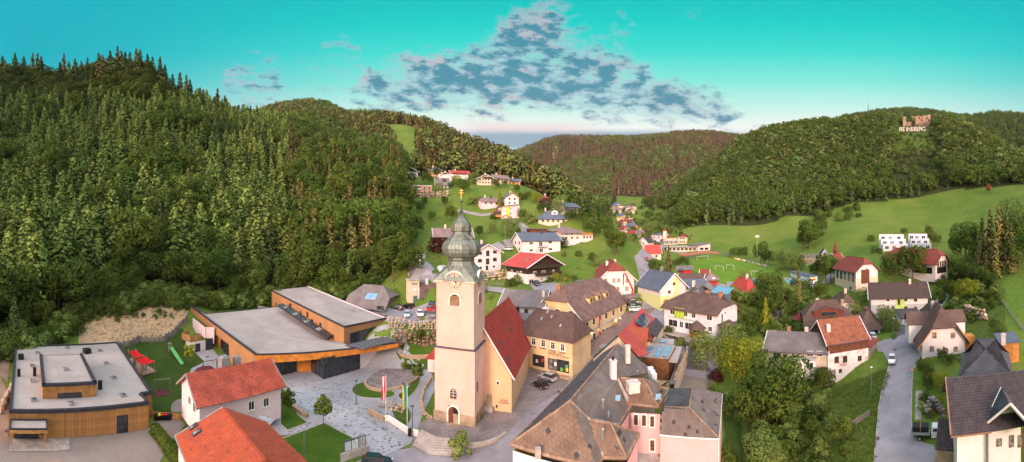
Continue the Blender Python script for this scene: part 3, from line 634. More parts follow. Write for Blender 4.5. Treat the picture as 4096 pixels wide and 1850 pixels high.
class House:
 """a building over a rectangle: front wall from pixel P to pixel Qx, running back `dep` metres"""
 def __init__(s,name,label,cat,Pp,D1,Qx,D2,dep,by,wall=wh_m,group=None,sink=1.2,ze=None):
  s.a=P(Pp[0],Pp[1],D1);s.a.z=s.a.z if ze is None else ze
  s.b=P(Qx,Pp[1],D2);s.b.z=s.a.z
  s.u=(s.b-s.a);s.L=s.u.length;s.u.normalize();s.v=Vector((-s.u.y,s.u.x,0))
  if s.v.dot(Vector((s.a.x,s.a.y,0)))<0:s.v=-s.v
  s.dep=dep;s.ze=s.a.z;s.zb=HC-tn(by)*D1;s.wall=wall
  c=s.a+s.u*s.L/2+s.v*dep/2
  s.o=thing(name,label,cat,(c.x,c.y,s.zb),group);s.sink=sink
  s.D=(D1+D2)/2
 def p(s,u,v,z):return s.a+s.u*u+s.v*v+UP*(z-s.ze)
 def walls(s,roof='gable',axis='f',rise=2.5,g=None,lower=None,ov=None):
  """body with gables where the roof has them. lower = (height, material) makes a plinth band"""
  g={'gable':1.0,'hip':0.0,'half':0.62,'flat':0.0,'shed':0.0}[roof]if g is None else g
  s.g,s.axis,s.rise,s.roof_kind=g,axis,rise,roof
  b=MB();L,d,z0,z1=s.L,s.dep,s.zb-s.sink,s.ze
  def gab(n):
   if g<=0.01:return[]
   t=n/2*g;zz=z1+rise*g-0.08
   return[(t,zz),(n-t,zz)]if g<0.99 else[(n/2,zz)]
  def side(p0,p1,tops):
   k=(p1-p0);n=k.length;k.normalize()
   pts=[p0+UP*(z0-p0.z),p1+UP*(z0-p1.z),p1+UP*(z1-p1.z)]+[p0+k*t+UP*(z-p0.z)for t,z in reversed(tops)]+[p0+UP*(z1-p0.z)]
   b.face(pts)
  A,B_,C_,D_=s.p(0,0,z1),s.p(L,0,z1),s.p(L,d,z1),s.p(0,d,z1)
  fg=gab(L)if axis=='d' else[];sg=gab(d)if axis=='f' else[]
  if roof=='shed':
   if axis=='f':
    D2,C2=D_+UP*rise,C_+UP*rise
    for q4 in((A,B_),):side(*q4,[])
    b.face([A+UP*(z0-z1),A,D2,D_+UP*(z0-z1)]);b.face([B_+UP*(z0-z1),C_+UP*(z0-z1),C2,B_]);b.face([C_+UP*(z0-z1),D_+UP*(z0-z1),D2,C2])
   else:
    B2,C2=B_+UP*rise,C_+UP*rise
    b.face([A+UP*(z0-z1),B_+UP*(z0-z1),B2,A]);b.face([D_+UP*(z0-z1),D_,C2,C_+UP*(z0-z1)]);side(A,D_,[]);b.face([B_+UP*(z0-z1),C_+UP*(z0-z1),C2,B2])
  else:
   side(A,B_,fg);side(B_,C_,sg);side(C_,D_,fg);side(D_,A,sg)
  if roof=='flat':b.face([A,B_,C_,D_])
  w=b.build('wall',s.wall,s.o)
  if lower:
   hgt,lm=lower;lb=MB();e=0.04;z2=s.zb+hgt
   cs=[s.p(-e,-e,z1),s.p(L+e,-e,z1),s.p(L+e,d+e,z1),s.p(-e,d+e,z1)]
   for i in range(4):
    a,c=cs[i],cs[(i+1)%4];lb.face([a+UP*(z0-z1),c+UP*(z0-z1),c+UP*(z2-z1),a+UP*(z2-z1)])
   lb.build('plinth',lm,s.o)
  return s
 def roof(s,m=rbrown_m,ov=0.6,th=0.22,ov2=None,trim=None,gutter=False,tile=None,inset=None):
  ov2=ov if ov2 is None else ov2;g,rise,L,d,ze=s.g,s.rise,s.L,s.dep,s.ze+0.02
  b=MB();s.planes=[];tm=MB()
  if s.roof_kind=='flat':
   b.slab([s.p(-ov,-ov,ze+th),s.p(L+ov,-ov,ze+th),s.p(L+ov,d+ov,ze+th),s.p(-ov,d+ov,ze+th)],th,0)
   s.r=b.build('roof',m,s.o)
   if trim:
    e=0.28;z0,z1=ze+th-0.25,ze+th+0.3;t2=MB()
    for(x0,y0,x1,y1)in((-ov,-ov,L+ov,-ov+e),(-ov,d+ov-e,L+ov,d+ov),(-ov,-ov+e,-ov+e,d+ov-e),(L+ov-e,-ov+e,L+ov,d+ov-e)):
     t2.hexa([s.p(x0,y0,z0),s.p(x1,y0,z0),s.p(x1,y1,z0),s.p(x0,y1,z0)],[s.p(x0,y0,z1),s.p(x1,y0,z1),s.p(x1,y1,z1),s.p(x0,y1,z1)])
    t2.build('parapet',trim,s.o)
   return s
  if s.roof_kind=='shed':
   if s.axis=='f':sl=rise/d;pts=[(-ov2,-ov,ze-sl*ov),(L+ov2,-ov,ze-sl*ov),(L+ov2,d+ov,ze+rise+sl*ov),(-ov2,d+ov,ze+rise+sl*ov)]
   else:sl=rise/L;pts=[(-ov,-ov2,ze-sl*ov),(L+ov,-ov2,ze+rise+sl*ov),(L+ov,d+ov2,ze+rise+sl*ov),(-ov,d+ov2,ze-sl*ov)]
   pp=[s.p(x,y,z+th)for x,y,z in pts];s.planes=[(pp,s.u)]
   b.slab(pp,th);s.r=b.build('roof',m,s.o)
   if trim:s._verge(pp,trim)
   return s
  N,M_=(L,d)if s.axis=='f' else(d,L)
  f=(lambda n,m_,z:s.p(n,m_,z))if s.axis=='f' else(lambda n,m_,z:s.p(m_,n,z))
  sl=rise/(M_/2);zr=ze+rise+th;zo=ze-sl*ov+th
  mg=-ov+g*(M_/2+ov);zg=zo+(zr-zo)*g;eo=ov2 if g>0.01 else ov
  ins=((1-g)*M_/2*0.95 if inset is None else inset)if g<0.99 else-ov2
  for sg in(0,1):
   mm=(lambda y:y)if sg==0 else(lambda y:M_-y)
   pl=[(-eo,mm(-ov),zo),(N+eo,mm(-ov),zo)]
   if g<0.99:
    if g>0.01:pl+=[(N+eo,mm(mg),zg)]
    pl+=[(N-ins,M_/2,zr),(ins,M_/2,zr)]
    if g>0.01:pl+=[(-eo,mm(mg),zg)]
   else:pl+=[(N+ov2,M_/2,zr),(-ov2,M_/2,zr)]
   pp=[f(*p_)for p_ in pl];s.planes.append((pp,s.u if s.axis=='f' else s.v));b.slab(pp,th)
   e0,e1=pp[0],pp[1];tm.tube(e0-UP*(th*.6),e1-UP*(th*.6),0.075,n=5)
  if g<0.99:
   for x0,x1 in((-eo,ins),(N+eo,N-ins)):
    pp=[f(x0,mg,zg),f(x0,M_-mg,zg),f(x1,M_/2,zr)];s.planes.append((pp,s.v if s.axis=='f' else s.u));b.slab(pp,th)
  b.slab([f(ins if g<.99 else-ov2,M_/2-.14,zr+.03),f(N-(ins if g<.99 else-ov2),M_/2-.14,zr+.03),f(N-(ins if g<.99 else-ov2),M_/2+.14,zr+.03),f(ins if g<.99 else-ov2,M_/2+.14,zr+.03)],0.1)
  s.r=b.build('roof',m,s.o);s.f,s.N,s.M_,s.zr,s.sl,s.zo=f,N,M_,zr,sl,zo;s.ov=ov
  if gutter:tm.each('gutter',gutter,s.o)
  if trim:
   t2=MB()
   for x in(-eo-0.02,N+eo+0.02):
    for sg in(0,1):
     mm=(lambda y:y)if sg==0 else(lambda y:M_-y)
     top=(mg,zg)if g<.99 else(M_/2,zr)
     if g>0.01:
      a,c=f(x,mm(-ov),zo),f(x,mm(top[0]),top[1]);w_=(f(x+.07,0,0)-f(x,0,0))
      t2.hexa([a-w_-UP*.30,c-w_-UP*.30,c-w_+UP*.03,a-w_+UP*.03],[a+w_-UP*.30,c+w_-UP*.30,c+w_+UP*.03,a+w_+UP*.03])
   t2.each('verge_board',trim,s.o)
  return s
 def _verge(s,pp,m):
  t2=MB();n=len(pp)
  for i in range(n):
   a,c=pp[i],pp[(i+1)%n];d=(c-a).normalized();w_=d.cross(UP).normalized()*.06
   t2.hexa([a-w_-UP*.35,c-w_-UP*.35,c-w_+UP*.05,a-w_+UP*.05],[a+w_-UP*.35,c+w_-UP*.35,c+w_+UP*.05,a+w_+UP*.05])
  t2.build('fascia',m,s.o)
 def zroof(s,n,m_):return s.zo+(min(m_,s.M_-m_)+s.ov)*s.sl
 def chimney(s,n,m_,w=0.7,h=1.4,m=chim_m,cap=True):
  b=MB();z=s.zroof(n,m_);a=lambda x,y,zz:s.f(n+x,m_+y,zz)
  w/=2;sq=lambda k,zz:[a(-k,-k,zz),a(k,-k,zz),a(k,k,zz),a(-k,k,zz)]
  b.hexa(sq(w,z-.6),sq(w,z+h))
  if cap:b.hexa(sq(w+.08,z+h),sq(w+.08,z+h+.1));b.hexa(sq(w*.6,z+h+.1),sq(w*.6,z+h+.3))
  b.build('chimney',m,s.r)
  return s
 def _wf(s,side,u,z,out=0.0):
  """a point on a wall: side f(ront) r(ight) l(eft)"""
  if side=='f':return s.p(u,-out,z)
  if side=='r':return s.p(s.L+out,u,z)
  return s.p(-out,u,z)
 def _axes(s,side):
  return{'f':(s.u,-s.v),'r':(s.v,s.u),'l':(s.v,-s.u)}[side]
 def win(s,side,u,z,w,h,fr=wframe_m,gl=glass_m,surround=None,kind='window',cross=True,sill=False,out=0.0):
  """a window with its frame, bars and pane, standing a little proud of the wall; u,z = centre"""
  ax,nn=s._axes(side);c=s._wf(side,u,z,out);b=MB();e=0.07 if s.D<120 else 0.11
  bx=lambda b_,cu,cz,hw,hh,o0,o1:b_.box(c+ax*cu+UP*cz+nn*((o0+o1)/2),ax*hw,nn*((o1-o0)/2),UP*hh)
  if surround:
   sb=0.16
   for cu,cz,hw,hh in((0,h/2+sb/2,w/2+sb,sb/2),(0,-h/2-sb/2,w/2+sb,sb/2),(-w/2-sb/2,0,sb/2,h/2),(w/2+sb/2,0,sb/2,h/2)):bx(b,cu,cz,hw,hh,-.02,.055)
   b2=b;b=MB()
  for cu,cz,hw,hh in((0,h/2-e/2,w/2,e/2),(0,-h/2+e/2,w/2,e/2),(-w/2+e/2,0,e/2,h/2-e),(w/2-e/2,0,e/2,h/2-e)):bx(b,cu,cz,hw,hh,-.05,.05)
  if cross and w>0.6:bx(b,0,0,e*.45,h/2-e,-.02,.04)
  if cross==2:bx(b,0,h*.16,w/2-e,e*.4,-.02,.036)
  o=b.build(kind,fr,s.o)
  p_=MB();q0=c+nn*.018
  p_.face([q0-ax*(w/2-e*.8)-UP*(h/2-e*.8),q0+ax*(w/2-e*.8)-UP*(h/2-e*.8),q0+ax*(w/2-e*.8)+UP*(h/2-e*.8),q0-ax*(w/2-e*.8)+UP*(h/2-e*.8)])
  p_.build('pane',gl,o)
  if surround:b2.build('surround',surround,o)
  if sill:k=MB();bx(k,0,-h/2-.06,w/2+.1,.04,-.02,.16);k.build('sill',trim_m,o)
  return o
 def wpx(s,side,k,x0,y0,x1,y1,**kw):
  """window measured in the photograph: pixel rectangle in crop k"""
  ax,nn=s._axes(side);A=s._wf(side,0,s.ze)
  (a0,b0),(a1,b1)=q(k,x0,y0),q(k,x1,y1);mx,my=(a0+a1)/2,(b0+b1)/2
  c=ray_plane(mx,my,A,nn);l=ray_plane(a0,my,A,nn);r=ray_plane(a1,my,A,nn);tt=ray_plane(mx,b0,A,nn);bb=ray_plane(mx,b1,A,nn)
  u=(c-A).dot(ax);w=min(max((r-l).length,.4),9);h=min(max((tt-bb).length,.4),6)
  mxu=s.L if side=='f' else s.dep
  u=min(max(u,w/2+.1),max(mxu-w/2-.1,w/2+.1))
  return s.win(side,u,c.z,w,h,**kw)
 def grid(s,side,n,rows,w=1.1,h=1.25,z0=1.6,dz=2.8,m0=1.2,**kw):
  L=s.L if side=='f' else s.dep
  for r in range(rows):
   for i in range(n):
    u=m0+(L-2*m0)*(i+.5)/n
    s.win(side,u,s.zb+z0+dz*r,w,h,**kw)
  return s
 def panel(s,side,u,z,w,h,m,name='panel',th=0.06,out=0.0,**kw):
  ax,nn=s._axes(side);c=s._wf(side,u,z,out);b=MB()
  b.box(c+nn*(th/2-.01),ax*w/2,nn*(th/2+.01),UP*h/2)
  return b.build(name,m,s.o,**kw)
 def balcony(s,side,u,z,w,dp=1.3,m=dwood_m,solid=True):
  ax,nn=s._axes(side);c=s._wf(side,u,z);b=MB()
  b.box(c+nn*dp/2,ax*w/2,nn*dp/2,UP*.1)
  if solid:
   b.box(c+nn*(dp-.05)+UP*.55,ax*w/2,nn*.05,UP*.42)
   for k in(-1,1):b.box(c+ax*(w/2-.05)*k+nn*(dp/2-.05)+UP*.55,ax*.05,nn*(dp/2-.05),UP*.42)
  else:
   b.box(c+nn*(dp-.04)+UP*1.0,ax*w/2,nn*.04,UP*.04)
   for i in range(int(w/.35)+1):b.box(c+nn*(dp-.04)+ax*(-w/2+i*.35)+UP*.55,ax*.025,nn*.02,UP*.45)
  return b.build('balcony',m,s.o)
 def dormer(s,n,m_,w,h,dp,wallm,roofm,fr=bframe_m):
  """gabled dormer whose face looks to the eave side m=0"""
  f=s.f;z0=s.zroof(n,m_)-.1;b=MB();z1=z0+h;zt=z1+min(w*.38,1.0)
  back=lambda z:min(s.M_/2,m_+(z-z0+.1)/s.sl)
  A,B_=f(n-w/2,m_,z0),f(n+w/2,m_,z0)
  C1,D1=f(n+w/2,m_,z1),f(n-w/2,m_,z1);T=f(n,m_,zt)
  b.face([A,B_,C1,T,D1]);b.face([A,D1,f(n-w/2,back(z1),z1)]);b.face([B_,f(n+w/2,back(z1),z1),C1])
  o=b.build('dormer',wallm,s.o)
  r=MB();e=.22
  for sg in(-1,1):
   r.slab([f(n+sg*(w/2+e),m_-.3,z1-e*.7+.1),f(n,m_-.3,zt+.1),f(n,back(zt),zt+.1),f(n+sg*(w/2+e),back(z1),z1-e*.7+.1)],.1)
  r.build('dormer_roof',roofm,o)
  ax=(f(1,0,0)-f(0,0,0));nn=(f(0,-1,0)-f(0,0,0));c=f(n,m_,z0+h*.55);wb=MB();ww,hh=w*.5,h*.6
  for cu,cz,hw,hq in((0,hh/2,ww/2,.06),(0,-hh/2,ww/2,.06),(-ww/2,0,.06,hh/2),(ww/2,0,.06,hh/2),(0,0,.03,hh/2)):wb.box(c+ax*cu+UP*cz+nn*.04,ax*hw,nn*.05,UP*hq)
  wb.build('window_frame',fr,o);pb=MB();pb.box(c+nn*.01,ax*ww/2,nn*.02,UP*hh/2);pb.build('pane',glass_m,o)
  return s
 def skylight(s,n,m_,w=.8,h=1.1,gl=lglass_m,fr=zinc_m,name='skylight',th=.1):
  f=s.f;z=lambda mm:s.zroof(n,mm)+th;b=MB()
  a=[f(n-w/2,m_,z(m_)),f(n+w/2,m_,z(m_)),f(n+w/2,m_+h,z(m_+h)),f(n-w/2,m_+h,z(m_+h))]
  b.slab(a,th*1.5);o=b.build(name,fr,s.r);k=.1;nrm=UP*.02
  a=[f(n-w/2+k,m_+k,z(m_+k)),f(n+w/2-k,m_+k,z(m_+k)),f(n+w/2-k,m_+h-k,z(m_+h-k)),f(n-w/2+k,m_+h-k,z(m_+h-k))]
  c=MB();c.face([p_+nrm for p_ in a]);g_=c.build('pane',gl,s.o)
  return s
 def tiles(s,m,w,h,style='pan',which=None,mats=None,name='roof_tiles',**kw):
  b=MB()
  for i,(pp,ed)in enumerate(s.planes):
   if which is None or i in which:tiled(b,pp,ed,w,h,style=style,**kw)
  o=b.build(name,mats or m,s.o,kind='stuff');return o
# ------------------------------------------------------------------ the kindergarten with its gravel roof (bottom left)
ZR=4.35
def kindergarten():
 fl,fm,fr=Pz(39,1647,ZR),Pz(259,1645,ZR),Pz(593,1613.5,ZR)
 bl,br=Pz(62,1385,ZR),Pz(469,1371.5,ZR)
 o=thing('kindergarten','flat gravel-roofed kindergarten clad in upright larch battens beside the gravel yard','kindergarten',(fl.x+12,fl.y+10,0))
 n1,n2=Pz(*q('A',985,770),ZR),Pz(*q('A',925,712),ZR);n3=Pz(*q('A',1008,700),ZR)
 out=[fl,fm,fr,Pz(*q('A',968,738),ZR),Pz(*q('A',935,712),ZR),Pz(*q('A',1008,703),ZR),br,bl]
 dn=lambda p_,z:Vector((p_.x,p_.y,z))
 b=MB()
 for a,c in zip(out,out[1:]+out[:1]):b.face([dn(a,-1.2),dn(c,-1.2),dn(c,ZR),dn(a,ZR)])
 b.build('wall',cedar_m,o)
 b=MB();b.face([dn(p_,ZR-.02)for p_ in out]);b.build('gravel_roof',gravelroof_m,o)
# parapet cap in sections
 cen=sum(out,Vector())/len(out);b=MB()
 for a,c in zip(out,out[1:]+out[:1]):
  d=(c-a).normalized();nn=Vector((-d.y,d.x,0));nn=nn if nn.dot(cen-a)>0 else-nn
  m_=max(1,int((c-a).length/2.6))
  for i in range(m_):
   p0,p1=a+(c-a)*(i/m_)+d*.02,a+(c-a)*((i+1)/m_)-d*.02;h=.24+(i%2)*.012
   b.hexa([dn(p0-nn*.1,ZR-.3),dn(p1-nn*.1,ZR-.3),dn(p1+nn*.42,ZR-.3),dn(p0+nn*.42,ZR-.3)],[dn(p0-nn*.1,ZR+h),dn(p1-nn*.1,ZR+h),dn(p1+nn*.42,ZR+h),dn(p0+nn*.42,ZR+h)])
 b.build('parapet_cap',alu_m,o)
# battens: one mesh datum, one object each, up to the limit; then the rest joined
 bm_={}
 def batten_run(A,B_,z0,z1,sp=.155,gaps=(),parent=o,lim=[0]):
  d=(B_-A);L=d.length;d.normalize();nn=Vector((d.y,-d.x,0));nn=nn if nn.dot(cen-A)<0 else-nn
  rest=MB();rr=random.Random(3)
  for i in range(int(L/sp)):
   x=(i+.5)*sp;a=A+d*x
   segs=[(z0,z1)]
   for g0,g1,gz0,gz1 in gaps:
    if g0<=x<=g1:segs=[(zz,gz0)for zz in[z0]if gz0-zz>.1]+([(gz1,z1)]if z1-gz1>.1 else[])
   for s0,s1 in segs:
    key=(round(s1-s0,2),parent.name,id(A))
    if lim[0]<290:
     if key not in bm_:
      k=MB();k.box(Vector((0,0,(s1-s0)/2)),d*.052,nn*.035,UP*(s1-s0)/2)
      me=bpy.data.meshes.new('batten');me.from_pydata(k.v,[],k.f);me.materials.append(lwood_m);bm_[key]=me
     ob=bpy.data.objects.new('batten',bm_[key]);COL.objects.link(ob);ob.parent=parent
     ob.location=dn(a,s0)+nn*.04-o.location;lim[0]+=1
    else:rest.box(dn(a,(s0+s1)/2)+nn*.04,d*.052,nn*.035,UP*(s1-s0)/2)
  if rest.v:rest.build('battens',lwood_m,o,kind='stuff')
 dd=(fr-fm).normalized();off=0
 L1=(fm-fl).length
 dx=(ray_plane(*q('A',812,900),fm,Vector((-dd.y,dd.x,0)))-fm).dot(dd)
 batten_run(fm,fr,0.1,ZR-.3,.17,gaps=((dx-.95,dx+.95,0.1,2.95),))
 batten_run(fl,fm,0.1,ZR-.3,.17,gaps=((.6,4.6,.1,2.4),))
 batten_run(fr,out[3],0.1,ZR-.3,.17);batten_run(out[4],out[5],0.1,ZR-.3,.17);batten_run(out[5],br,0.1,ZR-.3,.19);batten_run(fl,bl,.1,ZR-.3,.19)
# doors
 def doorset(A,d,x0,x1,z1,name,n=2):
  nn=Vector((d.y,-d.x,0));nn=nn if nn.dot(cen-A)<0 else-nn;b=MB();g_=MB()
  w=(x1-x0)/n
  for i in range(n):
   c=A+d*(x0+w*(i+.5));c=dn(c,z1/2)
   for cx_,cz,hw,hh in((-w/2+.05,0,.05,z1/2),(w/2-.05,0,.05,z1/2),(0,z1/2-.05,w/2-.1,.05),(0,-z1/2+.06,w/2-.1,.06),(0,0,w/2-.1,.03)):b.box(c+d*cx_+UP*cz+nn*.07,d*hw,nn*.05,UP*hh)
   g_.box(c+nn*.05,d*(w/2-.05),nn*.01,UP*(z1/2-.05))
  ob=b.build(name,alu_m,o);g_.build('pane',glass_m,ob);h=MB();h.box(dn(A+d*(x0+w-.12),1.05)+nn*.16,d*.02,nn*.03,UP*.25);h.build('handle',steel_m,ob)
 doorset(fm,dd,dx-.95,dx+.95,2.95,'double_door')
 d1=(fm-fl).normalized();doorset(fl,d1,.7,4.5,2.35,'glazed_entrance',3)
# entrance canopy with its own gravelled top
 nn=Vector((d1.y,-d1.x,0));nn=nn if nn.dot(cen-fl)<0 else-nn
 c=fl+d1*3.0;b=MB();b.box(dn(c,2.75)+nn*1.5,d1*2.85,nn*1.45,UP*.28);b.build('canopy',lwood_m,o)
 b=MB()
 for k,(a0,a1,e0,e1)in enumerate(((-2.9,2.9,2.75,2.98),(-2.9,2.9,.08,.3),(-2.9,-2.67,.3,2.75),(2.67,2.9,.3,2.75))):b.box(dn(c,3.12)+d1*(a0+a1)/2+nn*(e0+e1)/2,d1*(a1-a0)/2,nn*(e1-e0)/2,UP*.11)
 b.build('canopy_edge',alu_m,o)
 b=MB();b.face([dn(c,3.05)+d1*x+nn*y for x,y in((-2.67,.3),(2.67,.3),(2.67,2.75),(-2.67,2.75))]);b.build('canopy_gravel',gravelroof_m,o)
 for x in(-2.6,2.45):
  b=MB();b.box(dn(c,1.2)+d1*x+nn*2.8,d1*.09,nn*.09,UP*1.3);b.build('post',lwood_m,o)
 b=MB();b.box(dn(c,1.5)+d1*2.1+nn*.12,d1*.2,nn*.06,UP*.28);b.build('letter_box',steel_m,o)
 b=MB();b.box(dn(c,.95)+d1*2.1+nn*.12,d1*.18,nn*.06,UP*.2);b.build('letter_box',black_m,o)
 pl=[dn(fl+d1*.3,.09)+nn*.1,dn(fl+d1*9.4,.09)+nn*.1,dn(fl+d1*9.2,.09)+nn*3.4,dn(fl+d1*.1,.09)+nn*3.4]
 sheet('entrance_paving',[(p_.x,p_.y)for p_ in pl],stonepave_m,.11,1.0)
# raised clerestory with its window and parapet
 z1=ZR+2.0
 P0,P1,P2,P3=Pz(*q('A',283,742),ZR),Pz(*q('A',640,725),ZR),None,None
 t0,t1=P(*q('A',283,652),math.hypot(P0.x,P0.y)),P(*q('A',640,637),math.hypot(P1.x,P1.y));z1=(t0.z+t1.z)/2
 P2,P3=Pz(*q('A',545,445),z1),Pz(*q('A',265,450),z1)
 b=MB();rg=[P0,P1,P2,P3]
 for a,c2 in zip(rg,rg[1:]+rg[:1]):b.face([dn(a,ZR-.05),dn(c2,ZR-.05),dn(c2,z1),dn(a,z1)])
 b.build('clerestory_wall',lwood_m,o)
 b=MB();b.face([dn(p_,z1-.12)for p_ in rg]);b.build('clerestory_gravel',gravelroof_m,o)
 c0=sum((dn(p_,0)for p_ in rg),Vector())/4;b=MB()
 for a,c2 in zip(rg,rg[1:]+rg[:1]):
  if(a,c2)==(P2,P3):continue
  d=(dn(c2,0)-dn(a,0)).normalized();n2=Vector((-d.y,d.x,0));n2=n2 if n2.dot(c0-dn(a,0))>0 else-n2;a2,c3=dn(a,0)-d*.1,dn(c2,0)+d*.1
  b.hexa([dn(a2-n2*.12,z1-.25),dn(c3-n2*.12,z1-.25),dn(c3+n2*.5,z1-.25),dn(a2+n2*.5,z1-.25)],[dn(a2-n2*.12,z1+.2),dn(c3-n2*.12,z1+.2),dn(c3+n2*.5,z1+.2),dn(a2+n2*.5,z1+.2)])
 b.build('parapet_cap',alu_m,o)
 b=MB();rest=MB();d=(P1-P0);L=d.length;d.normalize();n2=Vector((d.y,-d.x,0));n2=n2 if n2.dot(cen-P0)<0 or n2.y<0 else-n2
 for i in range(int(L/.17)):
  a=dn(P0+d*(i+.5)*.17,0);x=(i+.5)*.17/L
  rest.box(dn(a,(ZR+z1)/2)+n2*.04,d*.05,n2*.035,UP*(z1-ZR)/2*.98)if not.27<x<.73 else rest.box(dn(a,z1-.35)+n2*.04,d*.05,n2*.035,UP*.35)
 rest.build('battens',lwood_m,o,kind='stuff')
 w=MB();w.box(dn(P0+d*L*.5,ZR+.48)+n2*.06,d*L*.225,n2*.06,UP*.42);wo=w.build('strip_window',alu_m,o)
 for k in(-1,0,1):g_=MB();g_.box(dn(P0+d*(L*.5+k*L*.148),ZR+.48)+n2*.13,d*L*.07,n2*.012,UP*.34);g_.build('pane',glass_m,wo)
# small fittings on the roof
 for x,y in((250,437),(450,405),(663,424),(215,525),(705,508),(437,549),(755,605),(220,627),(225,752),(471,778),(817,722)):
  inner=285<x<600 and 450<y<640;zz=z1-.12 if inner else ZR
  p_=Pz(*q('A',x,y),zz);b=MB();d=Vector((1,-.15,0)).normalized();e=Vector((.15,1,0)).normalized()
  b.box(p_+UP*.12,d*.62,e*.5,UP*.14);s_=b.build('roof_light',steel_m,o)
  for k in(-1,1):g_=MB();g_.box(p_+UP*.27+d*.3*k,d*.25,e*.42,UP*.02);g_.build('pane',lglass_m,s_)
 for x,y,w,h in((139,466,.55,1.0),(577,425,.8,.9),(125,580,.28,1.3),(230,577,.28,1.5),(665,665,.3,1.4)):
  p_=Pz(*q('A',x,y+12),ZR);b=MB();b.box(p_+UP*h/2,(w,0,0),(0,w,0),UP*h/2);b.box(p_+UP*(h+.03),(w+.05,0,0),(0,w+.05,0),UP*.04);b.build('vent_stack',black_m,o)
kindergarten()
# ------------------------------------------------------------------ the shingled school with two gravel roofs
def school():
 A=Pz(*q('B',500,497),5.9)
 Lt=P(*q('B',98,195),115.0)
 m1,m2=Pz(*q('B',800,487),5.9),Pz(*q('B',1140,455),5.9);Rt=Pz(*q('B',1382,422),5.9)
 li=P(*q('B',190,243),103.0)
 bk=P(*q('B',640,198),118.0)
 o=thing('school','large cedar-shingled school with two pale gravel roofs behind the paved plaza','school',(A.x+6,A.y+14,0))
 dn=lambda p_,z:Vector((p_.x,p_.y,z))
 top=[A,m1,m2,Rt,P(*q('B',1310,385),math.hypot(Rt.x,Rt.y)+5),bk,Lt]
# lower roof as a fan of facets
 b=MB();c=P(*q('B',620,370),95.0)
 fan=[A,m1,m2,Pz(*q('B',1085,440),6.0),P(*q('B',978,400),96),bk,P(*q('B',190,243),108),]
 for a,e in zip(fan,fan[1:]+fan[:1]):b.face([c,a,e])
 b.face([m2,Rt,P(*q('B',1310,385),math.hypot(Rt.x,Rt.y)+5),Pz(*q('B',1085,440),6.0)])
 b.face([A,P(*q('B',190,243),108),Lt])
 b.build('gravel_roof',gravelroof_m,o)
# shingled left wall from the corner to the tip, fascia in front
 g1=Pz(*q('B',498,640),0.0);tipg=P(763,1322,115.0)
 d=(dn(Lt,0)-dn(A,0));
 b=MB()
 lw=lambda t,z:dn(A,0)*(1-t)+dn(Lt,0)*t+UP*z
 def topz(t):return A.z*(1-t)+Lt.z*t
 b.face([lw(0,-.5),lw(0,topz(0)),lw(.33,topz(.33)),lw(.33,-.5)]);b.face([lw(.33,4.6),lw(.33,topz(.33)),lw(.55,topz(.55)),lw(.55,5.4)]);b.face([lw(.55,5.0),lw(.55,topz(.55)),lw(1,topz(1)),lw(1,topz(1)-1.6),lw(.7,topz(.7)-2.6)])
 b.build('shingled_side_wall',shing_m,o)
 ls=[Vector((d.y,-d.x,0)).normalized()];inn=ls[0]if ls[0].x>0 else-ls[0]
 b=MB();b.face([lw(.33,-.3),lw(.33,5.0),lw(.43,5.3)+inn*1.2,lw(.43,-.3)+inn*1.2]);b.face([lw(.43,1.0)+inn*1.3,lw(.43,5.5)+inn*1.3,lw(.62,6)+inn*1.4,lw(.62,1.0)+inn*1.4]);b.build('side_glazing',glass_m,o)
 b=MB();b.face([lw(.5,-.3)+inn*.9,lw(.5,5.6)+inn*.9,lw(.66,6.2)+inn*.6,lw(.66,-.3)+inn*.6]);b.build('shingled_recess_wall',oshing_m,o)
 for t_ in(.34,.37,.4,.43,.46,.49):b=MB();b.box(lw(t_,2.6)+inn*((t_-.33)*8 if t_<.45 else.95)-inn*.08,(.06,0,0),(0,.06,0),UP*2.7);b.build('mullion',alu_m,o)
# front fascia band in orange shingles, curving along the roof edge
 edge=[A,m1,m2,Rt];pts=[]
 for a,e in zip(edge,edge[1:]):
  for k in range(6):pts.append(a+(e-a)*k/6)
 pts.append(edge[-1]);b=MB();cap=MB();fh=lambda i:1.9-.75*i/(len(pts)-1)
 for i,(a,e)in enumerate(zip(pts,pts[1:])):
  b.hexa([a-UP*fh(i),e-UP*fh(i+1),e-UP*fh(i+1)+Vector((.1,.35,0)),a-UP*fh(i)+Vector((.1,.35,0))],[a,e,e+Vector((.1,.35,0)),a+Vector((.1,.35,0))])
  cap.hexa([a-UP*.12-Vector((.03,.1,0)),e-UP*.12-Vector((.03,.1,0)),e-UP*.12+Vector((.1,.45,0)),a-UP*.12+Vector((.1,.45,0))],[a+UP*.18-Vector((.03,.1,0)),e+UP*.18-Vector((.03,.1,0)),e+UP*.18+Vector((.1,.45,0)),a+UP*.18+Vector((.1,.45,0))])
 a,e=A,Lt;cap.hexa([a-UP*.12-inn*.1,e-UP*.12-inn*.1,e-UP*.12+inn*.4,a-UP*.12+inn*.4],[a+UP*.25-inn*.1,e+UP*.25-inn*.1,e+UP*.25+inn*.4,a+UP*.25+inn*.4])
 a,e=Lt,P(*q('B',190,243),108);cap.tube(a,e,.2,n=4);cap.tube(P(*q('B',190,243),108),bk,.22,n=4)
 b.build('fascia_shingles',oshing_m,o);cap.build('roof_edge',alu_m,o)
# soffit
 b=MB();sz=[p_-UP*fh(i)*.98 for i,p_ in enumerate(pts)]
 for a,e in zip(sz,sz[1:]):b.face([a,e,e+Vector((1.5,7,0)),a+Vector((1.5,7,0))])
 b.build('soffit',cedar_m,o)
# ground-floor walls below: shingles, two glazed bays, white wall
 gp=[Pz(*q('B',x,y),.1)for x,y in((560,640),(655,625),(752,600),(848,600),(922,648),(1145,585),(1278,540),(1340,549),(1372,515))]
 ztop=4.7
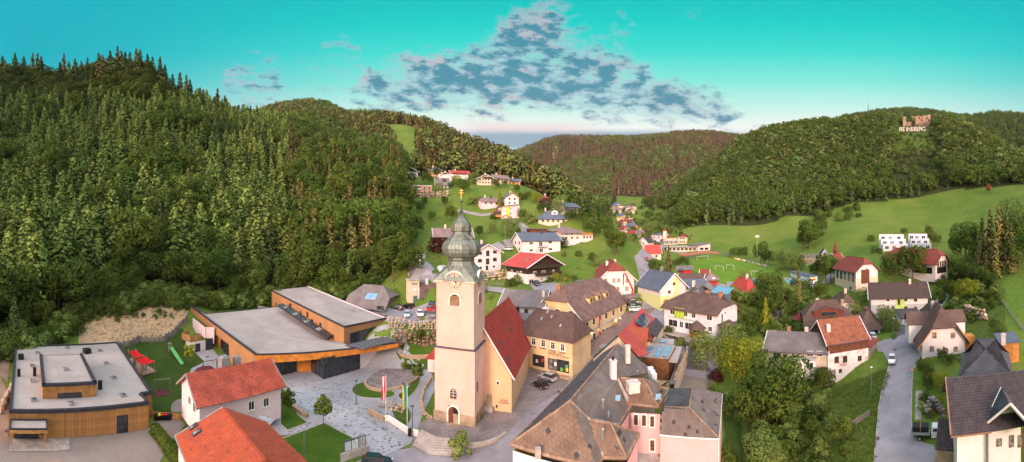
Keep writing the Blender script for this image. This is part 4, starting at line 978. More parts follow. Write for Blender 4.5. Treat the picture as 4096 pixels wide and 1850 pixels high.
 def wallq(i,m,name,z1=ztop):b=MB();a,e=gp[i],gp[i+1];b.hexa([dn(a,-.5),dn(e,-.5),dn(e,-.5)+Vector((.05,.3,0)),dn(a,-.5)+Vector((.05,.3,0))],[dn(a,z1),dn(e,z1),dn(e,z1)+Vector((.05,.3,0)),dn(a,z1)+Vector((.05,.3,0))]);return b.build(name,m,o)
 wallq(2,oshing_m,'shingled_wall');wallq(5,wh_m,'white_wall',4.9);wallq(7,wh_m,'white_wall',4.9);wallq(6,glass_m,'glazed_door',4.9)
 b=MB();b.face([dn(A,-.3),dn(gp[0],-.3),dn(gp[0],5),dn(A,5)]);b.build('corner_wall',shing_m,o)
 def bay(i,n,rows):
  a,e=gp[i],gp[i+1];d=dn(e,0)-dn(a,0);L=d.length;d.normalize();nn=Vector((d.y,-d.x,0));nn=nn if nn.y<0 else-nn
  fr_=MB()
  for k in range(n+1):fr_.box(dn(a+d*L*k/n,ztop/2)+nn*.06,d*.06,nn*.09,UP*ztop/2)
  for k in range(rows+1):fr_.box(dn(a+d*L/2,ztop*k/rows)+nn*.05,d*L/2,nn*.07,UP*.06)
  fo=fr_.build('glazing_frame',alu_m,o)
  for k in range(n):
   for r in range(rows):
    g_=MB();c2=dn(a+d*L*(k+.5)/n,ztop*(r+.5)/rows)+nn*.02;g_.box(c2,d*(L/n/2-.03),nn*.02,UP*(ztop/rows/2-.03));g_.build('pane',glass_m,fo)
 bay(1,3,1);bay(3,3,2);bay(4,6,2)
 b=MB();a=gp[0];b.face([dn(gp[0],-.2),dn(gp[1],-.2),dn(gp[1],4.8),dn(gp[0],4.8)]);b.build('side_glazing',glass_m,o)
 b=MB();b.box((gp[7]+gp[8])/2+UP*1.8+Vector((0,-.12,0)),(.9,0,0),(0,.06,0),UP*.7);b.build('wall_panel',beige_m,o)
# dark lining behind the glass so that the rooms read as depth
# upper block
 F0=P(*q('B',1048,440),90.0);ft=P(*q('B',1048,326),90.0)
 R0=P(*q('B',1308,272),101.0);zt=ft.z;R0.z=P(*q('B',1308,272),101.0).z
 Lb=P(*q('B',600,99),124.0);Rb=P(*q('B',826,74),131.0)
 tp_=[ft,R0,Rb,Lb]
 b=MB();b.face([dn(ft,4),dn(Lb,4),Lb,ft]);b.build('upper_side_wall',shing_m,o)
 b=MB();b.face([dn(ft,4),dn(R0,4),R0,ft]);b.build('upper_front_wall',shing_m,o)
 b=MB();b.face([dn(R0,2),dn(Rb,2),Rb,R0]);b.face([dn(Rb,2),dn(Lb,2),Lb,Rb]);b.build('upper_back_wall',shing_m,o)
 b=MB();b.face([p_+UP*.05 for p_ in tp_]);b.build('upper_gravel_roof',gravelroof_m,o)
 b=MB()
 for a,e in((ft,R0),(Lb,ft)):b.tube(a+UP*.1,e+UP*.1,.26,n=4)
 b.build('roof_edge',alu_m,o)
 b=MB();b.tube(R0+UP*.1,Rb+UP*.1,.22,n=4);b.build('roof_edge',pinkw_m,o)
 d=(dn(R0,0)-dn(ft,0));L=d.length;d.normalize();nn=Vector((d.y,-d.x,0));nn=nn if nn.y<0 else-nn
 def onf(x,y):return ray_plane(*q('B',x,y),ft,nn)
 a0,a1=onf(1085,360),onf(1280,318);zz0,zz1=onf(1180,400).z,onf(1180,338).z
 fr_=MB();u0,u1=(a0-ft).dot(d),(a1-ft).dot(d)
 fr_.box(dn(ft+d*(u0+u1)/2,(zz0+zz1)/2)+nn*.06,d*(u1-u0)/2,nn*.05,UP*(zz1-zz0)/2);fo=fr_.build('studio_window',dframe_m,o)
 for k in range(5):g_=MB();g_.box(dn(ft+d*(u0+(u1-u0)*(k+.5)/5),(zz0+zz1)/2)+nn*.13,d*((u1-u0)/10-.06),nn*.02,UP*((zz1-zz0)/2-.08));g_.build('pane',glass_m,fo)
 b=MB();b.box(onf(1262,350)+nn*.2,d*.12,nn*.12,UP*1.9);b.build('timber_post',owood_m,o)
# small windows on the long shingled side
 d2=(dn(Lb,0)-dn(ft,0)).normalized();n2=Vector((d2.y,-d2.x,0));n2=n2 if n2.x<0 else-n2
 for x,y,w,h in((628,184,.6,1.0),(716,193,1.2,1.4),(780,238,.7,1.4),(822,247,.9,1.5),(850,287,1.2,.9),(902,315,.9,1.5)):
  c2=ray_plane(*q('B',x,y),ft,n2);b=MB();b.box(c2+n2*.04,d2*w/2,n2*.06,UP*h/2);wo=b.build('window',dframe_m,o)
  g_=MB();g_.box(c2+n2*.11,d2*(w/2-.1),n2*.01,UP*(h/2-.1));g_.build('pane',glass_m,wo)
# glazed strip of roof lights between the two roofs
 s0,s1=P(*q('B',652,190),113.0),P(*q('B',962,392),92.5);dd=(s1-s0)/13;sw=Vector((dd.y,-dd.x,0)).normalized()*.85
 if sw.x>0:sw=-sw
 b=MB();b.hexa([s0+sw-UP*.3,s1+sw-UP*.3,s1-sw-UP*.3,s0-sw-UP*.3],[s0+sw+UP*.25,s1+sw+UP*.25,s1-sw+UP*.55,s0-sw+UP*.55]);so_=b.build('rooflight_strip',alu_m,o)
 for k in range(13):
  a,e=s0+dd*(k+.1),s0+dd*(k+.9);g_=MB();g_.face([a+sw*.85+UP*.32,e+sw*.85+UP*.32,e-sw*.85+UP*.6,a-sw*.85+UP*.6]);g_.build('pane',lglass_m if k%3==1 else glass_m,so_)
# pergola of pale slats over the terrace
 t0,t1,t2,t3=[Pz(*q('B',x,y),6.5)for x,y in((1085,436),(1320,385),(1368,410),(1165,460))]
 b=MB()
 for k in range(11):u=k/10;b.tube(t0+(t1-t0)*u,t3+(t2-t3)*u,.06,n=4)
 b.build('pergola_slats',steel_m,o)
 b=MB()
 for k in range(6):u=k/5;b.tube(t0+(t3-t0)*u+UP*.08,t1+(t2-t1)*u+UP*.08,.06,n=4)
 b.build('pergola_rails',steel_m,o)
 b=MB();b.face([Pz(*q('B',x,y),6.0)for x,y in((1050,440),(1085,425),(1310,380),(1372,412),(1150,468))]);b.build('terrace_floor',drab_m,o)
# cowl, vent boxes
 b=MB();c2=P(*q('B',1103,218),104);b.lathe(c2-UP*.6,[(.25,0),(.25,.7),(.4,.8),(.4,1.1),(.1,1.3)],8);b.build('cowl',steel_m,o)
 b=MB();c2=P(*q('B',545,205),120);b.box(c2,(1.6,.3,0),(-.1,.5,0),UP*.35);b.build('vent_unit',steel_m,o)
# white and timber annexe at the left with its terrace balustrade and doors
 e0,e1,e2=P(*q('O',765,140),93),P(*q('O',905,130),92),P(*q('O',1045,105),92.5)
 b=MB();zz=2.2
 pr=[Pz(*q('O',785,190),1.4),Pz(*q('O',900,237),1.4),Pz(*q('O',1040,210),1.4),Pz(*q('O',1135,200),1.4)]
 for a,e in zip(pr[:2],pr[1:3]):b.face([dn(a,-1),dn(e,-1),dn(e,4.3),dn(a,4.3)])
 b.build('annexe_wall',wh_m,o)
 b=MB();b.face([dn(pr[2],-1),dn(pr[3],-1),dn(pr[3],4.6),dn(pr[2],4.6)]);b.build('annexe_door_wall',alu_m,o)
 b=MB();a,e=pr[1],pr[2];d3=(dn(e,0)-dn(a,0)).normalized();b.box(dn(a,2.5)+d3*1.0+Vector((0,-.06,0)),d3*.75,(0,.05,0),UP*1.2);b.build('door',alu_m,o)
 b=MB()
 pb=[p_+Vector((-.6,-.9,0))for p_ in pr[:3]]
 back=dn(pr[0],0)+Vector((-2.0,3.0,0))
 rail=[back,dn(pb[0],0),dn(pb[1],0),dn(pb[2],0)]
 for a,e in zip(rail,rail[1:]):
  d3=(e-a);L=d3.length;d3.normalize();n3=Vector((d3.y,-d3.x,0))
  for k in range(int(L/.2)):b.box(a+d3*(k+.5)*.2+UP*5.05,d3*.08,n3*.03,UP*.85)
 b.build('balustrade_boards',lwood_m,o,kind='stuff')
 b=MB();b.face([dn(pb[0],4.3),dn(pb[1],4.3),dn(pb[2],4.3),dn(pr[3],4.3)+Vector((0,5,0)),dn(back,4.3)+Vector((0,4,0))]);b.build('annexe_roof',lawn_m,o)
 b=MB();a=dn(pr[2],0)+Vector((-1.6,1,0));e=P(*q('A',1280,205),108);b.hexa([dn(a,3),dn(e,3),dn(e,3)+Vector((.4,0,0)),dn(a,3)+Vector((.4,0,0))],[dn(a,7.2),dn(e,e.z),dn(e,e.z)+Vector((.4,0,0)),dn(a,7.2)+Vector((.4,0,0))]);b.build('white_side_wall',pinkw_m,o)
 b=MB();b.face([dn(a,3),dn(pr[3],3)+Vector((0,.5,0)),dn(pr[3],7.4)+Vector((0,.5,0)),dn(a,7.2)]);b.build('white_back_wall',pinkw_m,o)
school()
# ------------------------------------------------------------------ red-roofed pink and white house in two wings, bottom left
h=House('red_roofed_house','rosy white two-storey house with fluted red roof tiles and two grey flues','house',q('B',152,800),55.5,q('B',655,700)[0],62.5,8.2,q('B',152,985)[1],wall=pinkw_m)
h.walls('gable','f',2.9);h.roof(rtile2_m,ov=.75,ov2=.75,gutter=zinc_m,trim=zinc_m)
h.tiles(rtile2_m,.36,.42,'pan',seed=4,jit=.02,mi=(0,1),mats=[rtile2_m,mat('aged_roof_tiles',(.30,.075,.04))])
for(x0,y0,x1,y1)in((456,785,491,840),(548,765,581,818),(550,880,582,938)):h.wpx('f','B',x0,y0,x1,y1,gl=glass_m,sill=True)
h.wpx('l','B',84,755,98,808,sill=True);h.wpx('l','B',113,797,127,855,sill=True)
for n_,mm,w_,hh in((6.8,5.6,1.5,2.2),(9.2,5.4,1.1,1.7)):
 h.chimney(n_,mm,w_,hh,m=zinc_m)
b=MB();b.tube(h.p(h.L+.15,-.1,h.ze),h.p(h.L+.15,-.1,h.zb),.06);b.build('downpipe',drab_m,h.o)
ha=h
# the lower wing: a big orange-red gabled roof running towards the camera
def wing():
 o=thing('orange_roofed_wing','low wing with a bright orange-red tiled roof and two roof windows at the bottom edge','house',(*(Pz(*q('B',300,1000),3)[:2]),0))
 ap=P(*q('B',298,822),51.0);apf=P(*q('B',560,1140),39.5);apf.z=ap.z
 za=ap.z;ridge1=Pz(*q('B',558,1148),za)
 el=Pz(*q('B',0,1000),za-3.6);el0=Pz(*q('B',118,862),za-2.5)
 k=(ridge1-ap);zE=za-3.5
 L1=Pz(*q('B',0,1002),zE);L2=L1+k*.95
 R1=Pz(*q('B',560,912),za-2.2);R2=Pz(*q('B',770,1190),za-3.2)
 R1=P(*q('B',565,915),52.5);R2=R1+k*.95;
 Lw=Pz(*q('B',150,905),zE+1.2)
 planes=[([L1,L2,ridge1,ap],k),([R1,ap,ridge1,R2],k)]
 b=MB()
 for pp,e in planes:b.slab(pp,.2)
 b.build('roof',rtile_m,o);t_=MB()
 for i,(pp,e)in enumerate(planes):tiled(t_,[p_+UP*.01 for p_ in pp],e,.42,.46,th=.05,seed=8+i,jit=.025,mi=(0,1,2))
 t_.build('roof_tiles',[rtile_m,rtile2_m,mat('aged_roof_tiles',(.30,.075,.04))],o,kind='stuff')
 b=MB();b.path([L2,L1,ap,R1],.14,4);b.build('verge_flashing',zinc_m,o)
 b=MB()
 for i in range(26):c=ap+(ridge1-ap)*(i+.5)/26;b.box(c+UP*.08,(ridge1-ap)/26*.47,Vector((.13,.03,0)),UP*.06)
 b.build('ridge_tiles',rtile_m,o,kind='stuff')
 dnz=lambda p_,z:Vector((p_.x,p_.y,z));inw=(ap-L1)*.06;inw.z=0
 b=MB();rw=(ap-R1)*.06;rw.z=0
 L1b,L2b,R1b,R2b=L1+inw+k*.03,L2+inw-k*.03,R1+rw+k*.03,R2+rw-k*.03
 for a,c in((L1b,L2b),(R1b,R2b)):b.face([dnz(a,-1),dnz(c,-1),c-UP*.25,a-UP*.25])
 b.face([dnz(L1b,-1),dnz(R1b,-1),R1b-UP*.2,ap-UP*.25+k*.03,L1b-UP*.2]);b.face([dnz(L2b,-1),dnz(R2b,-1),R2b-UP*.2,ridge1-UP*.25,L2b-UP*.2])
 b.build('wall',pinkw_m,o)
 n=MG.normal([L1,L2,ridge1]);n=n if n.z>0 else-n
 for x,y in((117,946),(138,984)):
  c=ray_plane(*q('B',x,y),ap,n);u=k.normalized();v=n.cross(u).normalized()
  b=MB();b.box(c+n*.12,u*.38,v*.62,n*.1);w_=b.build('roof_window',dframe_m,o);g_=MB();g_.box(c+n*.23,u*.27,v*.5,n*.01);g_.build('pane',lglass_m,w_)
# small porch roof on the right
 b=MB();c=P(*q('B',545,925),53);b.slab([c+Vector(v_)for v_ in((-1.2,-.6,0),(1.2,-.3,0),(1.2,1.2,.5),(-1.2,.9,.5))],.12);b.build('porch_roof',zinc_m,o)
wing()
# ------------------------------------------------------------------ the parish church
copper_m=mat('patinated_copper',(0.23,0.29,0.245),rough=0.55,scale=1.2,col2=(0.16,0.17,0.14),metal=0.25,dirt=((0.055,0.045,0.035),0.8,0.53,0.7,0.25),spec=0.6)
copb_m=mat('dark_copper',(0.085,0.075,0.06),rough=0.45,scale=1.2,col2=(0.15,0.18,0.15),metal=0.3,spec=0.6)
gold_m=mat('gilding',(0.42,0.25,0.05),rough=0.45,metal=0.8,var=0.05)
stone_m=mat('plinth_stone',(0.36,0.28,0.19),rough=0.95,scale=0.8,var=0.2)
louv_m=mat('weathered_louvres',(0.30,0.19,0.11),rough=0.9,var=0.2)
def dnz(p_,z):return Vector((p_.x,p_.y,z))
def church():
 def sec(xl,xr,y,zl=None):pass
 zs=lambda py,D:HC-tn(py)*D
 C0=Pz(1896.6,1716,0);L0=Pz(1733.5,1683.5,0);Dc=math.hypot(C0.x,C0.y)
 u=(L0-C0);wid=u.length;u.normalize();v=Vector((-u.y,u.x,0));v=v if v.y>0 else-v
 zstr=zs(1408,Dc+.2);zcor=zs(1131,Dc+.6)
 o=thing('church_tower','tall pale church tower with clock faces, green onion dome and gold cross','church tower',(*((C0+L0)/2)[:2],0))
 dep=wid*.98
 c0,l0=C0+v*.45+u*.0,L0+v*.45
# lower and upper shafts
 def shaft(ins,z0,z1,m,name):
  a,b_=c0+(u+v)*ins,l0+(-u+v)*ins;c,d=l0+(-u)*ins+v*(dep-ins),c0+u*ins+v*(dep-ins)
  b=MB();b.hexa([dnz(x,z0)for x in(a,b_,c,d)],[dnz(x,z1)for x in(a,b_,c,d)]);return b.build(name,m,o)
 shaft(-.12,-.3,1.7,stone_m,'plinth');shaft(0.05,1.7,zstr,church_m,'lower_shaft');shaft(-.16,zstr-.1,zstr+.12,drab_m,'string_course');shaft(.28,zstr+.1,zcor,church_m,'upper_shaft')
# cornice: straight with a raised arch over each clock
 e=.28;A,B_=c0+(u+v)*.28,l0+(-u+v)*.28;w2=(B_-A).length;cx2=w2/2
 faces=[(A,u,-v),(B_,v,u),(A+v*(dep-.56),u,v),(A,v,-u)]
 wi=[w2,dep-.56,w2,dep-.56]
 b=MB();ar=MB()
 for(p0,d,n),w in zip(faces,wi):
  ra=1.75;pts=[(-.25,0),(w/2-ra-.35,0)]+[(w/2-ra*math.cos(math.pi*k/10),.15+1.55*math.sin(math.pi*k/10))for k in range(11)]+[(w/2+ra+.35,0),(w+.25,0)]
  for(x0,z0),(x1,z1)in zip(pts,pts[1:]):
   a,c=dnz(p0+d*x0,zcor+z0),dnz(p0+d*x1,zcor+z1)
   b.hexa([a-n*.1-UP*.22,c-n*.1-UP*.22,c+n*.32-UP*.1,a+n*.32-UP*.1],[a-n*.1+UP*.12,c-n*.1+UP*.12,c+n*.36+UP*.12,a+n*.36+UP*.12])
  g=[dnz(p0+d*(w/2-ra*math.cos(math.pi*k/10))+n*.01,zcor-.05+1.55*math.sin(math.pi*k/10))for k in range(11)]
  ar.face(g);ar.face([x-n*2.2 for x in g])
  for k in range(10):ar.face([g[k],g[k+1],g[k+1]-n*2.2,g[k]-n*2.2])
 b.build('cornice',trim_m,o);ar.build('clock_gable',church_m,o)
 ct=(c0+l0)/2+v*dep/2;ct=Vector((ct.x,ct.y,0));ang=math.atan2(u.y,u.x)
 Dm=math.hypot(ct.x,ct.y);Z=lambda py:zs(py,Dm)
 hw=w2/2+.45
# roof skirt from square to octagon
 def ring(hws,z,oct_=0.0):
  """square ring with cut corners: oct_ 0 = square, 1 = regular octagon"""
  k=1-oct_*(1-math.tan(math.pi/8));out=[]
  for a,c in((1,k),(k,1),(-k,1),(-1,k),(-1,-k),(-k,-1),(k,-1),(1,-k)):out.append(dnz(ct,z)+(u*a+v*c)*hws)
  return out
 prof=[(hw,zcor+.12,0.02),(hw*.93,zcor+.7,.12),(hw*.74,Z(1075),.5),(hw*.60,Z(1060),.85),(hw*.55,Z(1048),1),(hw*.545,Z(1043),1)]
 def skin(pr,name,m,seams=True):
  b=MB();rings=[ring(*p_)for p_ in pr]
  for r0,r1 in zip(rings,rings[1:]):
   for i in range(8):b.face([r0[i],r0[(i+1)%8],r1[(i+1)%8],r1[i]])
  b.face(rings[-1]);ob=b.build(name,m,o)
  if seams:
   s_=MB()
   for r0,r1 in zip(rings,rings[1:]):
    for i in range(8):
     for t_ in(0.0,.25,.5,.75):
      p0=r0[i].lerp(r0[(i+1)%8],t_);p1=r1[i].lerp(r1[(i+1)%8],t_)
      if(p0-p1).length>.05:s_.tube(p0,p1,.045,n=3)
   s_.build('standing_seams',copb_m,ob,kind='stuff')
  return ob
 skin(prof,'roof_skirt',copper_m)
 R8=lambda px:px/F*Dm
 skin([(R8(48),Z(1043),1),(R8(50),Z(1040),1),(R8(47),Z(1036),1),(R8(46),Z(1030),1)],'drum',copb_m,False)
 skin([(R8(46),Z(1032),1),(R8(60),Z(1024),1),(R8(69),Z(1010),1),(R8(72),Z(994),1),(R8(69),Z(978),1),(R8(60),Z(966),1),(R8(50),Z(958),1)],'onion_dome',copper_m)
 skin([(R8(52),Z(959),1),(R8(52),Z(956),1),(R8(40),Z(946),1),(R8(34),Z(937),1),(R8(33),Z(928),1),(R8(38),Z(925),1),(R8(38),Z(921),1)],'upper_drum',copper_m)
 skin([(R8(36),Z(922),1),(R8(36.5),Z(910),1),(R8(33),Z(896),1),(R8(25),Z(884),1),(R8(14),Z(868),1),(R8(7),Z(852),1),(R8(3.5),Z(840),1)],'upper_onion',copper_m)
 b=MB();b.lathe(dnz(ct,Z(842)),[(R8(3),0),(R8(2.2),Z(812)-Z(842)),(R8(2.2),Z(809)-Z(842))],8);b.build('finial_rod',copb_m,o)
 b=MB();zc=Z(804);b.lathe(dnz(ct,zc),[(R8(7.5)*math.cos(t_),R8(7.5)*math.sin(t_))for t_ in(-1.5,-1,-.5,0,.5,1,1.5)],12);b.build('finial_ball',copb_m,o)
 b=MB();s_=u;z0,z1=Z(798),Z(756);th=.06
 b.box(dnz(ct,(z0+z1)/2),s_*th,v*.06,UP*(z1-z0)/2)
 for py,w in((763,8.5),(772.5,10.5)):b.box(dnz(ct,Z(py)),s_*R8(w),v*.05,UP*.055)
 for py,w in((763,8.5),(772.5,10.5)):
  for sg in(-1,1):b.blob(dnz(ct,Z(py))+s_*R8(w)*sg,.12,.12,.12,1,rough=.02)
 b.blob(dnz(ct,z1),.12,.12,.12,1,rough=.02);b.build('cross',gold_m,o)
# clocks
 Dw=mat('clock_face',(0.70,0.60,0.48),var=0.04)
 for(p0,d,n),w in(((faces[0]),w2),(faces[3],dep-.56)):
  c=dnz(p0+d*w/2,zcor+.08)+n*.06;r_=1.12
  disc=lambda rr,oo:[c+n*oo+(d*math.cos(2*math.pi*k/32)+UP*math.sin(2*math.pi*k/32))*rr for k in range(32)]
  b=MB();b.hexa(disc(r_+.1,-.1),disc(r_+.1,.05));clk=b.build('clock',dframe_m,o)
  b=MB();b.hexa(disc(r_+.02,.0),disc(r_+.02,.07));b.build('dial',Dw,clk)
  for k in range(12):
   a=2*math.pi*k/12;dr=d*math.sin(a)+UP*math.cos(a);tg=d*math.cos(a)-UP*math.sin(a)
   b=MB();b.box(c+n*.085+dr*(r_*.84),tg*(.085 if k%3 else.12),n*.015,dr*.15);b.build('hour_numeral',gold_m if k%2 else copb_m,clk)
  s0,s1=disc(r_*.62,.09),disc(r_*.66,.09);b=MB()
  for k in range(32):b.face([s0[k],s0[(k+1)%32],s1[(k+1)%32],s1[k]])
  b.build('minute_ring',copb_m,clk)
  for a,L_,w_,o_ in((R(205),.85,.05,.11),(R(237),.55,.07,.13)):
   dr=d*math.sin(a)*(1 if n.dot(-v)>.5 else 1)+UP*math.cos(a);tg=d*math.cos(a)-UP*math.sin(a);b=MB();b.box(c+n*o_+dr*L_*.42,tg*w_,n*.012,dr*L_*.55);b.build('clock_hand',black_m,clk)
# belfry openings: round-headed with louvres
 for(p0,d,n),w,ww in((faces[0],w2,1.02),(faces[3],dep-.56,1.0)):
  zt,zb_=zcor-2.1-ww,zs(1233,Dc);c=p0+d*w/2
  arc=[dnz(c+d*ww*math.cos(math.pi*k/8),zt+ww*math.sin(math.pi*k/8))+n*.03 for k in range(9)]
  b=MB();b.face([dnz(c+d*ww,zb_)+n*.03]+arc+[dnz(c-d*ww,zb_)+n*.03]);wo=b.build('belfry_opening',black_m,o)
  k=MB();pts=[dnz(c+d*ww,zb_)]+[p_-n*.03 for p_ in arc]+[dnz(c-d*ww,zb_)]
  for p_,q_ in zip(pts,pts[1:]):k.tube(p_+n*.03,q_+n*.03,.13,n=4)
  k.build('surround',trim_m,wo)
  z=zb_+.15;
  while z<zt+ww-.25:
   hwid=ww-.1 if z<zt else math.sqrt(max(ww**2-(z-zt)**2,0.01))-.1
   k=MB();k.box(dnz(c,z)+n*.1,d*hwid,n*.07+UP*.05,UP*.07-n*.03);k.build('louvre',louv_m,wo);z+=.24
# small windows and the door on the front
 fn,fd=-v,-u
 FA=c0+v*.05+u*.05
 def fpos(k,x,y):return ray_plane(*q(k,x,y),FA,v)
 c=fpos('C',331,740);b=MB();ww,hh=.5,.75
 pts=[c+fd*x*ww+UP*z for x,z in((1,-hh),(1,hh*.5),(.7,hh*.9),(0,hh*1.15),(-.7,hh*.9),(-1,hh*.5),(-1,-hh))];b.face([p_+fn*.05 for p_ in pts]);wo=b.build('arched_window',glass_m,o)
 b=MB();b.path([p_+fn*.05 for p_ in pts+pts[:1]],.09,4);b.build('frame',bframe_m,wo)
 b=MB();b.box(c+fn*.07,fd*.03,fn*.02,UP*hh*1.05)
 for z in(-.3,.2,.6):b.box(c+fn*.07+UP*z,fd*ww*.9,fn*.02,UP*.03)
 b.build('glazing_bars',wframe_m,wo)
 c=fpos('C',333,878);c=dnz(c,1.35);ww,hh=1.05,1.35
 pts=[c+fd*ww*math.cos(a)+UP*(hh*.55+.95*math.sin(a))for a in[math.pi*k/10 for k in range(11)]];ring_=[c+fd*ww-UP*hh]+pts+[c-fd*ww-UP*hh]
 b=MB();b.face([p_+fn*.16 for p_ in ring_]);do=b.build('door_recess',black_m,o)
 b=MB();b.path([p_+fn*.16 for p_ in ring_],.16,4);b.build('door_surround',trim_m,do)
 b=MB();b.box(c-fd*.05+fn*.2,fd*.03,fn*.02,UP*hh);b.box(c-fd*.52+fn*.19-UP*.05,fd*.42,fn*.02,UP*(hh+.35));b.build('door_leaf',bwood_m,do)
 b=MB();b.box(dnz(c,.06)+fn*.5,fd*1.3,fn*.55,UP*.07);b.build('doorstep',stone_m,o)
 c=ray_plane(*q('C',480,695),c0,u);b=MB();b.box(c-u*.04,v*.25,u*.05,UP*.8);b.build('slit_window',glass_m,o)
# ---------------- nave: gable wall right of the tower, its ridge running back
 n_=thing('church_nave','church nave with steep dark-red roof and warm yellow gable wall behind the tower','church',(*(Pz(*q('C',600,850),0)[:2]),0))
 Rb=Pz(*q('C',692,858),0);Dr=math.hypot(Rb.x,Rb.y);ev=zs(q('C',0,625)[1],Dr)
 gl=-u
 g0=Rb-gl*(Rb-(c0+v*1.2)).dot(gl)
 W_=(Rb-g0).dot(gl);half=W_+1.0
 apx=Rb-gl*half;slope=1.55;za=ev+half*slope
 lenn=25.0;nv=v
 b=MB();b.face([dnz(Rb,-.6),dnz(Rb,ev),dnz(apx,za-.05),dnz(apx-gl*half,ev),dnz(apx-gl*half,-.6)])
 Rk=Rb+nv*lenn;Lk=apx-gl*half+nv*lenn
 b.face([dnz(Rb,-.6),dnz(Rk,-.6),dnz(Rk,ev),dnz(Rb,ev)]);b.face([dnz(Rk,-.6),dnz(Lk,-.6),dnz(Lk,ev),dnz(apx+nv*lenn,za),dnz(Rk,ev)]);b.face([dnz(Lk,-.6),dnz(Lk-nv*lenn,-.6),dnz(Lk-nv*lenn,ev),dnz(Lk,ev)])
 b.build('wall',churchn_m,n_)
 def rp(s,t,k):return dnz(apx+gl*s*half*t+nv*k,za+.3-t*half*slope)
 b=MB();b.slab([rp(1,1.1,-.35),rp(1,0,-.35),rp(1,0,lenn+.4),rp(1,1.1,lenn+.4)],.25);b.slab([rp(-1,1.1,-.35),rp(-1,0,-.35),rp(-1,0,lenn+.4),rp(-1,1.1,lenn+.4)],.25);nr=b.build('roof',rnave_m,n_)
 t_=MB();tiled(t_,[rp(1,1.1,-.33),rp(1,1.1,lenn+.4),rp(1,0,lenn+.4),rp(1,0,-.33)],nv,.45,.4,seed=3,jit=.008);t_.build('roof_tiles',rnave_m,n_,kind='stuff')
 b=MB();b.tube(rp(1,1.1,-.38),rp(1,0,-.38),.16,n=4);b.build('verge',trim_m,n_)
 for k,t1 in((3.2,.52),(2.0,.80),(13,.5)):
  b=MB();c=rp(1,t1,k);nrm=Vector((gl.x*slope,gl.y*slope,1)).normalized();b.box(c+nrm*.1,nv*.45,(gl-UP*slope).normalized()*.3,nrm*.14);b.build('roof_hatch',drab_m,nr)
# wall features of the gable
 def gp_(x,y):return ray_plane(*q('C',x,y),Rb,nv)
 c=gp_(607,672);b=MB();b.box(c-nv*.03,gl*.32,nv*.05,UP*.4);wo=b.build('small_window',trim_m,n_);b=MB();b.box(c-nv*.09,gl*.2,nv*.02,UP*.28);b.build('pane',glass_m,wo)
 c=gp_(555,795);b=MB();b.box(c-nv*.1,gl*.45,nv*.12,UP*1.55);b.hexa([c-nv*.22-gl*.4+UP*1.5,c-nv*.22+gl*.4+UP*1.5,c+nv*0+gl*.4+UP*1.5,c-gl*.4+UP*1.5],[c-nv*.22-gl*.15+UP*1.8,c-nv*.22+gl*.15+UP*1.8,c+gl*.15+UP*1.8,c-gl*.15+UP*1.8]);b.build('stone_memorial',stone_m,n_)
 c=gp_(555,850);b=MB();b.box(dnz(c,.45)-nv*.5,gl*.8,nv*.45,UP*.45);b.build('memorial_base',conc_m,n_)
 c=gp_(600,815);b=MB();b.box(c-nv*.15,gl*.13,nv*.13,UP*.22);b.build('wall_lantern',dwood_m,n_)
 text('wall_inscription','ZUR EHRE\nGOTTES UND\nZUM GEDENKEN',gp_(645,788)-nv*.06,gl,UP,.28,louv_m,n_)
# low apse roofs seen left of the tower
 b=MB();p0=Pz(*q('C',172,605),0);p1=Pz(*q('C',208,608),0);w=Vector((.3,3.5,0));b.hexa([dnz(p0,-.3),dnz(p1,-.3)+(p1-p0)*1.5,dnz(p1,-.3)+w+(p1-p0)*1.5,dnz(p0,-.3)+w],[dnz(p0,3.3),dnz(p1,3.3)+(p1-p0)*1.5,dnz(p1,3.3)+w+(p1-p0)*1.5,dnz(p0,3.3)+w]);b.build('sacristy_wall',wh_m,n_)
 b=MB();x0=dnz(p0,3.2)-(p1-p0)*.4;x1=dnz(p1,3.2)+(p1-p0)*1.5;b.slab([x0-w*.1,x1-w*.1,x1+w*.5+UP*2.4,(x0+x1)/2+w*.5+UP*2.4],.15);b.slab([x0-w*.1,x0+w,(x0+x1)/2+w*.5+UP*2.4],.15);b.build('sacristy_roof',rnave_m,n_)
 return c0,l0,u,v,Rb,gl,nv
def text(name,body,loc,right,up,size,m,parent=None,extrude=.02,align='CENTER',**props):
 cu=bpy.data.curves.new(name,'FONT');cu.body=body;cu.size=size;cu.extrude=extrude;cu.align_x=align;cu.align_y='CENTER';cu.resolution_u=2
 ob=bpy.data.objects.new('tmp',cu);COL.objects.link(ob);bpy.context.view_layer.update()
 me=bpy.data.meshes.new_from_object(ob.evaluated_get(bpy.context.evaluated_depsgraph_get()));bpy.data.objects.remove(ob)
 me.name=name;me.materials.clear();me.materials.append(m)
 r,u_=Vector(right).normalized(),Vector(up).normalized();n=r.cross(u_)
 o0=parent_origin(parent)if parent is not None else Vector((0,0,0));vs=[]
 for v in me.vertices:v.co=Vector(loc)+r*v.co.x+u_*v.co.y+n*v.co.z-o0
 me.update()
 o=bpy.data.objects.new(name,me);COL.objects.link(o)
 if parent is not None:o.parent=parent
 for k,v in props.items():o[k]=v
 return o
CH0=church()
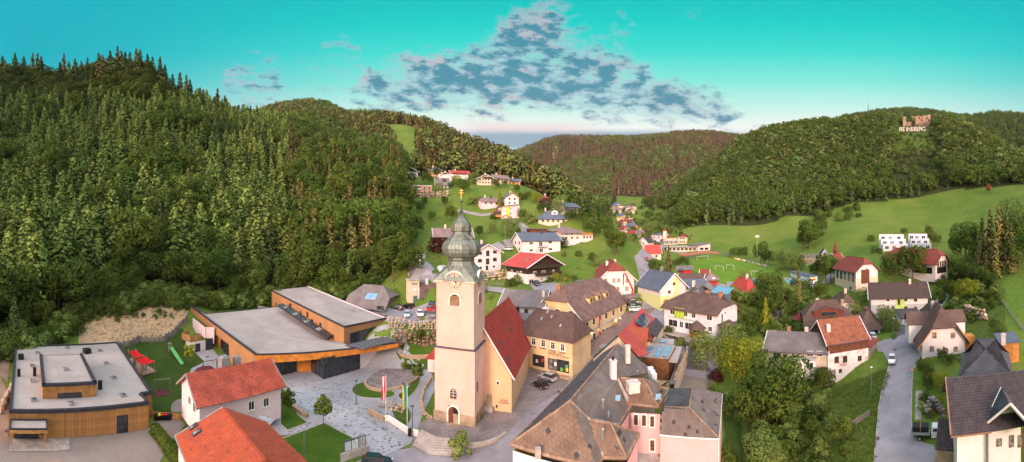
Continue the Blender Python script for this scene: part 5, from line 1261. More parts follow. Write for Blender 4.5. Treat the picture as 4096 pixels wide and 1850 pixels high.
# ------------------------------------------------------------------ shop house on the square
e0,e1,e2=q('C',728,352),q('C',1070,412),q('C',1170,350)
Dc=80.5;zc=HC-tn(e1[1])*Dc;D0=(HC-zc)/tn(e0[1])
h=House('shop_house','weathered yellow shop house with a hipped brown roof and display windows on the square','shop',e0,D0,e1[0],Dc,9.8,0,wall=och_m,ze=zc)
h.zb=0.0;h.o.location.z=0
h.walls('half','f',4.7,g=0.0,lower=(1.0,stone_m));h.roof(rbrown_m,ov=.55,inset=2.3,gutter=gold_m if False else fasc_m)
b=MB()
h.tiles(rbrown_m,.42,.42,'flat',seed=11,jit=.012)
for x0,y0,x1,y1 in((765,383,788,425),(817,394,842,436),(877,405,901,448),(936,419,961,462),(997,430,1021,474)):
 w=h.wpx('f','C',x0,y0,x1,y1,surround=trim_m,cross=2,gl=glass_m)
 k=MB();cpx=h.wpx
 c=ray_plane(*q('C',(x0+x1)/2,y1+8),h.a,h.v);k.box(c-h.v*.22,h.u*.7,h.v*.14,UP*.13)
 fb=k.build('flower_box',louv_m,h.o)
h.wpx('f','C',767,484,788,522,fr=bframe_m)
h.wpx('f','C',824,498,896,570,fr=bframe_m,cross=False);h.wpx('f','C',918,520,972,592,fr=dframe_m,cross=2,gl=lglass_m);h.wpx('f','C',974,530,1048,605,fr=dframe_m)
grn_m=mat('green_poster',(0.12,0.42,0.10),var=0.1);yelp_m=mat('yellow_poster',(0.75,0.62,0.06),var=0.1);redp_m=mat('red_poster',(0.55,0.03,0.03),var=0.1)
for x,y,m_ in((1003,588,grn_m),(1035,570,grn_m),(1037,590,yelp_m),(885,530,redp_m),(965,555,wframe_m),(850,535,wframe_m)):
 c=ray_plane(*q('C',x,y),h.a,h.v);k=MB();k.box(c-h.v*.07,h.u*.3,h.v*.01,UP*.4);k.build('window_poster',m_,h.o)
text('shop_lettering','Kaufhaus',ray_plane(*q('C',960,488),h.a,h.v)-h.v*.06,h.u,UP,.95,louv_m,h.o)
text('shop_lettering','H. u. H. Gruber',ray_plane(*q('C',985,505),h.a,h.v)-h.v*.06,h.u,UP,.8,louv_m,h.o)
c=ray_plane(*q('C',743,507),h.a,h.v);k=MB();k.box(c-h.v*.04,h.u*.4,h.v*.03,UP*.4);k.build('notice_case',stone_m,h.o)
h.chimney(4.2,6.2,1.2,1.3,m=wh_m)
for n_,mm in((5.0,2.7),(7.4,3.4),(10.6,1.9),(5.8,4.2)):h.skylight(n_,mm,.4,.55,gl=pvb_m)
hs=h
# ------------------------------------------------------------------ the yellow inn
P1_,Q1_=q('M',690,552),q('M',1165,352)
h=House('inn','long yellow inn with mauve slate roof, three dormers and a steep outside stair','inn',P1_,92.8,Q1_[0],118.0,15.5,1398,wall=yel_m,sink=5)
h.walls('half','f',7.4,g=0.55,lower=(1.1,dframe_m));h.roof(rplum_m,ov=.7,gutter=bframe_m,trim=trim_m)
b=MB();rr=random.Random(5)
h.tiles(rplum_m,.5,.5,'flat',which=(0,2,3),seed=2,jit=.014)
for n_ in(9.0,13.8,19.0):h.dormer(n_,2.2,2.2,1.7,3,yel_m,rplum_m)
for x0,y0,x1,y1 in((732,575,756,640),(803,545,827,607),(873,513,897,570),(941,480,965,540),(1022,447,1043,505),(1108,403,1130,465),(742,742,764,810),(807,705,835,780),(908,660,930,722),(1020,600,1040,660),(1068,578,1088,640),(1112,555,1133,610)):
 h.wpx('f','M',x0,y0,x1,y1,fr=bframe_m,surround=trim_m)
sheet('alley_paving',[(p_.x,p_.y)for p_ in(h.p(-1,-.1,0),h.p(h.L,-.1,0),h.p(h.L+4,-9,0),h.p(0,-9,0))],mat('reddish_setts',(.24,.17,.155),fine=.5,fscale=4),.1,1.2)
# painted frieze between the storeys
pt=ray_plane(*q('M',800,670),h.a,h.v);zf=pt.z
b=MB();b.box(h.p(h.L/2,-.03,zf),h.u*h.L*.495,h.v*.03,UP*.28);b.build('frieze',mat('frieze_paint',(0.52,0.52,0.53),scale=4,var=0.25),h.o)
b=MB();b.box(h.p(h.L/2,-.04,h.ze-.35),h.u*h.L*.5,h.v*.04,UP*.3);b.build('eaves_board',bwood_m,h.o)
h.win('l',3.4,h.ze+.9,1.3,1.7,fr=bframe_m,surround=trim_m);h.win('l',7.5,h.ze+.9,1.3,1.7,fr=bframe_m,surround=trim_m)
h.wpx('f','M',948,640,980,725,fr=wframe_m,kind='door',cross=False)
text('banner_lettering','Gasthaus',ray_plane(*q('M',868,620),h.a,h.v)-h.v*.62,UP,-h.u,.9,wframe_m,h.o)
c=ray_plane(*q('M',869,622),h.a,h.v);k=MB();k.box(c-h.v*.5,h.u*.42,h.v*.06,UP*2.35);k.build('banner',mat('crimson_banner',(0.45,0.01,0.06),var=0.05),h.o)
c=ray_plane(*q('M',1000,590),h.a,h.v)
k=MB();k.tube(c+UP*.4,c-h.v*1.5+UP*.5,.05);k.path([c-h.v*.9+UP*.5+(h.v*-math.cos(a)+UP*math.sin(a))*.55 for a in[i*.7 for i in range(10)]],.05);k.build('sign_bracket',drab_m,h.o)
k=MB();k.lathe(c-h.v*1.4-UP*.8,[(.05,0),(.45,.15),(.5,.45),(.4,.8),(.05,.9)],10);k.build('hanging_sign',gold_m,h.o)
lamp_m=mat('lit_wall_lamp',(0.9,0.7,0.4),emit=((1.0,0.62,0.25),9.0))
for x,y in((787,710),(875,672),(1057,570),(1103,548)):
 c=ray_plane(*q('M',x,y),h.a,h.v)-h.v*.2;k=MB();k.lathe(c,[(.05,0),(.13,.1),(.11,.32),(.03,.38)],8);lo=k.build('wall_lamp',lamp_m,h.o)
 ld=bpy.data.lights.new('wall_lamp_light','POINT');ld.energy=14;ld.color=(1,.62,.28);ld.shadow_soft_size=.15
 l_=bpy.data.objects.new('wall_lamp_light',ld);COL.objects.link(l_);l_.location=c-h.v*.25+UP*.25
# outside stair
top=ray_plane(*q('M',955,728),h.a,h.v);bot=ray_plane(*q('M',893,850),h.a,h.v)
d_=h.u if(top-bot).dot(h.u)>0 else-h.u;run=abs((top-bot).dot(h.u));
for i in range(12):
 k=MB();t_=(i+.5)/12;zt=bot.z+(top.z-bot.z)*(i+1)/12;c=bot+d_*run*t_-h.v*1.1
 k.hexa([dnz(c,h.zb-.5)+d_*a*run/24+h.v*b_ for a,b_ in((-1,-.95),(1,-.95),(1,.95),(-1,.95))],[dnz(c,zt)+d_*a*run/24+h.v*b_ for a,b_ in((-1,-.95),(1,-.95),(1,.95),(-1,.95))]);k.build('step',stone_m,h.o)
k=MB();k.box(dnz(top,(h.zb+top.z)/2)+d_*1.3-h.v*1.1,d_*1.3,h.v*1.0,UP*(top.z-h.zb)/2);k.build('landing',stone_m,h.o)
k=MB();ra=bot-h.v*2.0;k.tube(dnz(ra,bot.z+.9),dnz(ra+d_*run,top.z+.95),.035);k.tube(dnz(ra+d_*run,top.z+.95),dnz(ra+d_*(run+2.6),top.z+.95),.035)
for i in range(7):t_=i/6;k.tube(dnz(ra+d_*run*t_,bot.z+(top.z-bot.z)*t_),dnz(ra+d_*run*t_,bot.z+(top.z-bot.z)*t_+.92),.025)
k.build('handrail',steel_m,h.o)
h.chimney(2.5,8.6,1.2,1.0,m=brick_m)
# white narrow house joined to the far end of the inn
g=House('corner_house','narrow white house with brown-framed windows at the far end of the inn','house',q('H',428,765),119.0,q('H',478,740)[0],126,11,q('H',0,895)[1],wall=cw_m)
g.walls('hip','d',1.6);g.roof(rbrown_m,ov=.5)
g.wpx('f','H',436,765,464,815,fr=bframe_m);g.wpx('f','H',436,865,468,920,fr=bframe_m)
# ------------------------------------------------------------------ the big slate-roofed hall and its pink wings (bottom centre)
def hall():
 zE=7.9
 o=thing('town_hall','large pink town hall under a many-hipped lichened slate roof at the bottom centre','town hall',(*Pz(2450,1700,2)[:2],0))
 I=lambda x,y,z:Pz(*q('C',x,y),z)
 J=lambda x,y,z:Pz(*q('D',x,y),z)
# main ridge from the far left top to the junction, eaves on the street side
 eL=I(690,1048,zE);eT=I(1352,425,zE+4.6)
 zR=zE+5.2
 r0=I(1352,427,zR);eF=I(1190,525,zE)
 r1=I(1055,785,zR)
 fR=J(530,560,zE+.1)
 planes=[]
 def pl(pts,m,ed):planes.append((pts,m,ed))
 pl([eL,r1,r0,eF],2,eF-eL)
 vb=I(1240,1150,zE)
 pl([eL,I(1210,1180,zE),r1],1,I(1210,1180,zE)-eL)
 v1=I(1165,890,zE+3.2)
 j1=I(1350,645,zE+3.9)
# inner slope facing right
 k1=I(1350,935,zE);k2=I(1425,820,zE)
 pl([r1,v1,k1,k2,j1,fR,r0],0,r0-r1)
 pl([r1,I(1210,1180,zE),I(1255,1140,zE),v1],0,v1-r1)
# small near wing with its own hips (ridge at z+3)
 w0=I(1175,905,zE+3.2);w1=I(1305,925,zE+3.2);wr=I(1480,985,zE);wl=I(1255,1128,zE);wm=I(1400,1130,zE);wf=I(1360,932,zE)
 pl([w0,wl,wm,w1],1,wm-wl);pl([w1,wm,wr],0,wr-wm);pl([w0,w1,wr,wf],0,w0-w1)
# pink wing, brown front slope
 zP=zE+.3;p0=J(285,605,zP+3.3);p1=J(460,615,zP+3.3);p2=J(548,790,zP);p3=J(370,772,zP);p4=J(612,690,zP)
 pl([p0,p3,p2,p1],1,p2-p3);pl([p1,p2,p4],0,p4-p2);pl([p0,p1,p4,J(520,610,zP)],0,p1-p0)
 fs=[slate_m,slateb_m,slatk_m]
 lim=0;rest=MB();tm=[]
 b=MB()
 for pts,m,ed in planes:b.slab(pts,.15,m)
 base=b.build('roof',fs,o)
 near=[]
 for i,(pts,m,ed)in enumerate(planes):
  rot=R(45)if m==1 else 0.0
  sz=.55 if m==1 else.5
  for q_,k,a in tiled(None,pts,ed,sz,sz,th=.05,seed=20+i,jit=.025,pick=True,rot=rot):near.append((math.hypot(a.x,a.y),q_,m if random.random()>.035 else 3))
 near.sort(key=lambda t_:t_[0])
 for D_,q_,m in near[:290]:
  k=MB();k.poly(q_[0],q_[1]);k.build('slate',[slate_m,slateb_m,slatk_m,slated_m][m],o)
 for D_,q_,m in near[290:]:rest.poly(q_[0],q_[1],m)
 rest.build('slates',[slate_m,slateb_m,slatk_m,slated_m],o,kind='stuff')
 b=MB()
 for a,c in((r0,r1),(r1,eL),(r1,v1),(w0,w1),(w1,wm),(w1,wr),(p0,p1),(p1,p2),(p1,p4)):b.tube(a+UP*.05,c+UP*.05,.15,n=6)
 b.build('ridge_tiles',fasc_m,o)
 b=MB()
 for a,c in((v1,k1),(v1,wl),(j1,k2),(j1,p3)):b.tube(a-UP*.02,c+UP*.02,.22,n=4)
 b.build('valley_sheets',rust_m,o)
# walls: pink with white corners, cornices
 def wall(pts,z1,m,name):
  b=MB()
  for a,c in zip(pts,pts[1:]):b.face([dnz(a,-3.0),dnz(c,-3.0),dnz(c,z1),dnz(a,z1)])
  return b.build(name,m,o)
 ins=lambda p_,f=.012:p_+Vector((0,0,0))
 wall([I(700,1075,zE),I(1215,1210,zE)],zE-.3,wh_m,'front_wall')
 wall([I(700,1075,zE),eF],zE-.3,yel_m,'street_wall')
 wall([eF,r0,fR],zE,cream_m,'rear_wall')
 ka,kb=I(1352,955,zE),I(1425,845,zE);wall([ka,kb,J(374,815,zP),J(375,815,zP)],zE-.25,pink_m,'pink_wall')
 wall([J(374,820,zP),J(565,830,zP),J(600,700,zP)],zP-.3,pink_m,'pink_wall')
 wall([I(1265,1150,zE),I(1400,1165,zE),I(1475,1010,zE),I(1352,955,zE)],zE-.3,pink_m,'pink_wall')
# eaves cornices and gutters
 for pts,m_ in(([eL,I(1210,1180,zE),wl,wm,wr],fasc_m),([wf,k1,k2,p3,p2,p4],fasc_m),([eL,eF],fasc_m)):
  b=MB()
  for a,c in zip(pts,pts[1:]):b.tube(a-UP*.12,c-UP*.12,.26,n=5)
  b.build('eaves_cornice',m_,o)
# windows of the pink wing
 pa=J(374,820,zP);pd=(J(565,830,zP)-pa);pd.z=0;pd.normalize();pn=Vector((pd.y,-pd.x,0));pn=pn if pn.y<0 else-pn
 for x0,y0,x1,y1 in((391,847,419,915),(445,850,472,921),(500,857,526,927),(500,1016,528,1087)):
  c=ray_plane(*q('D',(x0+x1)/2,(y0+y1)/2),pa,pn);t0=ray_plane(*q('D',(x0+x1)/2,y0),pa,pn);t1=ray_plane(*q('D',x1,(y0+y1)/2),pa,pn)
  hh=(t0-c).length;ww=(t1-c).length;b=MB()
  for cx_,cz,a_,b_ in((0,hh+.08,ww+.16,.08),(0,-hh-.08,ww+.16,.08),(-ww-.08,0,.08,hh),(ww+.08,0,.08,hh)):b.box(c+pd*cx_+UP*cz+pn*.04,pd*a_,pn*.05,UP*b_)
  wo=b.build('window',trim_m,o);b=MB()
  for cx_,cz,a_,b_ in((0,0,.04,hh),(-ww+.05,0,.05,hh),(ww-.05,0,.05,hh),(0,hh*.3,ww,.04),(0,-hh*.35,ww,.03),(0,hh-.04,ww,.04),(0,-hh+.04,ww,.04)):b.box(c+pd*cx_+UP*cz+pn*.05,pd*a_,pn*.03,UP*b_)
  b.build('frame',bframe_m,wo);b=MB();b.box(c+pn*.02,pd*ww,pn*.015,UP*hh);b.build('pane',glass_m,wo)
# roof furniture
 def stack(x,y,z,w,h_,m,pot=True):
  c=J(x,y,z);b=MB();b.box(c+UP*h_/2-UP*.3,(w,0,0),(0,w,0),UP*(h_/2+.3));b.box(c+UP*(h_+.05),(w+.08,0,0),(0,w+.08,0),UP*.06);co=b.build('chimney',m,o)
  if pot:k=MB();k.lathe(c+UP*h_,[(.16,0),(.16,.35),(.2,.4),(.2,.6),(.05,.62)],8);k.build('chimney_pot',black_m,co)
 stack(253,610,zE+3.9,.42,2.6,pinkw_m);stack(350,480,zE+4.2,.35,2.2,chim_m,False);stack(385,665,zP+2.6,.8,.7,chim_m,False)
 for x,y,z in((185,990,zE+2.6),(187,790,zE+4)):b=MB();b.lathe(J(x,y,z)-UP*.3,[(.12,0),(.12,.8),(.2,.85),(.2,1.1),(.03,1.2)],8);b.build('vent_pipe',steel_m,o)
 for x,y,z in((403,570,zE+1.8),(282,738,zE+2.2),(207,847,zE+1.5),(297,958,zE+1.4),(553,730,zP+1)):
  c=J(x,y,z+.12);b=MB();b.box(c,(.35,-.2,.05),(.15,.28,.28),(0,-.05,.06));rw=b.build('roof_window',zinc_m,o);b=MB();b.box(c+Vector((0,-.05,.08)),(.25,-.14,.04),(.11,.2,.2),(0,-.01,.01));b.build('pane',pvb_m,rw)
 b=MB();c=I(855,1110,zE+.3);b.box(c+UP*.1,(.32,0,0),(0,.32,0),UP*.5);b.build('chimney',conc_m,o)
 b=MB();c=I(920,1120,zE-.6);b.slab([c+Vector((-1.2,-2,-1.2)),c+Vector((1.2,-2,-1.2)),c+Vector((.2,.6,.8))],.1);b.build('porch_roof',slatk_m,o)
# stepped gable end at the far right eave
 for a in range(3):b=MB();c=J(500+12*a,592+10*a,zE+.1);b.box(c,(.45,0,0),(0,.3,0),UP*(1.6-.3*a));b.build('parapet_block',cw_m,o)
# ---------------- second pink block on the right
 e=thing('pink_house','plain pink house with a hipped roof half charcoal, half lichened slate, beside the garden','house',(*Pz(2780,1790,0)[:2],0))
 zQ=6.6;a0,a1,a2,a3=J(562,975,zQ),J(955,1003,zQ),J(975,705,zQ),J(610,685,zQ);ra,rb=J(760,800,zQ+3.4),J(780,673,zQ+3.4)
 a2=J(978,705,zQ);pls=[([a0,a1,ra],1),([a1,a2,rb,ra],0),([a0,ra,rb,a3],2),([a3,rb,a2],0)]
 lf=J(597,795,zQ+2.6)
 pls=[([a0,a1,ra,lf],0),([a1,a2,rb,ra],0),([lf,ra,rb,J(620,690,zQ+2.2)],2)]
 b=MB();t_=MB()
 for i,(pts,m)in enumerate(pls):b.slab(pts,.15,m);tiled(t_,[p_+UP*.01 for p_ in pts],pts[1]-pts[0],.45,.45,seed=50+i,jit=.012,mi=(m,m,m,m,3))
 b.build('roof',fs,e);t_.build('roof_slates',fs+[slated_m],e,kind='stuff')
 b=MB();b.tube(ra,rb,.13,n=5);b.tube(ra,a1,.13,n=5);b.tube(ra,lf,.1,n=5);b.build('ridge_tiles',fasc_m,e)
 c=sum((x for x in(a0,a1,a2,J(620,700,zQ))),Vector())/4;sh=lambda p_:Vector((p_.x,p_.y,0))*.985+Vector((c.x,c.y,0))*.015
 b=MB();rg=[sh(x)for x in(a0,a1,a2,J(620,700,zQ))]
 for p_,q_ in zip(rg,rg[1:]+rg[:1]):b.face([dnz(p_,-4),dnz(q_,-4),dnz(q_,zQ-.1),dnz(p_,zQ-.1)])
 b.build('wall',pink_m,e)
 b=MB();b.tube(a0-UP*.15,a1-UP*.15,.1);b.tube(a1-UP*.15,a2-UP*.15,.1);b.tube(dnz(a1,zQ-.2),dnz(a1,-3),.07);b.build('gutter',wframe_m,e)
 c=J(798,760,zQ+2.3);b=MB();b.box(c,(.35,-.15,-.12),(.1,.3,.0),(.05,0,.1));b.build('roof_window',pvb_m,e)
# rusty sheet roof at the very bottom
 zz=1.5;pts=[J(420,1092,zz+1),J(560,1105,zz+1),J(667,1130,zz+.6),J(660,1260,zz-.2),J(420,1230,zz)]
 b=MB();b.face(pts);s_=b.build('rusty_lean_to_roof',rust_m,o)
 b=MB()
 for k in range(7):f_=k/6;b.tube(pts[0].lerp(pts[2],f_)+UP*.05,pts[4].lerp(pts[3],f_)+UP*.05,.05,n=4)
 b.build('sheet_seams',zinc_m,s_)
hall()
# ------------------------------------------------------------------ the other houses
def HS(label,k,x0,y0,x1,D1,D2,dep,yb,rise,rm,wall=wh_m,rk='gable',ax='f',f=(3,2),r=None,l=None,ch=((.3,.5),),ov=.8,lower=None,name='house',cat='house',fr=dframe_m,g=None,trim=None,wh_=(1.1,1.25),sink=2.5,gut=True,group=None,z0=1.6,dz=2.8):
 a=q(k,x0,y0);h=House(name,label,cat,a,D1,q(k,x1,y0)[0],D2,dep,q(k,0,yb)[1],wall=wall,sink=sink,group=group)
 h.walls(rk,ax,rise,g=g,lower=lower)
 h.roof(rm,ov=ov,trim=trim or(wframe_m if rk in('gable',)else trim),gutter=(drab_m if gut and rk!='shed' and rk!='flat' and D1<150 else False))
 for sd,gr in(('f',f),('r',r),('l',l)):
  if gr:
   rows=gr[1];H_=h.ze-h.zb
   step=min(dz,H_/rows)if rows else 0
   L_=h.L if sd=='f' else h.dep
   for j in range(rows):
    for i in range(gr[0]):h.win(sd,1.0+(L_-2.0)*(i+.5)/gr[0],h.zb+min(z0,H_*.55)+step*j,min(wh_[0],L_/gr[0]*.6),min(wh_[1],step*.55),fr=fr)
 if ch and rk in('gable','hip','half'):
  for c in ch:h.chimney(h.N*c[0],h.M_*c[1],.8,1.2,m=c[2]if len(c)>2 else chim_m)
 return h
h=HS('tall white gabled house on a boulder terrace behind the onion dome','G',828,872,1065,137,143,15,1035,3.0,rdark_m,ax='d',f=None,l=(3,2),trim=wframe_m,sink=4)
for x0,y0,x1,y1 in((871,862,903,888),(940,853,967,900),(998,852,1029,878),(870,924,903,953),(938,920,967,970),(998,913,1029,944),(886,988,903,1006),(937,980,957,1028),(997,979,1013,996)):h.wpx('f','G',x0,y0,x1,y1,fr=dframe_m)
h=HS('long white house with blue-grey roof and twin-leaf balcony door above the red chalet','G',1245,768,1568,156,164,11,875,3.2,rblue_m,f=None,l=(2,2),trim=wframe_m,ch=((.62,.45,drab_m),))
for x0,y0,x1,y1 in((1305,780,1336,804),(1386,776,1416,818),(1467,770,1497,795),(1306,838,1336,862),(1391,835,1421,870),(1468,828,1498,852)):h.wpx('f','G',x0,y0,x1,y1,fr=wframe_m)
h.balcony('f',h.L*.5,h.ze-2.9,4.2,m=steel_m,solid=False)
h=HS('white hillside house with hipped mauve roof, orange fascia and timber roof terrace','G',1580,702,1748,171,178,15,775,2.8,rmauve_m,rk='half',g=.3,f=(3,2),l=(2,1),fr=oframe_m,trim=owood_m,ov=1.3)
e=House('terrace_annexe','low white annexe with an orange timber roof-terrace railing on the hillside','annexe',q('G',1748,722),176,q('G',1842,0)[0],181,9,q('G',0,762)[1],wall=wh_m);e.walls('flat','f',0);e.roof(conc_m,ov=.1,th=.15);e.grid('f',3,1,fr=oframe_m,z0=1.4,m0=.5)
for sd in('f','r'):
 Lx=e.L if sd=='f' else e.dep
 e.balcony(sd,Lx/2,e.ze+.1,Lx,.15,m=owood_m)
HS('white villa with a steep blue hipped roof and white roof dormer on the hillside','G',1382,582,1630,198,201,13,622,4.6,rblue_m,cream_m,'hip',f=(5,1)).dormer(9.5,3.0,3.4,1.8,3,wh_m,rblue_m,wframe_m)
h=HS('chalet with a bright red roof, dark timber upper floor and carved balconies','G',1290,985,1562,127,137,13,1130,3.7,rred_m,dwood_m,ax='d',f=(3,1),l=(2,1),lower=(3.1,wh_m),ov=1.5,z0=4.6,fr=wframe_m,sink=4)
h.balcony('f',h.L*.52,h.zb+5.0,h.L*.98);h.balcony('f',h.L*.6,h.zb+2.3,h.L*.75)
for x0,y0,x1,y1 in((1338,1028,1364,1060),(1410,1022,1436,1048),(1300,1095,1340,1135),(1400,1084,1418,1102)):h.wpx('f','G',x0,y0,x1,y1,fr=wframe_m,out=.06)
h.wpx('l','G',1200,1030,1215,1062,out=.06);h.skylight(h.N*.35,2.5,.8,1.2)
HS('low pink-white bungalow with mauve roof behind two dark conifers on the hillside','G',902,436,1062,222,226,10,468,2.8,rmauve_m,pinkw_m,'half',g=.5,f=(3,1))
h=HS('tall white house with a blue roof and orange-edged gable on the hillside','G',1102,402,1216,223,226,11,470,3.0,rblue_m,ax='d',f=(2,2),l=(2,1),trim=owood_m)
h=HS('white cube house with a yellow stripe and thin slanting roof beside a timber carport','G',1076,478,1222,203,206,9,570,1.1,rmauve_m,pinkw_m,'shed','d',f=None,ov=.9)
h.panel('f',h.L*.33,(h.ze+h.zb)/2,2.0,h.ze-h.zb,yelp_m,'yellow_stripe')
for x0,y0,x1,y1 in((1130,487,1156,502),(1205,484,1217,500),(1128,530,1155,545)):h.wpx('f','G',x0,y0,x1,y1,fr=wframe_m)
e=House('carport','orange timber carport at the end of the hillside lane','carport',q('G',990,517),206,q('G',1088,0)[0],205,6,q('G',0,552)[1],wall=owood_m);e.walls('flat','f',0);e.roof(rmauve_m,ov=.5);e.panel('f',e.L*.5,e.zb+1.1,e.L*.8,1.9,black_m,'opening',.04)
h=HS('hillside house with blue-grey roof, orange gable and yellow balcony','G',1602,478,1722,210,216,12,548,2.4,rblue_m,wh_m,f=(3,2),r=(2,2),trim=owood_m,ov=1.3);h.balcony('f',h.L*.3,h.zb+2.7,h.L*.6,m=drab_m);h.balcony('r',3,h.zb+2.9,5,m=yelp_m)
HS('dark timber barn house with a rust-red half-hipped roof on the hillside','G',1408,428,1490,238,240,9,464,3.2,rcrim_m,dwood_m,'half','d',g=.5,f=(1,1))
HS('flat-roofed dark red timber shelter beside the hillside road','G',1310,670,1455,172,174,7,706,0,rgrey_m,bwood_m,'flat',f=None,name='garden_shelter',cat='shelter')
HS('chalet with mauve roof and dark upper floor at the top left of the hillside row','N',62,208,320,292,294,10,290,3.0,rmauve_m,dwood_m,ax='d',f=(3,2),lower=(3.4,wh_m),ov=1.3)
HS('orange house under a dark blue pyramid roof beside the forest edge','N',512,190,770,292,292,10,268,3.2,rblue_m,orange_m,'hip',f=(3,2),ov=1.1,fr=wframe_m)
HS('chalet with a bright red roof and brown timber band in the uphill row','N',928,232,1222,284,287,10,318,2.4,rred_m,cream_m,f=(4,2),lower=(3.0,wh_m),ov=1.4).panel('f',6,HC-tn(q('N',0,240)[1])*284,11,1.6,dwood_m,'timber_band')
HS('white house with a wide brown gable standing below the red-roofed chalet','N',682,305,942,268,268,10,372,3.2,rmauve_m,dwood_m,ax='d',f=(2,1),lower=(4.6,wh_m),ov=1.1)
HS('white house with a steep grey roof and one dark dormer next to the meadow','N',640,448,872,260,260,9,532,5.2,rgrey_m,wh_m,f=(3,1)).dormer(6,1.8,2.6,1.5,3,dwood_m,rgrey_m)
h=HS('modern flat-roofed house with orange panels above a pale boulder wall','N',180,466,568,244,246,9,608,0,conc_m,orange_m,'flat',f=None,ov=.3,trim=wframe_m)
for x0,y0,x1,y1 in((276,480,370,512),(430,486,450,540),(472,488,486,540),(520,488,540,542),(230,552,255,600),(272,552,370,604),(430,558,452,602),(520,558,540,604)):h.wpx('f','N',x0,y0,x1,y1,fr=dframe_m)
h.balcony('f',h.L*.35,h.zb+2.7,h.L*.28,m=wh_m);h.panel('f',h.L*.33,h.zb+2.9,h.L*.6,.5,conc_m,'concrete_band');h.panel('f',h.L*.8,(h.zb+h.ze)/2,1.6,h.ze-h.zb,conc_m,'concrete_strip')
HS('cream house with brown gable and long window band in the uphill row','N',1382,335,1690,268,271,11,440,3.2,rmauve_m,cream_m,ax='d',f=(5,2),ov=1.4).panel('f',9,HC-tn(q('N',0,322)[1])*269,9,1.4,dwood_m,'gable_boards')
HS('cream house with mauve roof and black gable at the right of the uphill row','N',1692,324,1955,275,280,11,402,3.2,rmauve_m,cream_m,f=(3,2),r=(2,1),ov=1.2,trim=dwood_m)
HS('small blue-roofed house partly orange at the right end of the uphill row','G',1142,264,1228,283,284,8,290,2.2,rblue_m,orange_m,f=(3,1))
HS('red-brown timber barn with a pale mauve roof behind the onion dome','Q',215,498,545,148,150,9,560,3.0,rmauve_m,bwood_m,f=(2,1),ov=1.1,name='barn',cat='barn',sink=4)
h=HS('low concrete garage with a white panelled door beside the hillside bend','Q',8,668,128,139,139,7,720,0,rgrey_m,conc_m,'flat',f=None,ov=.15,name='garage',cat='garage');h.panel('f',h.L*.55,h.zb+1.1,h.L*.65,2.1,wh_m,'garage_door');h.panel('f',h.L*.55,h.zb+1.5,h.L*.6,.35,glass_m,'garage_door_glazing',.08)
h=HS('slender cream transformer tower with a green door at the car park','S',652,-120,823,112,113,3.6,318,0,conc_m,cream_m,'flat',f=None,ov=.4,name='transformer_tower',cat='tower');h.panel('f',h.L*.55,h.zb+1.25,h.L*.42,2.5,mat('green_door',(.10,.20,.15)),'door');h.panel('f',h.L*.5,h.zb+4.4,.7,.6,wframe_m,'notice');h.panel('f',h.L*.5,h.ze-1,h.L*.6,.45,mat('green_louvre',(.12,.2,.14)),'louvre')
h=HS('small peach house with a brown tiled roof beside the transformer tower','S',868,165,1190,111,111,7,340,3.2,rbrown_m,cream_m,f=None);h.wpx('f','S',1000,200,1050,272)
h=HS('white house with a long weathered grey roof behind the shop house','C',632,180,880,101,98,11,300,3.0,rgrey_m,cw_m,f=None,l=(1,1),ch=((.98,.3),),ov=1.0,sink=4)
for x0,y0,x1,y1 in((668,190,690,228),(720,203,742,240),(772,213,795,252)):h.wpx('f','C',x0,y0,x1,y1,fr=bframe_m)
HS('dark lean-to shed with a grey sheet roof between nave and shop house','C',668,352,770,90,88,8,480,2.4,rgrey_m,gwood_m,'shed',f=None,name='shed',cat='shed',ov=.8,sink=3)
# house with crane beside it
h=HS('white house with a tall brown-red roof and shuttered windows where a crane stands','H',196,572,500,127,130,15,690,6.0,rcrim_m,wh_m,'half','d',g=.55,f=None,ov=.9,ch=((.45,.35,wh_m),(.6,.62,wh_m)),trim=trim_m,sink=4)
for x0,y0,x1,y1 in((246,562,272,592),(317,560,342,594),(357,560,384,594),(427,560,452,594),(425,630,452,664)):h.wpx('f','H',x0,y0,x1,y1,fr=bframe_m,gl=mat('slatted_shutter',(.42,.36,.28)))
h.wpx('f','H',350,632,374,678,fr=owood_m,gl=owood_m,kind='door',cross=False)
HS('flat-roofed garage block with a bare grey roof beside the shuttered white house','H',20,612,175,120,122,9,700,0,rgrey_m,wh_m,'flat',f=None,ov=.2,name='garage',cat='garage',sink=4)
h=HS('white and lime-yellow house with a slate-blue gable roof by the street','H',722,650,938,116,122,14,780,4.6,rblue_m,wh_m,ax='d',f=None,r=(2,1),lower=(2.5,ygreen_m),ov=.9,trim=wframe_m,ch=((.5,.5,steel_m),),sink=4)
h.panel('f',h.L*.62,h.zb+4.3,2.2,7.0,ygreen_m,'lime_strip',.07)
for x0,y0,x1,y1 in((826,592,848,618),(785,660,808,688)):h.wpx('f','H',x0,y0,x1,y1,fr=oframe_m,out=.09)
h.wpx('f','H',748,738,785,778,fr=owood_m,gl=owood_m,kind='garage_door',cross=False,out=.06)
HS('low long extension with a slate-blue roof behind the lime-yellow house','H',938,640,1110,124,126,8,740,2.2,rblue_m,ygreen_m,f=(3,1),sink=4,ch=())
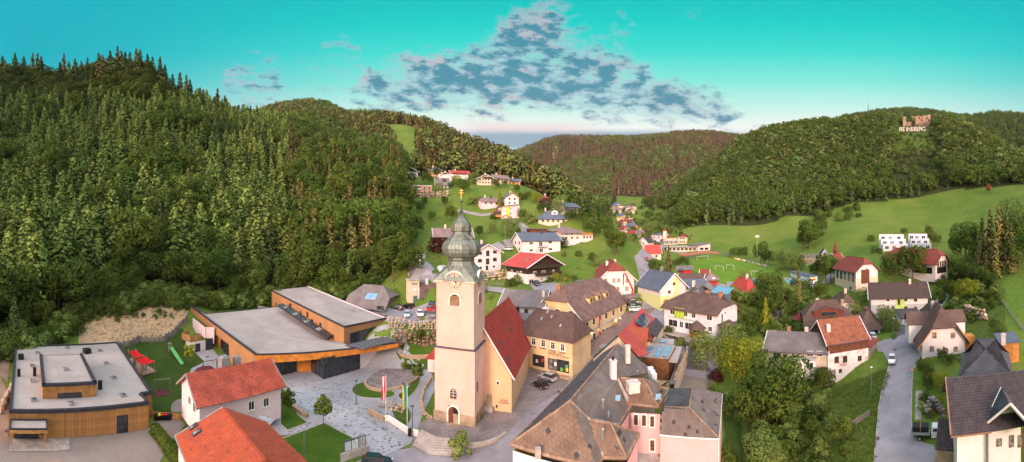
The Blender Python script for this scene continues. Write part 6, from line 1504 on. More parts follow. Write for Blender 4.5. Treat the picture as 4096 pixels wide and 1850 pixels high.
# bakery
h=House('bakery','long white bakery with brown roof, green banner and hexagonal timber bay','bakery',q('H',755,798),103,q('H',1192,0)[0],93.6,12,0,wall=cw_m,sink=3);h.zb=5.5;h.o.location.z=5.5
h.walls('half','f',3.6,g=.35);h.roof(rbrown_m,ov=.8,gutter=bframe_m,trim=bframe_m)
for x0,y0,x1,y1 in((806,822,844,864),(922,842,952,882),(988,852,1020,895),(1115,870,1160,915),(792,908,866,966),(930,934,990,990),(1126,968,1160,1010)):h.wpx('f','H',x0,y0,x1,y1,fr=wframe_m,surround=trim_m)
h.wpx('f','H',886,924,916,975,kind='door');h.wpx('r','H',1236,858,1252,945);h.wpx('r','H',1264,842,1276,868)
c=ray_plane(*q('H',882,853),h.a,h.v);b=MB();b.box(c-h.v*.06,h.u*1.65,h.v*.04,UP*1.4);bn=b.build('banner',mat('lime_banner',(.38,.60,.08)),h.o)
text('banner_lettering','Naturkost',c-h.v*.12+UP*.7,h.u,UP,.6,wframe_m,h.o);text('banner_lettering','CAFE-STUBERL\nTERRASSE\nEIS',c-h.v*.12-UP*.4,h.u,UP,.42,yelp_m,h.o)
text('bakery_lettering','Bäckerei Stressschneider',ray_plane(*q('H',900,900),h.a,h.v)-h.v*.08,h.u,UP,.85,grey_m,h.o)
for n_ in(.62,.86):h.chimney(h.N*n_,h.M_*.55,1.1,.9,m=brick_m)
b=MB()
for n_ in(.66,.9):z=h.zroof(h.N*n_,7.6);b.slab([h.p(h.L*n_+x,y,z+dz_)for x,y,dz_ in((-2.2,6.2,.1),(2.2,6.2,.1),(2.2,7.4,1.1),(-2.2,7.4,1.1))],.08)
b.build('solar_collectors',pv_m,h.r,kind='stuff')
bx=ray_plane(*q('H',1055,1000),h.a,h.v)-h.v*1.4;bx.z=5.5;b=MB();b.lathe(bx,[(1.9,0),(1.9,.9)],6,rot=.5);bay=b.build('bay',owood_m,h.o)
b=MB();b.lathe(bx,[(1.8,.9),(1.8,2.3)],6,rot=.5);b.build('bay_glazing',glass_m,bay)
for i in range(12):a=i*math.pi/6+.5;b=MB();b.box(bx+Vector((math.cos(a),math.sin(a),0))*(1.85 if i%2==0 else 1.62)+UP*1.5,(.08,0,0),(0,.08,0),UP*.95);b.build('bay_post',owood_m,bay)
b=MB();b.lathe(bx,[(2.6,2.3),(1.2,3.5),(.1,4.3)],6,rot=.5);b.build('bay_roof',rbrown_m,bay)
c=ray_plane(*q('H',1248,1000),h.b,h.u);b=MB();b.slab([dnz(h.p(h.L+x,y,0),z)for x,y,z in((.1,.5,9),(3.2,.5,7.8),(3.2,7,7.8),(.1,7,9))],.15);lt=b.build('side_lean_to',rbrown_m,h.o)
for x,y in((3,.7),(3,6.8)):b=MB();b.box(dnz(h.p(h.L+x,y,0),6.2),(.1,0,0),(0,.1,0),UP*1.6);b.build('post',bwood_m,lt)
b=MB();b.box(h.p(h.L/2,-1.3,5.2),h.u*h.L*.42,h.v*1.3,UP*.25);b.build('forecourt',conc_m,h.o)
HS('house with a low grey-brown hipped roof directly behind the bakery','H',880,745,1108,113,110,12,880,3.8,rgrey_m,wh_m,'hip',f=(2,1),sink=5)
# red and orange roofed solar house between the inn and the hall
def solar_house():
 o=thing('solar_house','steep red and orange metal-roofed house with a dark solar panel field','house',(*P(*q('D',420,450),80)[:2],1.5))
 D_=lambda x,y,d:P(*q('D',x,y),d)
 def plane(pts,m,n,th=.15):b=MB();b.slab([D_(*p_)for p_ in pts],th);return b.build(n,m,o)
 r=plane([(350,262,88),(440,138,108),(590,262,100),(500,355,84)],rred_m,'roof');
 plane([(122,468,66),(288,318,72),(345,258,87),(200,400,88)],rred_m,'roof')
 plane([(288,318,71),(428,460,66),(490,440,70),(340,258,84)],rred_m,'roof')
 plane([(338,258,83),(490,270,84),(470,443,72),(425,440,70)],rtile_m,'dormer_roof');plane([(490,270,84),(522,362,80),(500,372,78)],bwood_m,'dormer_gable')
 b=MB();n_=lambda*p_:D_(*p_)
 q4=[n_(398,232,91.8),n_(452,172,101.5),n_(508,226,99),n_(462,292,88.8)]
 up_=Vector((0,-.1,.25));pg=MB();pg.slab([p_+up_ for p_ in q4],.08);pf=pg.build('solar_panel_frame',dframe_m,o)
 for i in range(4):
  for j in range(3):
   f=lambda u,v:q4[0].lerp(q4[3],u).lerp(q4[1].lerp(q4[2],u),v)+up_+Vector((0,-.01,.03));g_=MB();g_.face([f(i/4+.01,j/3+.01),f(i/4+.24,j/3+.01),f(i/4+.24,j/3+.32),f(i/4+.01,j/3+.32)]);g_.build('solar_panel',pv_m,pf)
 q5=[n_(478,296,87),n_(535,205,100),n_(588,262,99),n_(545,340,85)];b=MB();b.slab([p_+up_ for p_ in q5],.1);b.build('dark_roof_tiles',rdark_m,o)
 b=MB();pts=[n_(122,470,66),n_(288,322,72),n_(438,490,66)];b.face([pts[0]-UP*.2,pts[1]-UP*.2,pts[2]-UP*.2,dnz(pts[2],0),dnz(pts[0],0)]);b.build('gable_wall',cream_m,o)
 vm=mat('green_verge',(.03,.075,.045));b=MB();b.path([p_+UP*.05 for p_ in pts],.17,4);b.build('verge_board',vm,o)
 b=MB();a,c=n_(200,400,88),n_(345,258,90);b.face([dnz(a,2),dnz(n_(500,355,84),2),n_(500,355,84)-UP*.2,a-UP*.2]);b.face([dnz(n_(590,262,100),3),n_(590,262,100)-UP*.2,n_(500,355,84)-UP*.2,dnz(n_(500,355,84),3)]);b.build('wall',cream_m,o)
# timber clad extension with flat roof, collectors and terrace
 e=thing('timber_extension','cedar-clad flat-roofed extension carrying two long blue solar collectors','extension',(*P(*q('D',540,540),74)[:2],0))
 rt=[n_(440,462,68),n_(620,472,66.5),n_(668,388,76),n_(500,374,78)];z=sum(p_.z for p_ in rt)/4;rt=[Pz(*q('D',x,y),6.8)for x,y in((440,460),(622,474),(668,388),(505,372))]
 b=MB();b.slab([p_+UP*.1 for p_ in rt],.3);b.build('gravel_roof',gravelroof_m,e)
 b=MB()
 for p_,q_ in((rt[0],rt[1]),(rt[1],rt[2]),(rt[2],rt[3])):b.face([dnz(p_,0),dnz(q_,0),dnz(q_,6.7),dnz(p_,6.7)])
 b.build('cedar_wall',cedar_m,e)
 for x0,x1 in((525,590),(580,645)):
  b=MB();b.slab([Pz(*q('D',x,y),7.2)for x,y in((x0,455),(x0+32,463),(x1,392),(x1-30,385))],.12);b.build('solar_collector',pvb_m,e)
 for x,y in((508,403),(497,424)):b=MB();b.slab([Pz(*q('D',x+a,y+c),7.1)for a,c in((-18,4),(14,10),(20,-6),(-12,-9))],.1);b.build('roof_window',pvb_m,e)
 b=MB();b.slab([Pz(*q('D',x,y),6.2)for x,y in((620,492),(680,496),(712,395),(668,392))],.25);b.build('canopy_roof',gravelroof_m,e)
 b=MB();b.slab([Pz(*q('D',x,y),6.6)for x,y in((525,370),(655,375),(660,345),(540,338))],.3);b.build('rear_flat_roof',gravelroof_m,e);b=MB();b.slab([Pz(*q('D',x,y),6.9)for x,y in((560,362),(612,366),(616,352),(568,347))],.1);b.build('roof_window',pvb_m,e)
 b=MB();w=[Pz(*q('D',x,y),4.2)for x,y in((660,600),(738,440),(742,405))]
 for p_,q_ in zip(w,w[1:]):b.hexa([dnz(p_,-1),dnz(q_,-1),dnz(q_,-1)+Vector((.3,0,0)),dnz(p_,-1)+Vector((.3,0,0))],[dnz(p_,4.2),dnz(q_,4.2),dnz(q_,4.2)+Vector((.3,0,0)),dnz(p_,4.2)+Vector((.3,0,0))])
 b.build('terrace_wall',cream_m,e)
 rr=random.Random(4)
 for i in range(26):t_=i/25;p_=(w[0].lerp(w[1],t_*1.25)if t_<.8 else w[1].lerp(w[2],(t_-.8)*5));b=MB();b.box(dnz(p_,4.45)+Vector((.15,0,0)),(.22,0,0),(0,.22,0),UP*rr.uniform(.2,.5));b.build('cap_stone',stone_m,e)
 b=MB();b.slab([Pz(*q('D',x,y),3.6)for x,y in((625,640),(665,640),(735,440),(690,440))],.2);b.build('terrace_deck',gwood_m,e)
 for i in range(9):b=MB();p_=Pz(*q('D',560+8*i,665-5*i),1.6+.22*i);b.box(p_,(.5,.1,0),(-.03,.18,0),UP*.04);b.build('stair_tread',gwood_m,e)
 b=MB();b.tube(Pz(*q('D',555,640),2.6),Pz(*q('D',630,590),4.6),.05);b.tube(Pz(*q('D',600,700),2.4),Pz(*q('D',660,640),4.4),.05);b.build('stair_rail',drab_m,e,kind='stuff')
 b=MB();w=[Pz(*q('D',x,y),2.2)for x,y in((525,600),(612,608),(640,690),(520,690))];b.hexa([dnz(p_,-1)for p_ in w],w);b.build('base_wall',yel_m,e)
solar_house()
# row house with corrugated roof, and the barn beside it
h=HS('long beige row house with corrugated grey roof and a purple ground floor corner','D',1262,418,1672,81.5,79.5,9.5,600,2.9,rgrey_m,beige_m,f=None,ch=((.33,.6,brick_m),(.63,.6,chim_m)),ov=.5)
for pp,ed in h.planes:
 b=MB();n_=60;a0,a1,a2,a3=pp[:4]
 for i in range(n_):t_=(i+.5)/n_;b.tube(a0.lerp(a1,t_),a3.lerp(a2,t_),.055,n=4)
 b.build('corrugations',rgrey_m,h.o,kind='stuff')
for x0,y0,x1,y1 in((1315,434,1360,470),(1437,432,1462,468),(1540,424,1582,460),(1606,424,1645,460),(1612,588,1640,610)):h.wpx('f','D',x0,y0,x1,y1,fr=wframe_m)
c0_,c1_=ray_plane(*q('D',1455,500),h.a,h.v),ray_plane(*q('D',1602,500),h.a,h.v);uu=(c1_-c0_).dot(h.u)
k=House.__new__(House);k.a=dnz(c0_-h.v*2.2,0);k.u,k.v,k.L,k.dep=h.u,h.v,uu,2.2;zt=ray_plane(*q('D',1530,488),k.a,h.v).z;k.a.z=zt;k.ze=zt;k.zb=0;k.D=80;k.sink=2;k.wall=wh_m
k.o=thing('balcony_annexe','white annexe with balcony over a purple ground floor on the beige row house','annexe',dnz(k.a,0));k.walls('flat','f',0,lower=(2.3,purple_m));k.roof(conc_m,ov=.1,th=.1)
k.wpx('f','D',1536,500,1584,545,fr=wframe_m);k.wpx('f','D',1515,610,1560,650,fr=wframe_m,out=.06);k.wpx('f','D',1480,512,1495,535)
k.balcony('f',k.L*.68,ray_plane(*q('D',1550,590),k.a,h.v).z,k.L*.62,1.2,m=steel_m,solid=False)
h=HS('old barn with rust-brown tiled roof, brown boards and stained white base wall','E',398,380,665,79.5,84,10.5,600,3.9,mat('rust_brown_tiles',(0.30,0.11,0.06),fine=.4,fscale=5,dirt=((.13,.07,.05),.5,.55,.6)),bwood_m,f=None,name='barn',cat='barn',ov=.45,lower=(5.0,farm_m),ch=((.12,.25,pinkw_m),),sink=3)
h.tiles([m for n,m in MATS.items()if n=='rust_brown_tiles'][0],.4,.42,which=(0,),jit=.015)
for x0,y0,x1,y1 in((441,460,470,505),(497,455,525,500),(596,455,621,490),(470,543,490,570),(577,530,597,556)):h.wpx('f','E',x0,y0,x1,y1,fr=bframe_m,out=.06)
h.wpx('f','E',422,548,448,606,fr=gwood_m,gl=gwood_m,kind='door',out=.06,cross=False)
HS('weathered board lean-to with a red-brown roof on the right of the old barn','E',675,400,722,84.5,90,6,540,1.5,rcrim_m,gwood_m,'shed','f',f=None,name='lean_to',cat='shed',ov=.5)
h=HS('large brown-roofed house with a broad red-brown dormer and arched garage wing','E',262,278,560,97,99,12.5,330,6.2,rbrown_m,wh_m,'half',g=.45,f=None,ch=((.3,.6),(.85,.4,stone_m)),sink=5,ov=1.0)
h.tiles(rbrown_m,.5,.5,which=(0,),jit=.015)
h.dormer(h.N*.5,2.2,8.2,1.9,3,mat('oxblood_boards',(.17,.04,.03)),rbrown_m)
h=HS('wing with brown half-hipped roof over a pair of arched white garage openings','E',648,268,745,99,101,9,322,4.4,rbrown_m,wh_m,'half','f',g=.3,f=None,name='garage_wing',cat='garage',ov=.9,ch=(),sink=3)
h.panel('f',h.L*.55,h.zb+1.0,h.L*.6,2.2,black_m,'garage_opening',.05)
HS('dark-roofed house gable between the brown-roofed house and the willows','E',470,125,590,118,120,9,200,3.4,rbrown_m,wh_m,'half','d',g=.4,f=None,sink=4)
h=HS('long white and grey house with lime green stripes under a dark brown roof','L',197,672,722,115.5,118,10,835,3.6,mat('dark_brown_tiles',(.075,.05,.045),fine=.4,wave=('Z',2.4,.4)),wh_m,f=None,r=(1,1),lower=(3.0,grey_m),ov=1.0,ch=((.72,.45),),sink=4)
for u_,w_ in((.47,1.5),(.56,1.6)):h.panel('f',h.L*u_,(h.zb+h.ze)/2,w_,h.ze-h.zb,green_m,'lime_stripe',.08)
for x0,y0,x1,y1 in((341,674,367,710),(393,674,410,700),(443,676,466,746),(505,676,532,712),(597,678,624,715),(345,755,362,783),(394,756,411,784),(505,760,533,795),(597,763,624,798)):h.wpx('f','L',x0,y0,x1,y1,fr=bframe_m,out=.1)
h=HS('double garage with two white doors in front of the lime striped house','L',480,872,665,107,108.5,7,935,.9,rdark_m,wh_m,'shed',f=None,name='garage',cat='garage',ov=.6)
for i in(0,1):
 h.panel('f',h.L*(.27+.46*i),h.zb+1.2,h.L*.38,2.3,wframe_m,'garage_door')
 for j in range(3):h.panel('f',h.L*(.15+.5*i+.0),h.zb+.7+.5*j,.3,.2,glass_m,'door_light',.1)
h=HS('white house with a sweeping brown roof and pine windows beside the junction','E',1026,352,1308,79,81.5,14,458,6.2,rbrown_m,wh_m,'half','d',g=.5,f=None,ov=1.2,trim=owood_m,ch=((.55,.42,steel_m),),fr=oframe_m,sink=3)
h.tiles(rbrown_m,.45,.45,jit=.015)
for x0,y0,x1,y1 in((1090,300,1121,340),(1213,301,1244,341),(1073,392,1104,430),(1231,394,1261,430),(1160,393,1175,416)):h.wpx('f','E',x0,y0,x1,y1,fr=oframe_m,gl=lglass_m)
for sgn,x,zz in((-1,-1.0,0),(1,h.L-3.0,0)):
 b=MB();b.slab([h.p(x-1.5,4.5,h.ze+2.2),h.p(x+5,4.5,h.ze+2.2),h.p(x+5,7.5,h.ze+4.6),h.p(x-1.5,7.5,h.ze+4.6)],.2);b.slab([h.p(x+5,10.5,h.ze+2.2),h.p(x-1.5,10.5,h.ze+2.2),h.p(x-1.5,7.5,h.ze+4.6),h.p(x+5,7.5,h.ze+4.6)],.2);b.build('cross_roof',rbrown_m,h.r,kind='stuff')
 b=MB();b.box(h.p(x+1.75,7.5,h.ze+.2),h.u*2.9,h.v*2.7,UP*2.2);b.build('cross_wing',wh_m,h.o)
b=MB();b.box(h.p(h.L+1.2,1.5,h.zb+1.6),h.u*1.2,h.v*1.2,UP*1.8);b.build('timber_porch',owood_m,h.o)
h=HS('house under a charcoal pyramid slate roof behind the bottom right house','E',1285,600,1610,60,60,12,700,4.4,slatk_m,wh_m,'hip',f=None,ov=.6,ch=((.9,.6),),sink=5)
h.tiles(slatk_m,.4,.4,style='flat',jit=.01)
# bottom right: the big white house
def corner_house():
 o=thing('gabled_house','big white house with dark tiled roof and slate cross gable at bottom right','house',(*Pz(*q('E',1500,1163),1)[:2],1))
 E_=lambda x,y,z:Pz(*q('E',x,y),z)
 ze,zr=7.6,12.2;a,b_=E_(1215,988,ze),E_(1485,957,ze);u=(b_-a).normalized()
 r0=E_(1180,603,zr);r1=r0+u*17;e1=a+u*17
 dm=mat('dark_pantiles',(.07,.055,.06),rough=.55,fine=.1,dirt=((.3,.22,.10),4.0,.68,.5))
 v0=E_(1412,905,ze+.9);ap=E_(1550,665,ze+3.9);gp=E_(1612,782,ze+3.6);ge=E_(1418,935,ze);gr=E_(1790,900,ze)
 b=MB();b.slab([a,e1,r1,r0],.25);bk=(r0-a);bk.z=-bk.z;b.slab([r1,r0,r0+bk,r1+bk],.25);b.build('roof',dm,o)
 t_=MB();tiled(t_,[p_+UP*.02 for p_ in(a,e1,r1,r0)],u,.33,.42,th=.05,style='pan',seed=77,jit=.008);t_.build('pantiles',dm,o,kind='stuff')
 g0=E_(1425,935,ze-.1);apf=E_(1610,782,zr-1.2);g1=apf+(apf-g0);g1.z=g0.z;vv=(r0-a);vv.z=0;vv.normalize();bl=vv*6.3
 b=MB();c=E_(1550,667,zr-.9);lf=[g0,apf,c];b.slab(lf,.2);b.slab([apf,g1,g1+bl,c],.2);b.build('cross_gable_roof',slatk_m,o)
 t_=MB();tiled(t_,[p_+UP*.03 for p_ in lf],apf-g0,.3,.3,seed=5,jit=.01);t_.build('cross_gable_slates',slatk_m,o,kind='stuff')
 b=MB();b.tube(g0+UP*.1,apf+UP*.1,.16,n=4);b.tube(g0,c,.14,n=4);b.tube(apf+UP*.1,g1+UP*.1,.16,n=4);b.build('verge_board',trim_m,o,kind='stuff')
 b=MB();b.tube(a-UP*.15,b_-UP*.15,.13,n=5);b.tube(a+UP*.1,r0+UP*.1,.13,n=4);b.build('gutter',mat('copper_gutter',(.36,.22,.14),metal=.3),o,kind='stuff')
 w0=g0+u*.9+vv*.3;wN=-vv;wl=a+u*.9+vv*.9
 b=MB();hw_=(apf-w0).dot(u);gw=w0+u*2*hw_;b.face([dnz(w0,-1),dnz(gw,-1),dnz(gw,g0.z),dnz(w0+u*hw_,apf.z-.4),dnz(w0,g0.z)]);b.face([dnz(wl,-1),dnz(w0,-1)+vv*.6,dnz(w0,ze-.2)+vv*.6,dnz(wl,ze-.2)])
 wb=wl+vv*9;b.face([dnz(wl,-1),dnz(wl,ze-.2),dnz(wb,ze-.2),dnz(wb,-1)]);b.face([dnz(wl,ze-.2),dnz(wb,ze-.2),dnz((wl+wb)/2,zr-.4)]);b.face([dnz(w0,-1),dnz(w0,ze),dnz(w0,ze)+vv*.7,dnz(w0,-1)+vv*.7]);b.build('wall',wh_m,o)
 class K:pass
 k=House.__new__(House);k.a=dnz(w0,ze);k.u=u;k.v=vv;k.L=30;k.dep=9;k.ze=ze;k.D=50;k.o=o
 for x0,y0,x1,y1 in((1603,838,1637,890),(1661,876,1695,930),(1518,1008,1555,1060),(1602,986,1636,1068),(1661,986,1695,1068),(1328,1100,1404,1155)):
  k.wpx('f','E',x0,y0,x1,y1,fr=bframe_m,gl=lglass_m,cross=False)if x0!=1328 else k.wpx('f','E',x0,y0,x1,y1,fr=bframe_m,cross=False,out=-.5)
 b=MB();b.tube(dnz(w0,ze-.4)-vv*.1-u*.1,dnz(w0,.5)-vv*.1-u*.1,.08);b.build('downpipe',steel_m,o)
 pr=[E_(1112,1078,3.2),E_(1274,1088,3.2),E_(1256,905,5.6),E_(1136,875,5.6)];b=MB();b.slab(pr,.2);b.build('side_roof',dm,o);t_=MB();tiled(t_,[p_+UP*.02 for p_ in pr],pr[1]-pr[0],.33,.4,th=.05,style='pan',seed=7);t_.build('side_pantiles',dm,o,kind='stuff')
 b=MB();b.face([dnz(pr[0],-1)+vv*.5,dnz(pr[1],-1)+vv*.5,dnz(pr[1],3.1)+vv*.5,dnz(pr[0],3.1)+vv*.5]);b.face([dnz(pr[0],-1)+vv*.5,dnz(pr[3],-1),dnz(pr[3],5.4),dnz(pr[0],3.1)+vv*.5]);b.build('side_wall',stone_m,o)
corner_house()
# terraced flats on the meadow
for i,(x0,x1,yt,lab)in enumerate(((270,500,95,'larger white terraced apartment block with stepped balconies on the meadow'),(545,718,90,'smaller white terraced apartment block right of its twin on the meadow'))):
 o=None
 for j in range(3):
  D_=192-4*j;yy=yt+45*j+3;k=House('apartment_block',lab,'apartment block',q('L',x0+18*j,yy),D_,q('L',x1+20*j,0)[0],D_+.5,8+3*j,q('L',0,yt+150)[1],wall=cw_m,sink=3)
  if o is None:o=k.o
  else:bpy.data.objects.remove(k.o);k.o=o
  b=MB();z1=k.ze+.5;cs=[k.p(0,0,z1),k.p(k.L,0,z1),k.p(k.L,k.dep,z1),k.p(0,k.dep,z1)];b.hexa([dnz(p_,k.zb-3)for p_ in cs],cs);b.build('storey',cw_m,o)
  if j==0:b=MB();b.hexa([p_+UP*.01 for p_ in cs],[p_+UP*.12 for p_ in cs]);b.build('roof_edge',lwood_m,o)
  for u_ in(.16,.45,.8):k.win('f',k.L*u_,k.ze-1.3,2.0,1.6,fr=wframe_m,gl=lglass_m if u_==.45 else glass_m)
# halls with plum-red roofs
h=HS('white hall with a deep red half-hipped roof and tall brown door','L',55,430,258,134,139,17,555,4.2,rcrim_m,wh_m,'half','d',g=.6,f=None,lower=(2.2,cream_m),ov=1.0,ch=(),trim=bframe_m,sink=3)
h.wpx('f','L',148,405,162,422,fr=bframe_m);h.panel('f',h.L*.42,h.zb+2.6,3.6,5.2,bwood_m,'tall_door',.08)
for i in range(5):h.panel('l',2+3.2*i,h.ze-2.4,1.7,3.8,glass_m,'tall_window',.05)
h=HS('white hall on arches with a deep red roof and four gable windows','L',797,350,905,139,147,24,462,4.6,rcrim_m,wh_m,'half','d',g=.6,f=None,ov=1.1,ch=((.5,.5,brick_m),),trim=bframe_m,sink=3)
for i in range(4):h.win('f',h.L*(.2+.2*i),h.ze-1.1,1.3,2.6,fr=bframe_m)
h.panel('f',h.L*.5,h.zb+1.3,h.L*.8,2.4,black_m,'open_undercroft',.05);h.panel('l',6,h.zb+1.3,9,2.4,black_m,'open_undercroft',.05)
# sports hut, fire station, school of the upper village
h=HS('fire station with white gable, three glazed gates and a small hose tower','H',752,236,868,283,285,14,272,3.2,rcrim_m,cream_m,'half','d',g=.6,f=None,ov=.9,ch=(),trim=trim_m);
for i in range(3):h.win('f',h.L*(.2+.3*i),h.zb+1.7,4.2,2.8,fr=wframe_m,gl=lglass_m)
text('fire_station_lettering','FEUERWEHR REINSBERG',h.p(h.L/2,-.12,h.zb+4.6),h.u,UP,1.2,grey_m,h.o)
HS('square hose tower with a pyramid cap at the fire station','H',745,155,775,288,288,5,250,1.8,rcrim_m,cream_m,'hip',f=(1,1),name='hose_tower',cat='tower',ch=(),ov=.4)
HS('cream wing with red-brown roof on the right of the fire station','H',870,206,945,287,286,10,268,1.8,rcrim_m,cream_m,'hip',f=(3,2),ch=())
HS('low pink building with a blue-grey roof left of the fire station','H',646,192,735,305,300,12,228,1.4,rblue_m,pinkw_m,'shed',f=(2,1))
h=HS('long low clubhouse with timber soffit and glazed front above the tennis court','H',775,296,1040,250,250,12,332,0,rgrey_m,cream_m,'flat',f=(7,1),ov=1.6,trim=grey_m,wh_=(2.4,1.8),name='clubhouse',cat='clubhouse')
HS('slant-roofed clubhouse wing with window band at the green court fence','H',1040,285,1143,248,252,14,330,1.6,rgrey_m,pinkw_m,'shed','d',f=(2,1),ov=1.0,wh_=(4,1.6))
h=HS('cream house with a plain red roof beside the village street bend','H',598,346,728,204,205,9,396,4.2,rred_m,cream_m,f=(2,1),ov=.6,ch=((.55,.5,brick_m),))
HS('small white gabled house with black roof above the street bend','J',895,738,1000,246,243,9,785,2.8,rdark_m,wh_m,ax='d',f=(1,1),ch=())
VALE=[(340,252,432,288,640,rblue_m,cream_m,'pale'),(450,245,545,275,650,rblue_m,cream_m,'broad pale'),(545,248,628,275,655,rblue_m,pinkw_m,'rosy'),(305,303,385,338,560,rmauve_m,wh_m,'low white'),(505,278,605,305,610,rblue_m,cream_m,'cream terraced'),(610,285,700,312,600,rmauve_m,cream_m,'wide cream'),(700,290,770,325,580,rmauve_m,pinkw_m,'pink-walled'),(760,285,860,310,600,rbrown_m,beige_m,'big brown-roofed'),(560,322,642,358,540,rmauve_m,pinkw_m,'rosy gabled'),(460,360,503,392,500,rred_m,orange_m,'small orange'),(605,402,672,440,450,rblue_m,yel_m,'yellow'),(715,450,838,476,430,rcrim_m,wh_m,'long red-roofed'),(640,468,700,495,400,rcrim_m,cream_m,'red-roofed'),(668,492,760,520,380,rcrim_m,cream_m,'wide red-roofed'),(722,535,820,575,350,rblue_m,orange_m,'blue-roofed orange'),(700,570,770,600,330,rcrim_m,beige_m,'red-brown roofed'),(745,632,935,655,300,rcrim_m,cream_m,'long farm'),(900,640,985,670,292,rmauve_m,beige_m,'grey-brown farm'),(745,330,775,352,520,rdark_m,cream_m,'tiny cream'),(785,480,830,515,380,rcrim_m,wh_m,'white red-roofed')]
for i,(x0,y0,x1,yb,D_,rm,wm,nm)in enumerate(VALE):
 HS(f'{nm} house in the far valley, {"highest up" if D_ > 580 else "half way up" if D_ > 420 else "nearest the street"} in the cluster','J',x0,y0,x1,D_,D_+(4 if i%2 else-4),9,yb,2.6+.3*(i%3),rm,wm,'half' if i%3 else 'gable','d' if i%2 else 'f',g=.6,f=(3,2 if yb-y0>28 else 1),ov=.9,ch=((.4,.5),)if i%2 else(),group='houses of the far valley',gut=False)
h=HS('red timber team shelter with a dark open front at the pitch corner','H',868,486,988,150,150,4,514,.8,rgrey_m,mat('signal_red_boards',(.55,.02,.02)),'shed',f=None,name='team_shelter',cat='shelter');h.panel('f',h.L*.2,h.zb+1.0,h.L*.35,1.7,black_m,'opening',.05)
h=HS('red and white kiosk with a brown roof at the edge of the pitch','H',1124,568,1203,134,135,5,606,1.8,rmauve_m,MATS['signal_red_boards'],'half','f',g=.3,f=None,name='kiosk',cat='kiosk',ch=());h.panel('f',h.L*.62,h.zb+1.6,1.3,1.2,wframe_m,'club_sign')
HS('small brown barn roof behind the kiosk','H',1070,548,1125,140,140,7,600,2.4,rcrim_m,bwood_m,f=None,name='shed',cat='shed',ch=())
HS('long brown-roofed shed between lime-yellow house and pitch','H',870,580,1065,134,132,8,620,2.2,rbrown_m,wh_m,f=None,name='shed',cat='shed',ch=())
HS('grey-brown shed roof right of the slate-blue extension','H',1118,660,1210,122,124,8,700,2.4,rgrey_m,gwood_m,'half',g=.3,f=None,name='shed',cat='shed',ch=())
HS('small greenhouse roof with a dark sloping pane row behind the bakery','H',1150,694,1260,114,112,5,730,1.2,pvb_m,gwood_m,'shed',f=None,name='greenhouse',cat='greenhouse')
HS('white house with a crimson hipped roof among the gardens','H',1437,682,1552,127,130,11,752,4.4,rred_m,wh_m,'half','d',g=.2,f=(1,1),l=(1,1),ov=.9)
h=HS('pale blue pool building with a painted sailing boat and a slanting grey roof','K',862,768,988,148,150,16,872,.5,rblue_m,mat('pale_blue_render',(.55,.72,.80)),'shed',f=None,ov=.5,name='pool_building',cat='pool building')
c=h.p(h.L*.4,-.1,h.zb+1.4);b=MB();b.poly([c+h.u*x+UP*z for x,z in((-1.4,0),(1.4,0),(1,-.6),(-1,-.6))],[(0,1,2,3)]);b.build('painted_hull',redp_m,h.o);b=MB();b.face([c+h.u*x+UP*z for x,z in((-1.2,.15),(.1,.15),(.1,1.2))]);b.build('painted_sail',yelp_m,h.o);b=MB();b.face([c+h.u*x+UP*z for x,z in((.2,.15),(1.2,.15),(.2,1.3))]);b.build('painted_sail',orange_m,h.o)
h=HS('cemetery chapel with a red roof beside its pointed turret','K',1325,470,1440,196,199,7,560,3.0,rcrim_m,cream_m,f=None,ch=(),name='cemetery_chapel',cat='chapel');b=MB();c=P(*q('K',1300,470),200);b.lathe(c-UP*3,[(1.3,0),(1.3,7.6),(1.7,7.7),(.8,10.2),(.05,13.2)],4,rot=.8);b.build('turret',rcrim_m,h.o)
HS('tiny white wayside chapel with a dark roof above the cemetery','K',1075,345,1145,212,213,3,402,1.6,rdark_m,wh_m,ax='d',f=(1,1),ch=(),name='wayside_chapel',cat='chapel',wh_=(1.6,2.8))
h=HS('garden shed with upright slats and a grey roof at the right edge','L',1400,1105,1572,74,75,4.5,1260,.5,rblue_m,owood_m,'shed',f=None,name='garden_shed',cat='shed',ov=.4)
for i in range(14):b=MB();b.box(h.p(.3+i*h.L*.045,-.15,(h.zb+h.ze)/2),h.u*.06,h.v*.06,UP*(h.ze-h.zb)/2);b.build('slat',owood_m,h.o)
HS('small shed with a slate roof near the willows','D',1310,222,1385,112,112,6,260,2.2,rdark_m,gwood_m,'hip',f=None,name='shed',cat='shed',ch=())
HS('small garden pavilion with a plum roof beside the brown-roofed house','D',1465,205,1525,108,108,4,250,1.5,rcrim_m,owood_m,'hip',f=(2,1),name='garden_pavilion',cat='pavilion',ch=())
h=HS('old weathered barn with a grey roof carrying a big blue solar collector','B',1075,175,1290,115,109,11,215,5.2,rgrey_m,gwood_m,'half',g=.5,f=None,name='barn',cat='barn',ov=1.2,ch=(),sink=3)
b=MB();f=lambda n,m_:dnz(h.f(n,m_,0),h.zroof(n,m_)+.35);x0,x1=h.N*.42,h.N*.74;b.slab([f(x0,1.0),f(x1,1.0),f(x1,6.2),f(x0,6.2)],.1);pf=b.build('collector_frame',steel_m,h.r)
for i in(0,1):b=MB();a_,c_=x0+(x1-x0)*(.03+.5*i),x0+(x1-x0)*(.47+.5*i);b.face([p_+UP*.03 for p_ in(f(a_,1.2),f(c_,1.2),f(c_,6),f(a_,6))]);b.build('collector_pane',pvb_m,h.o)
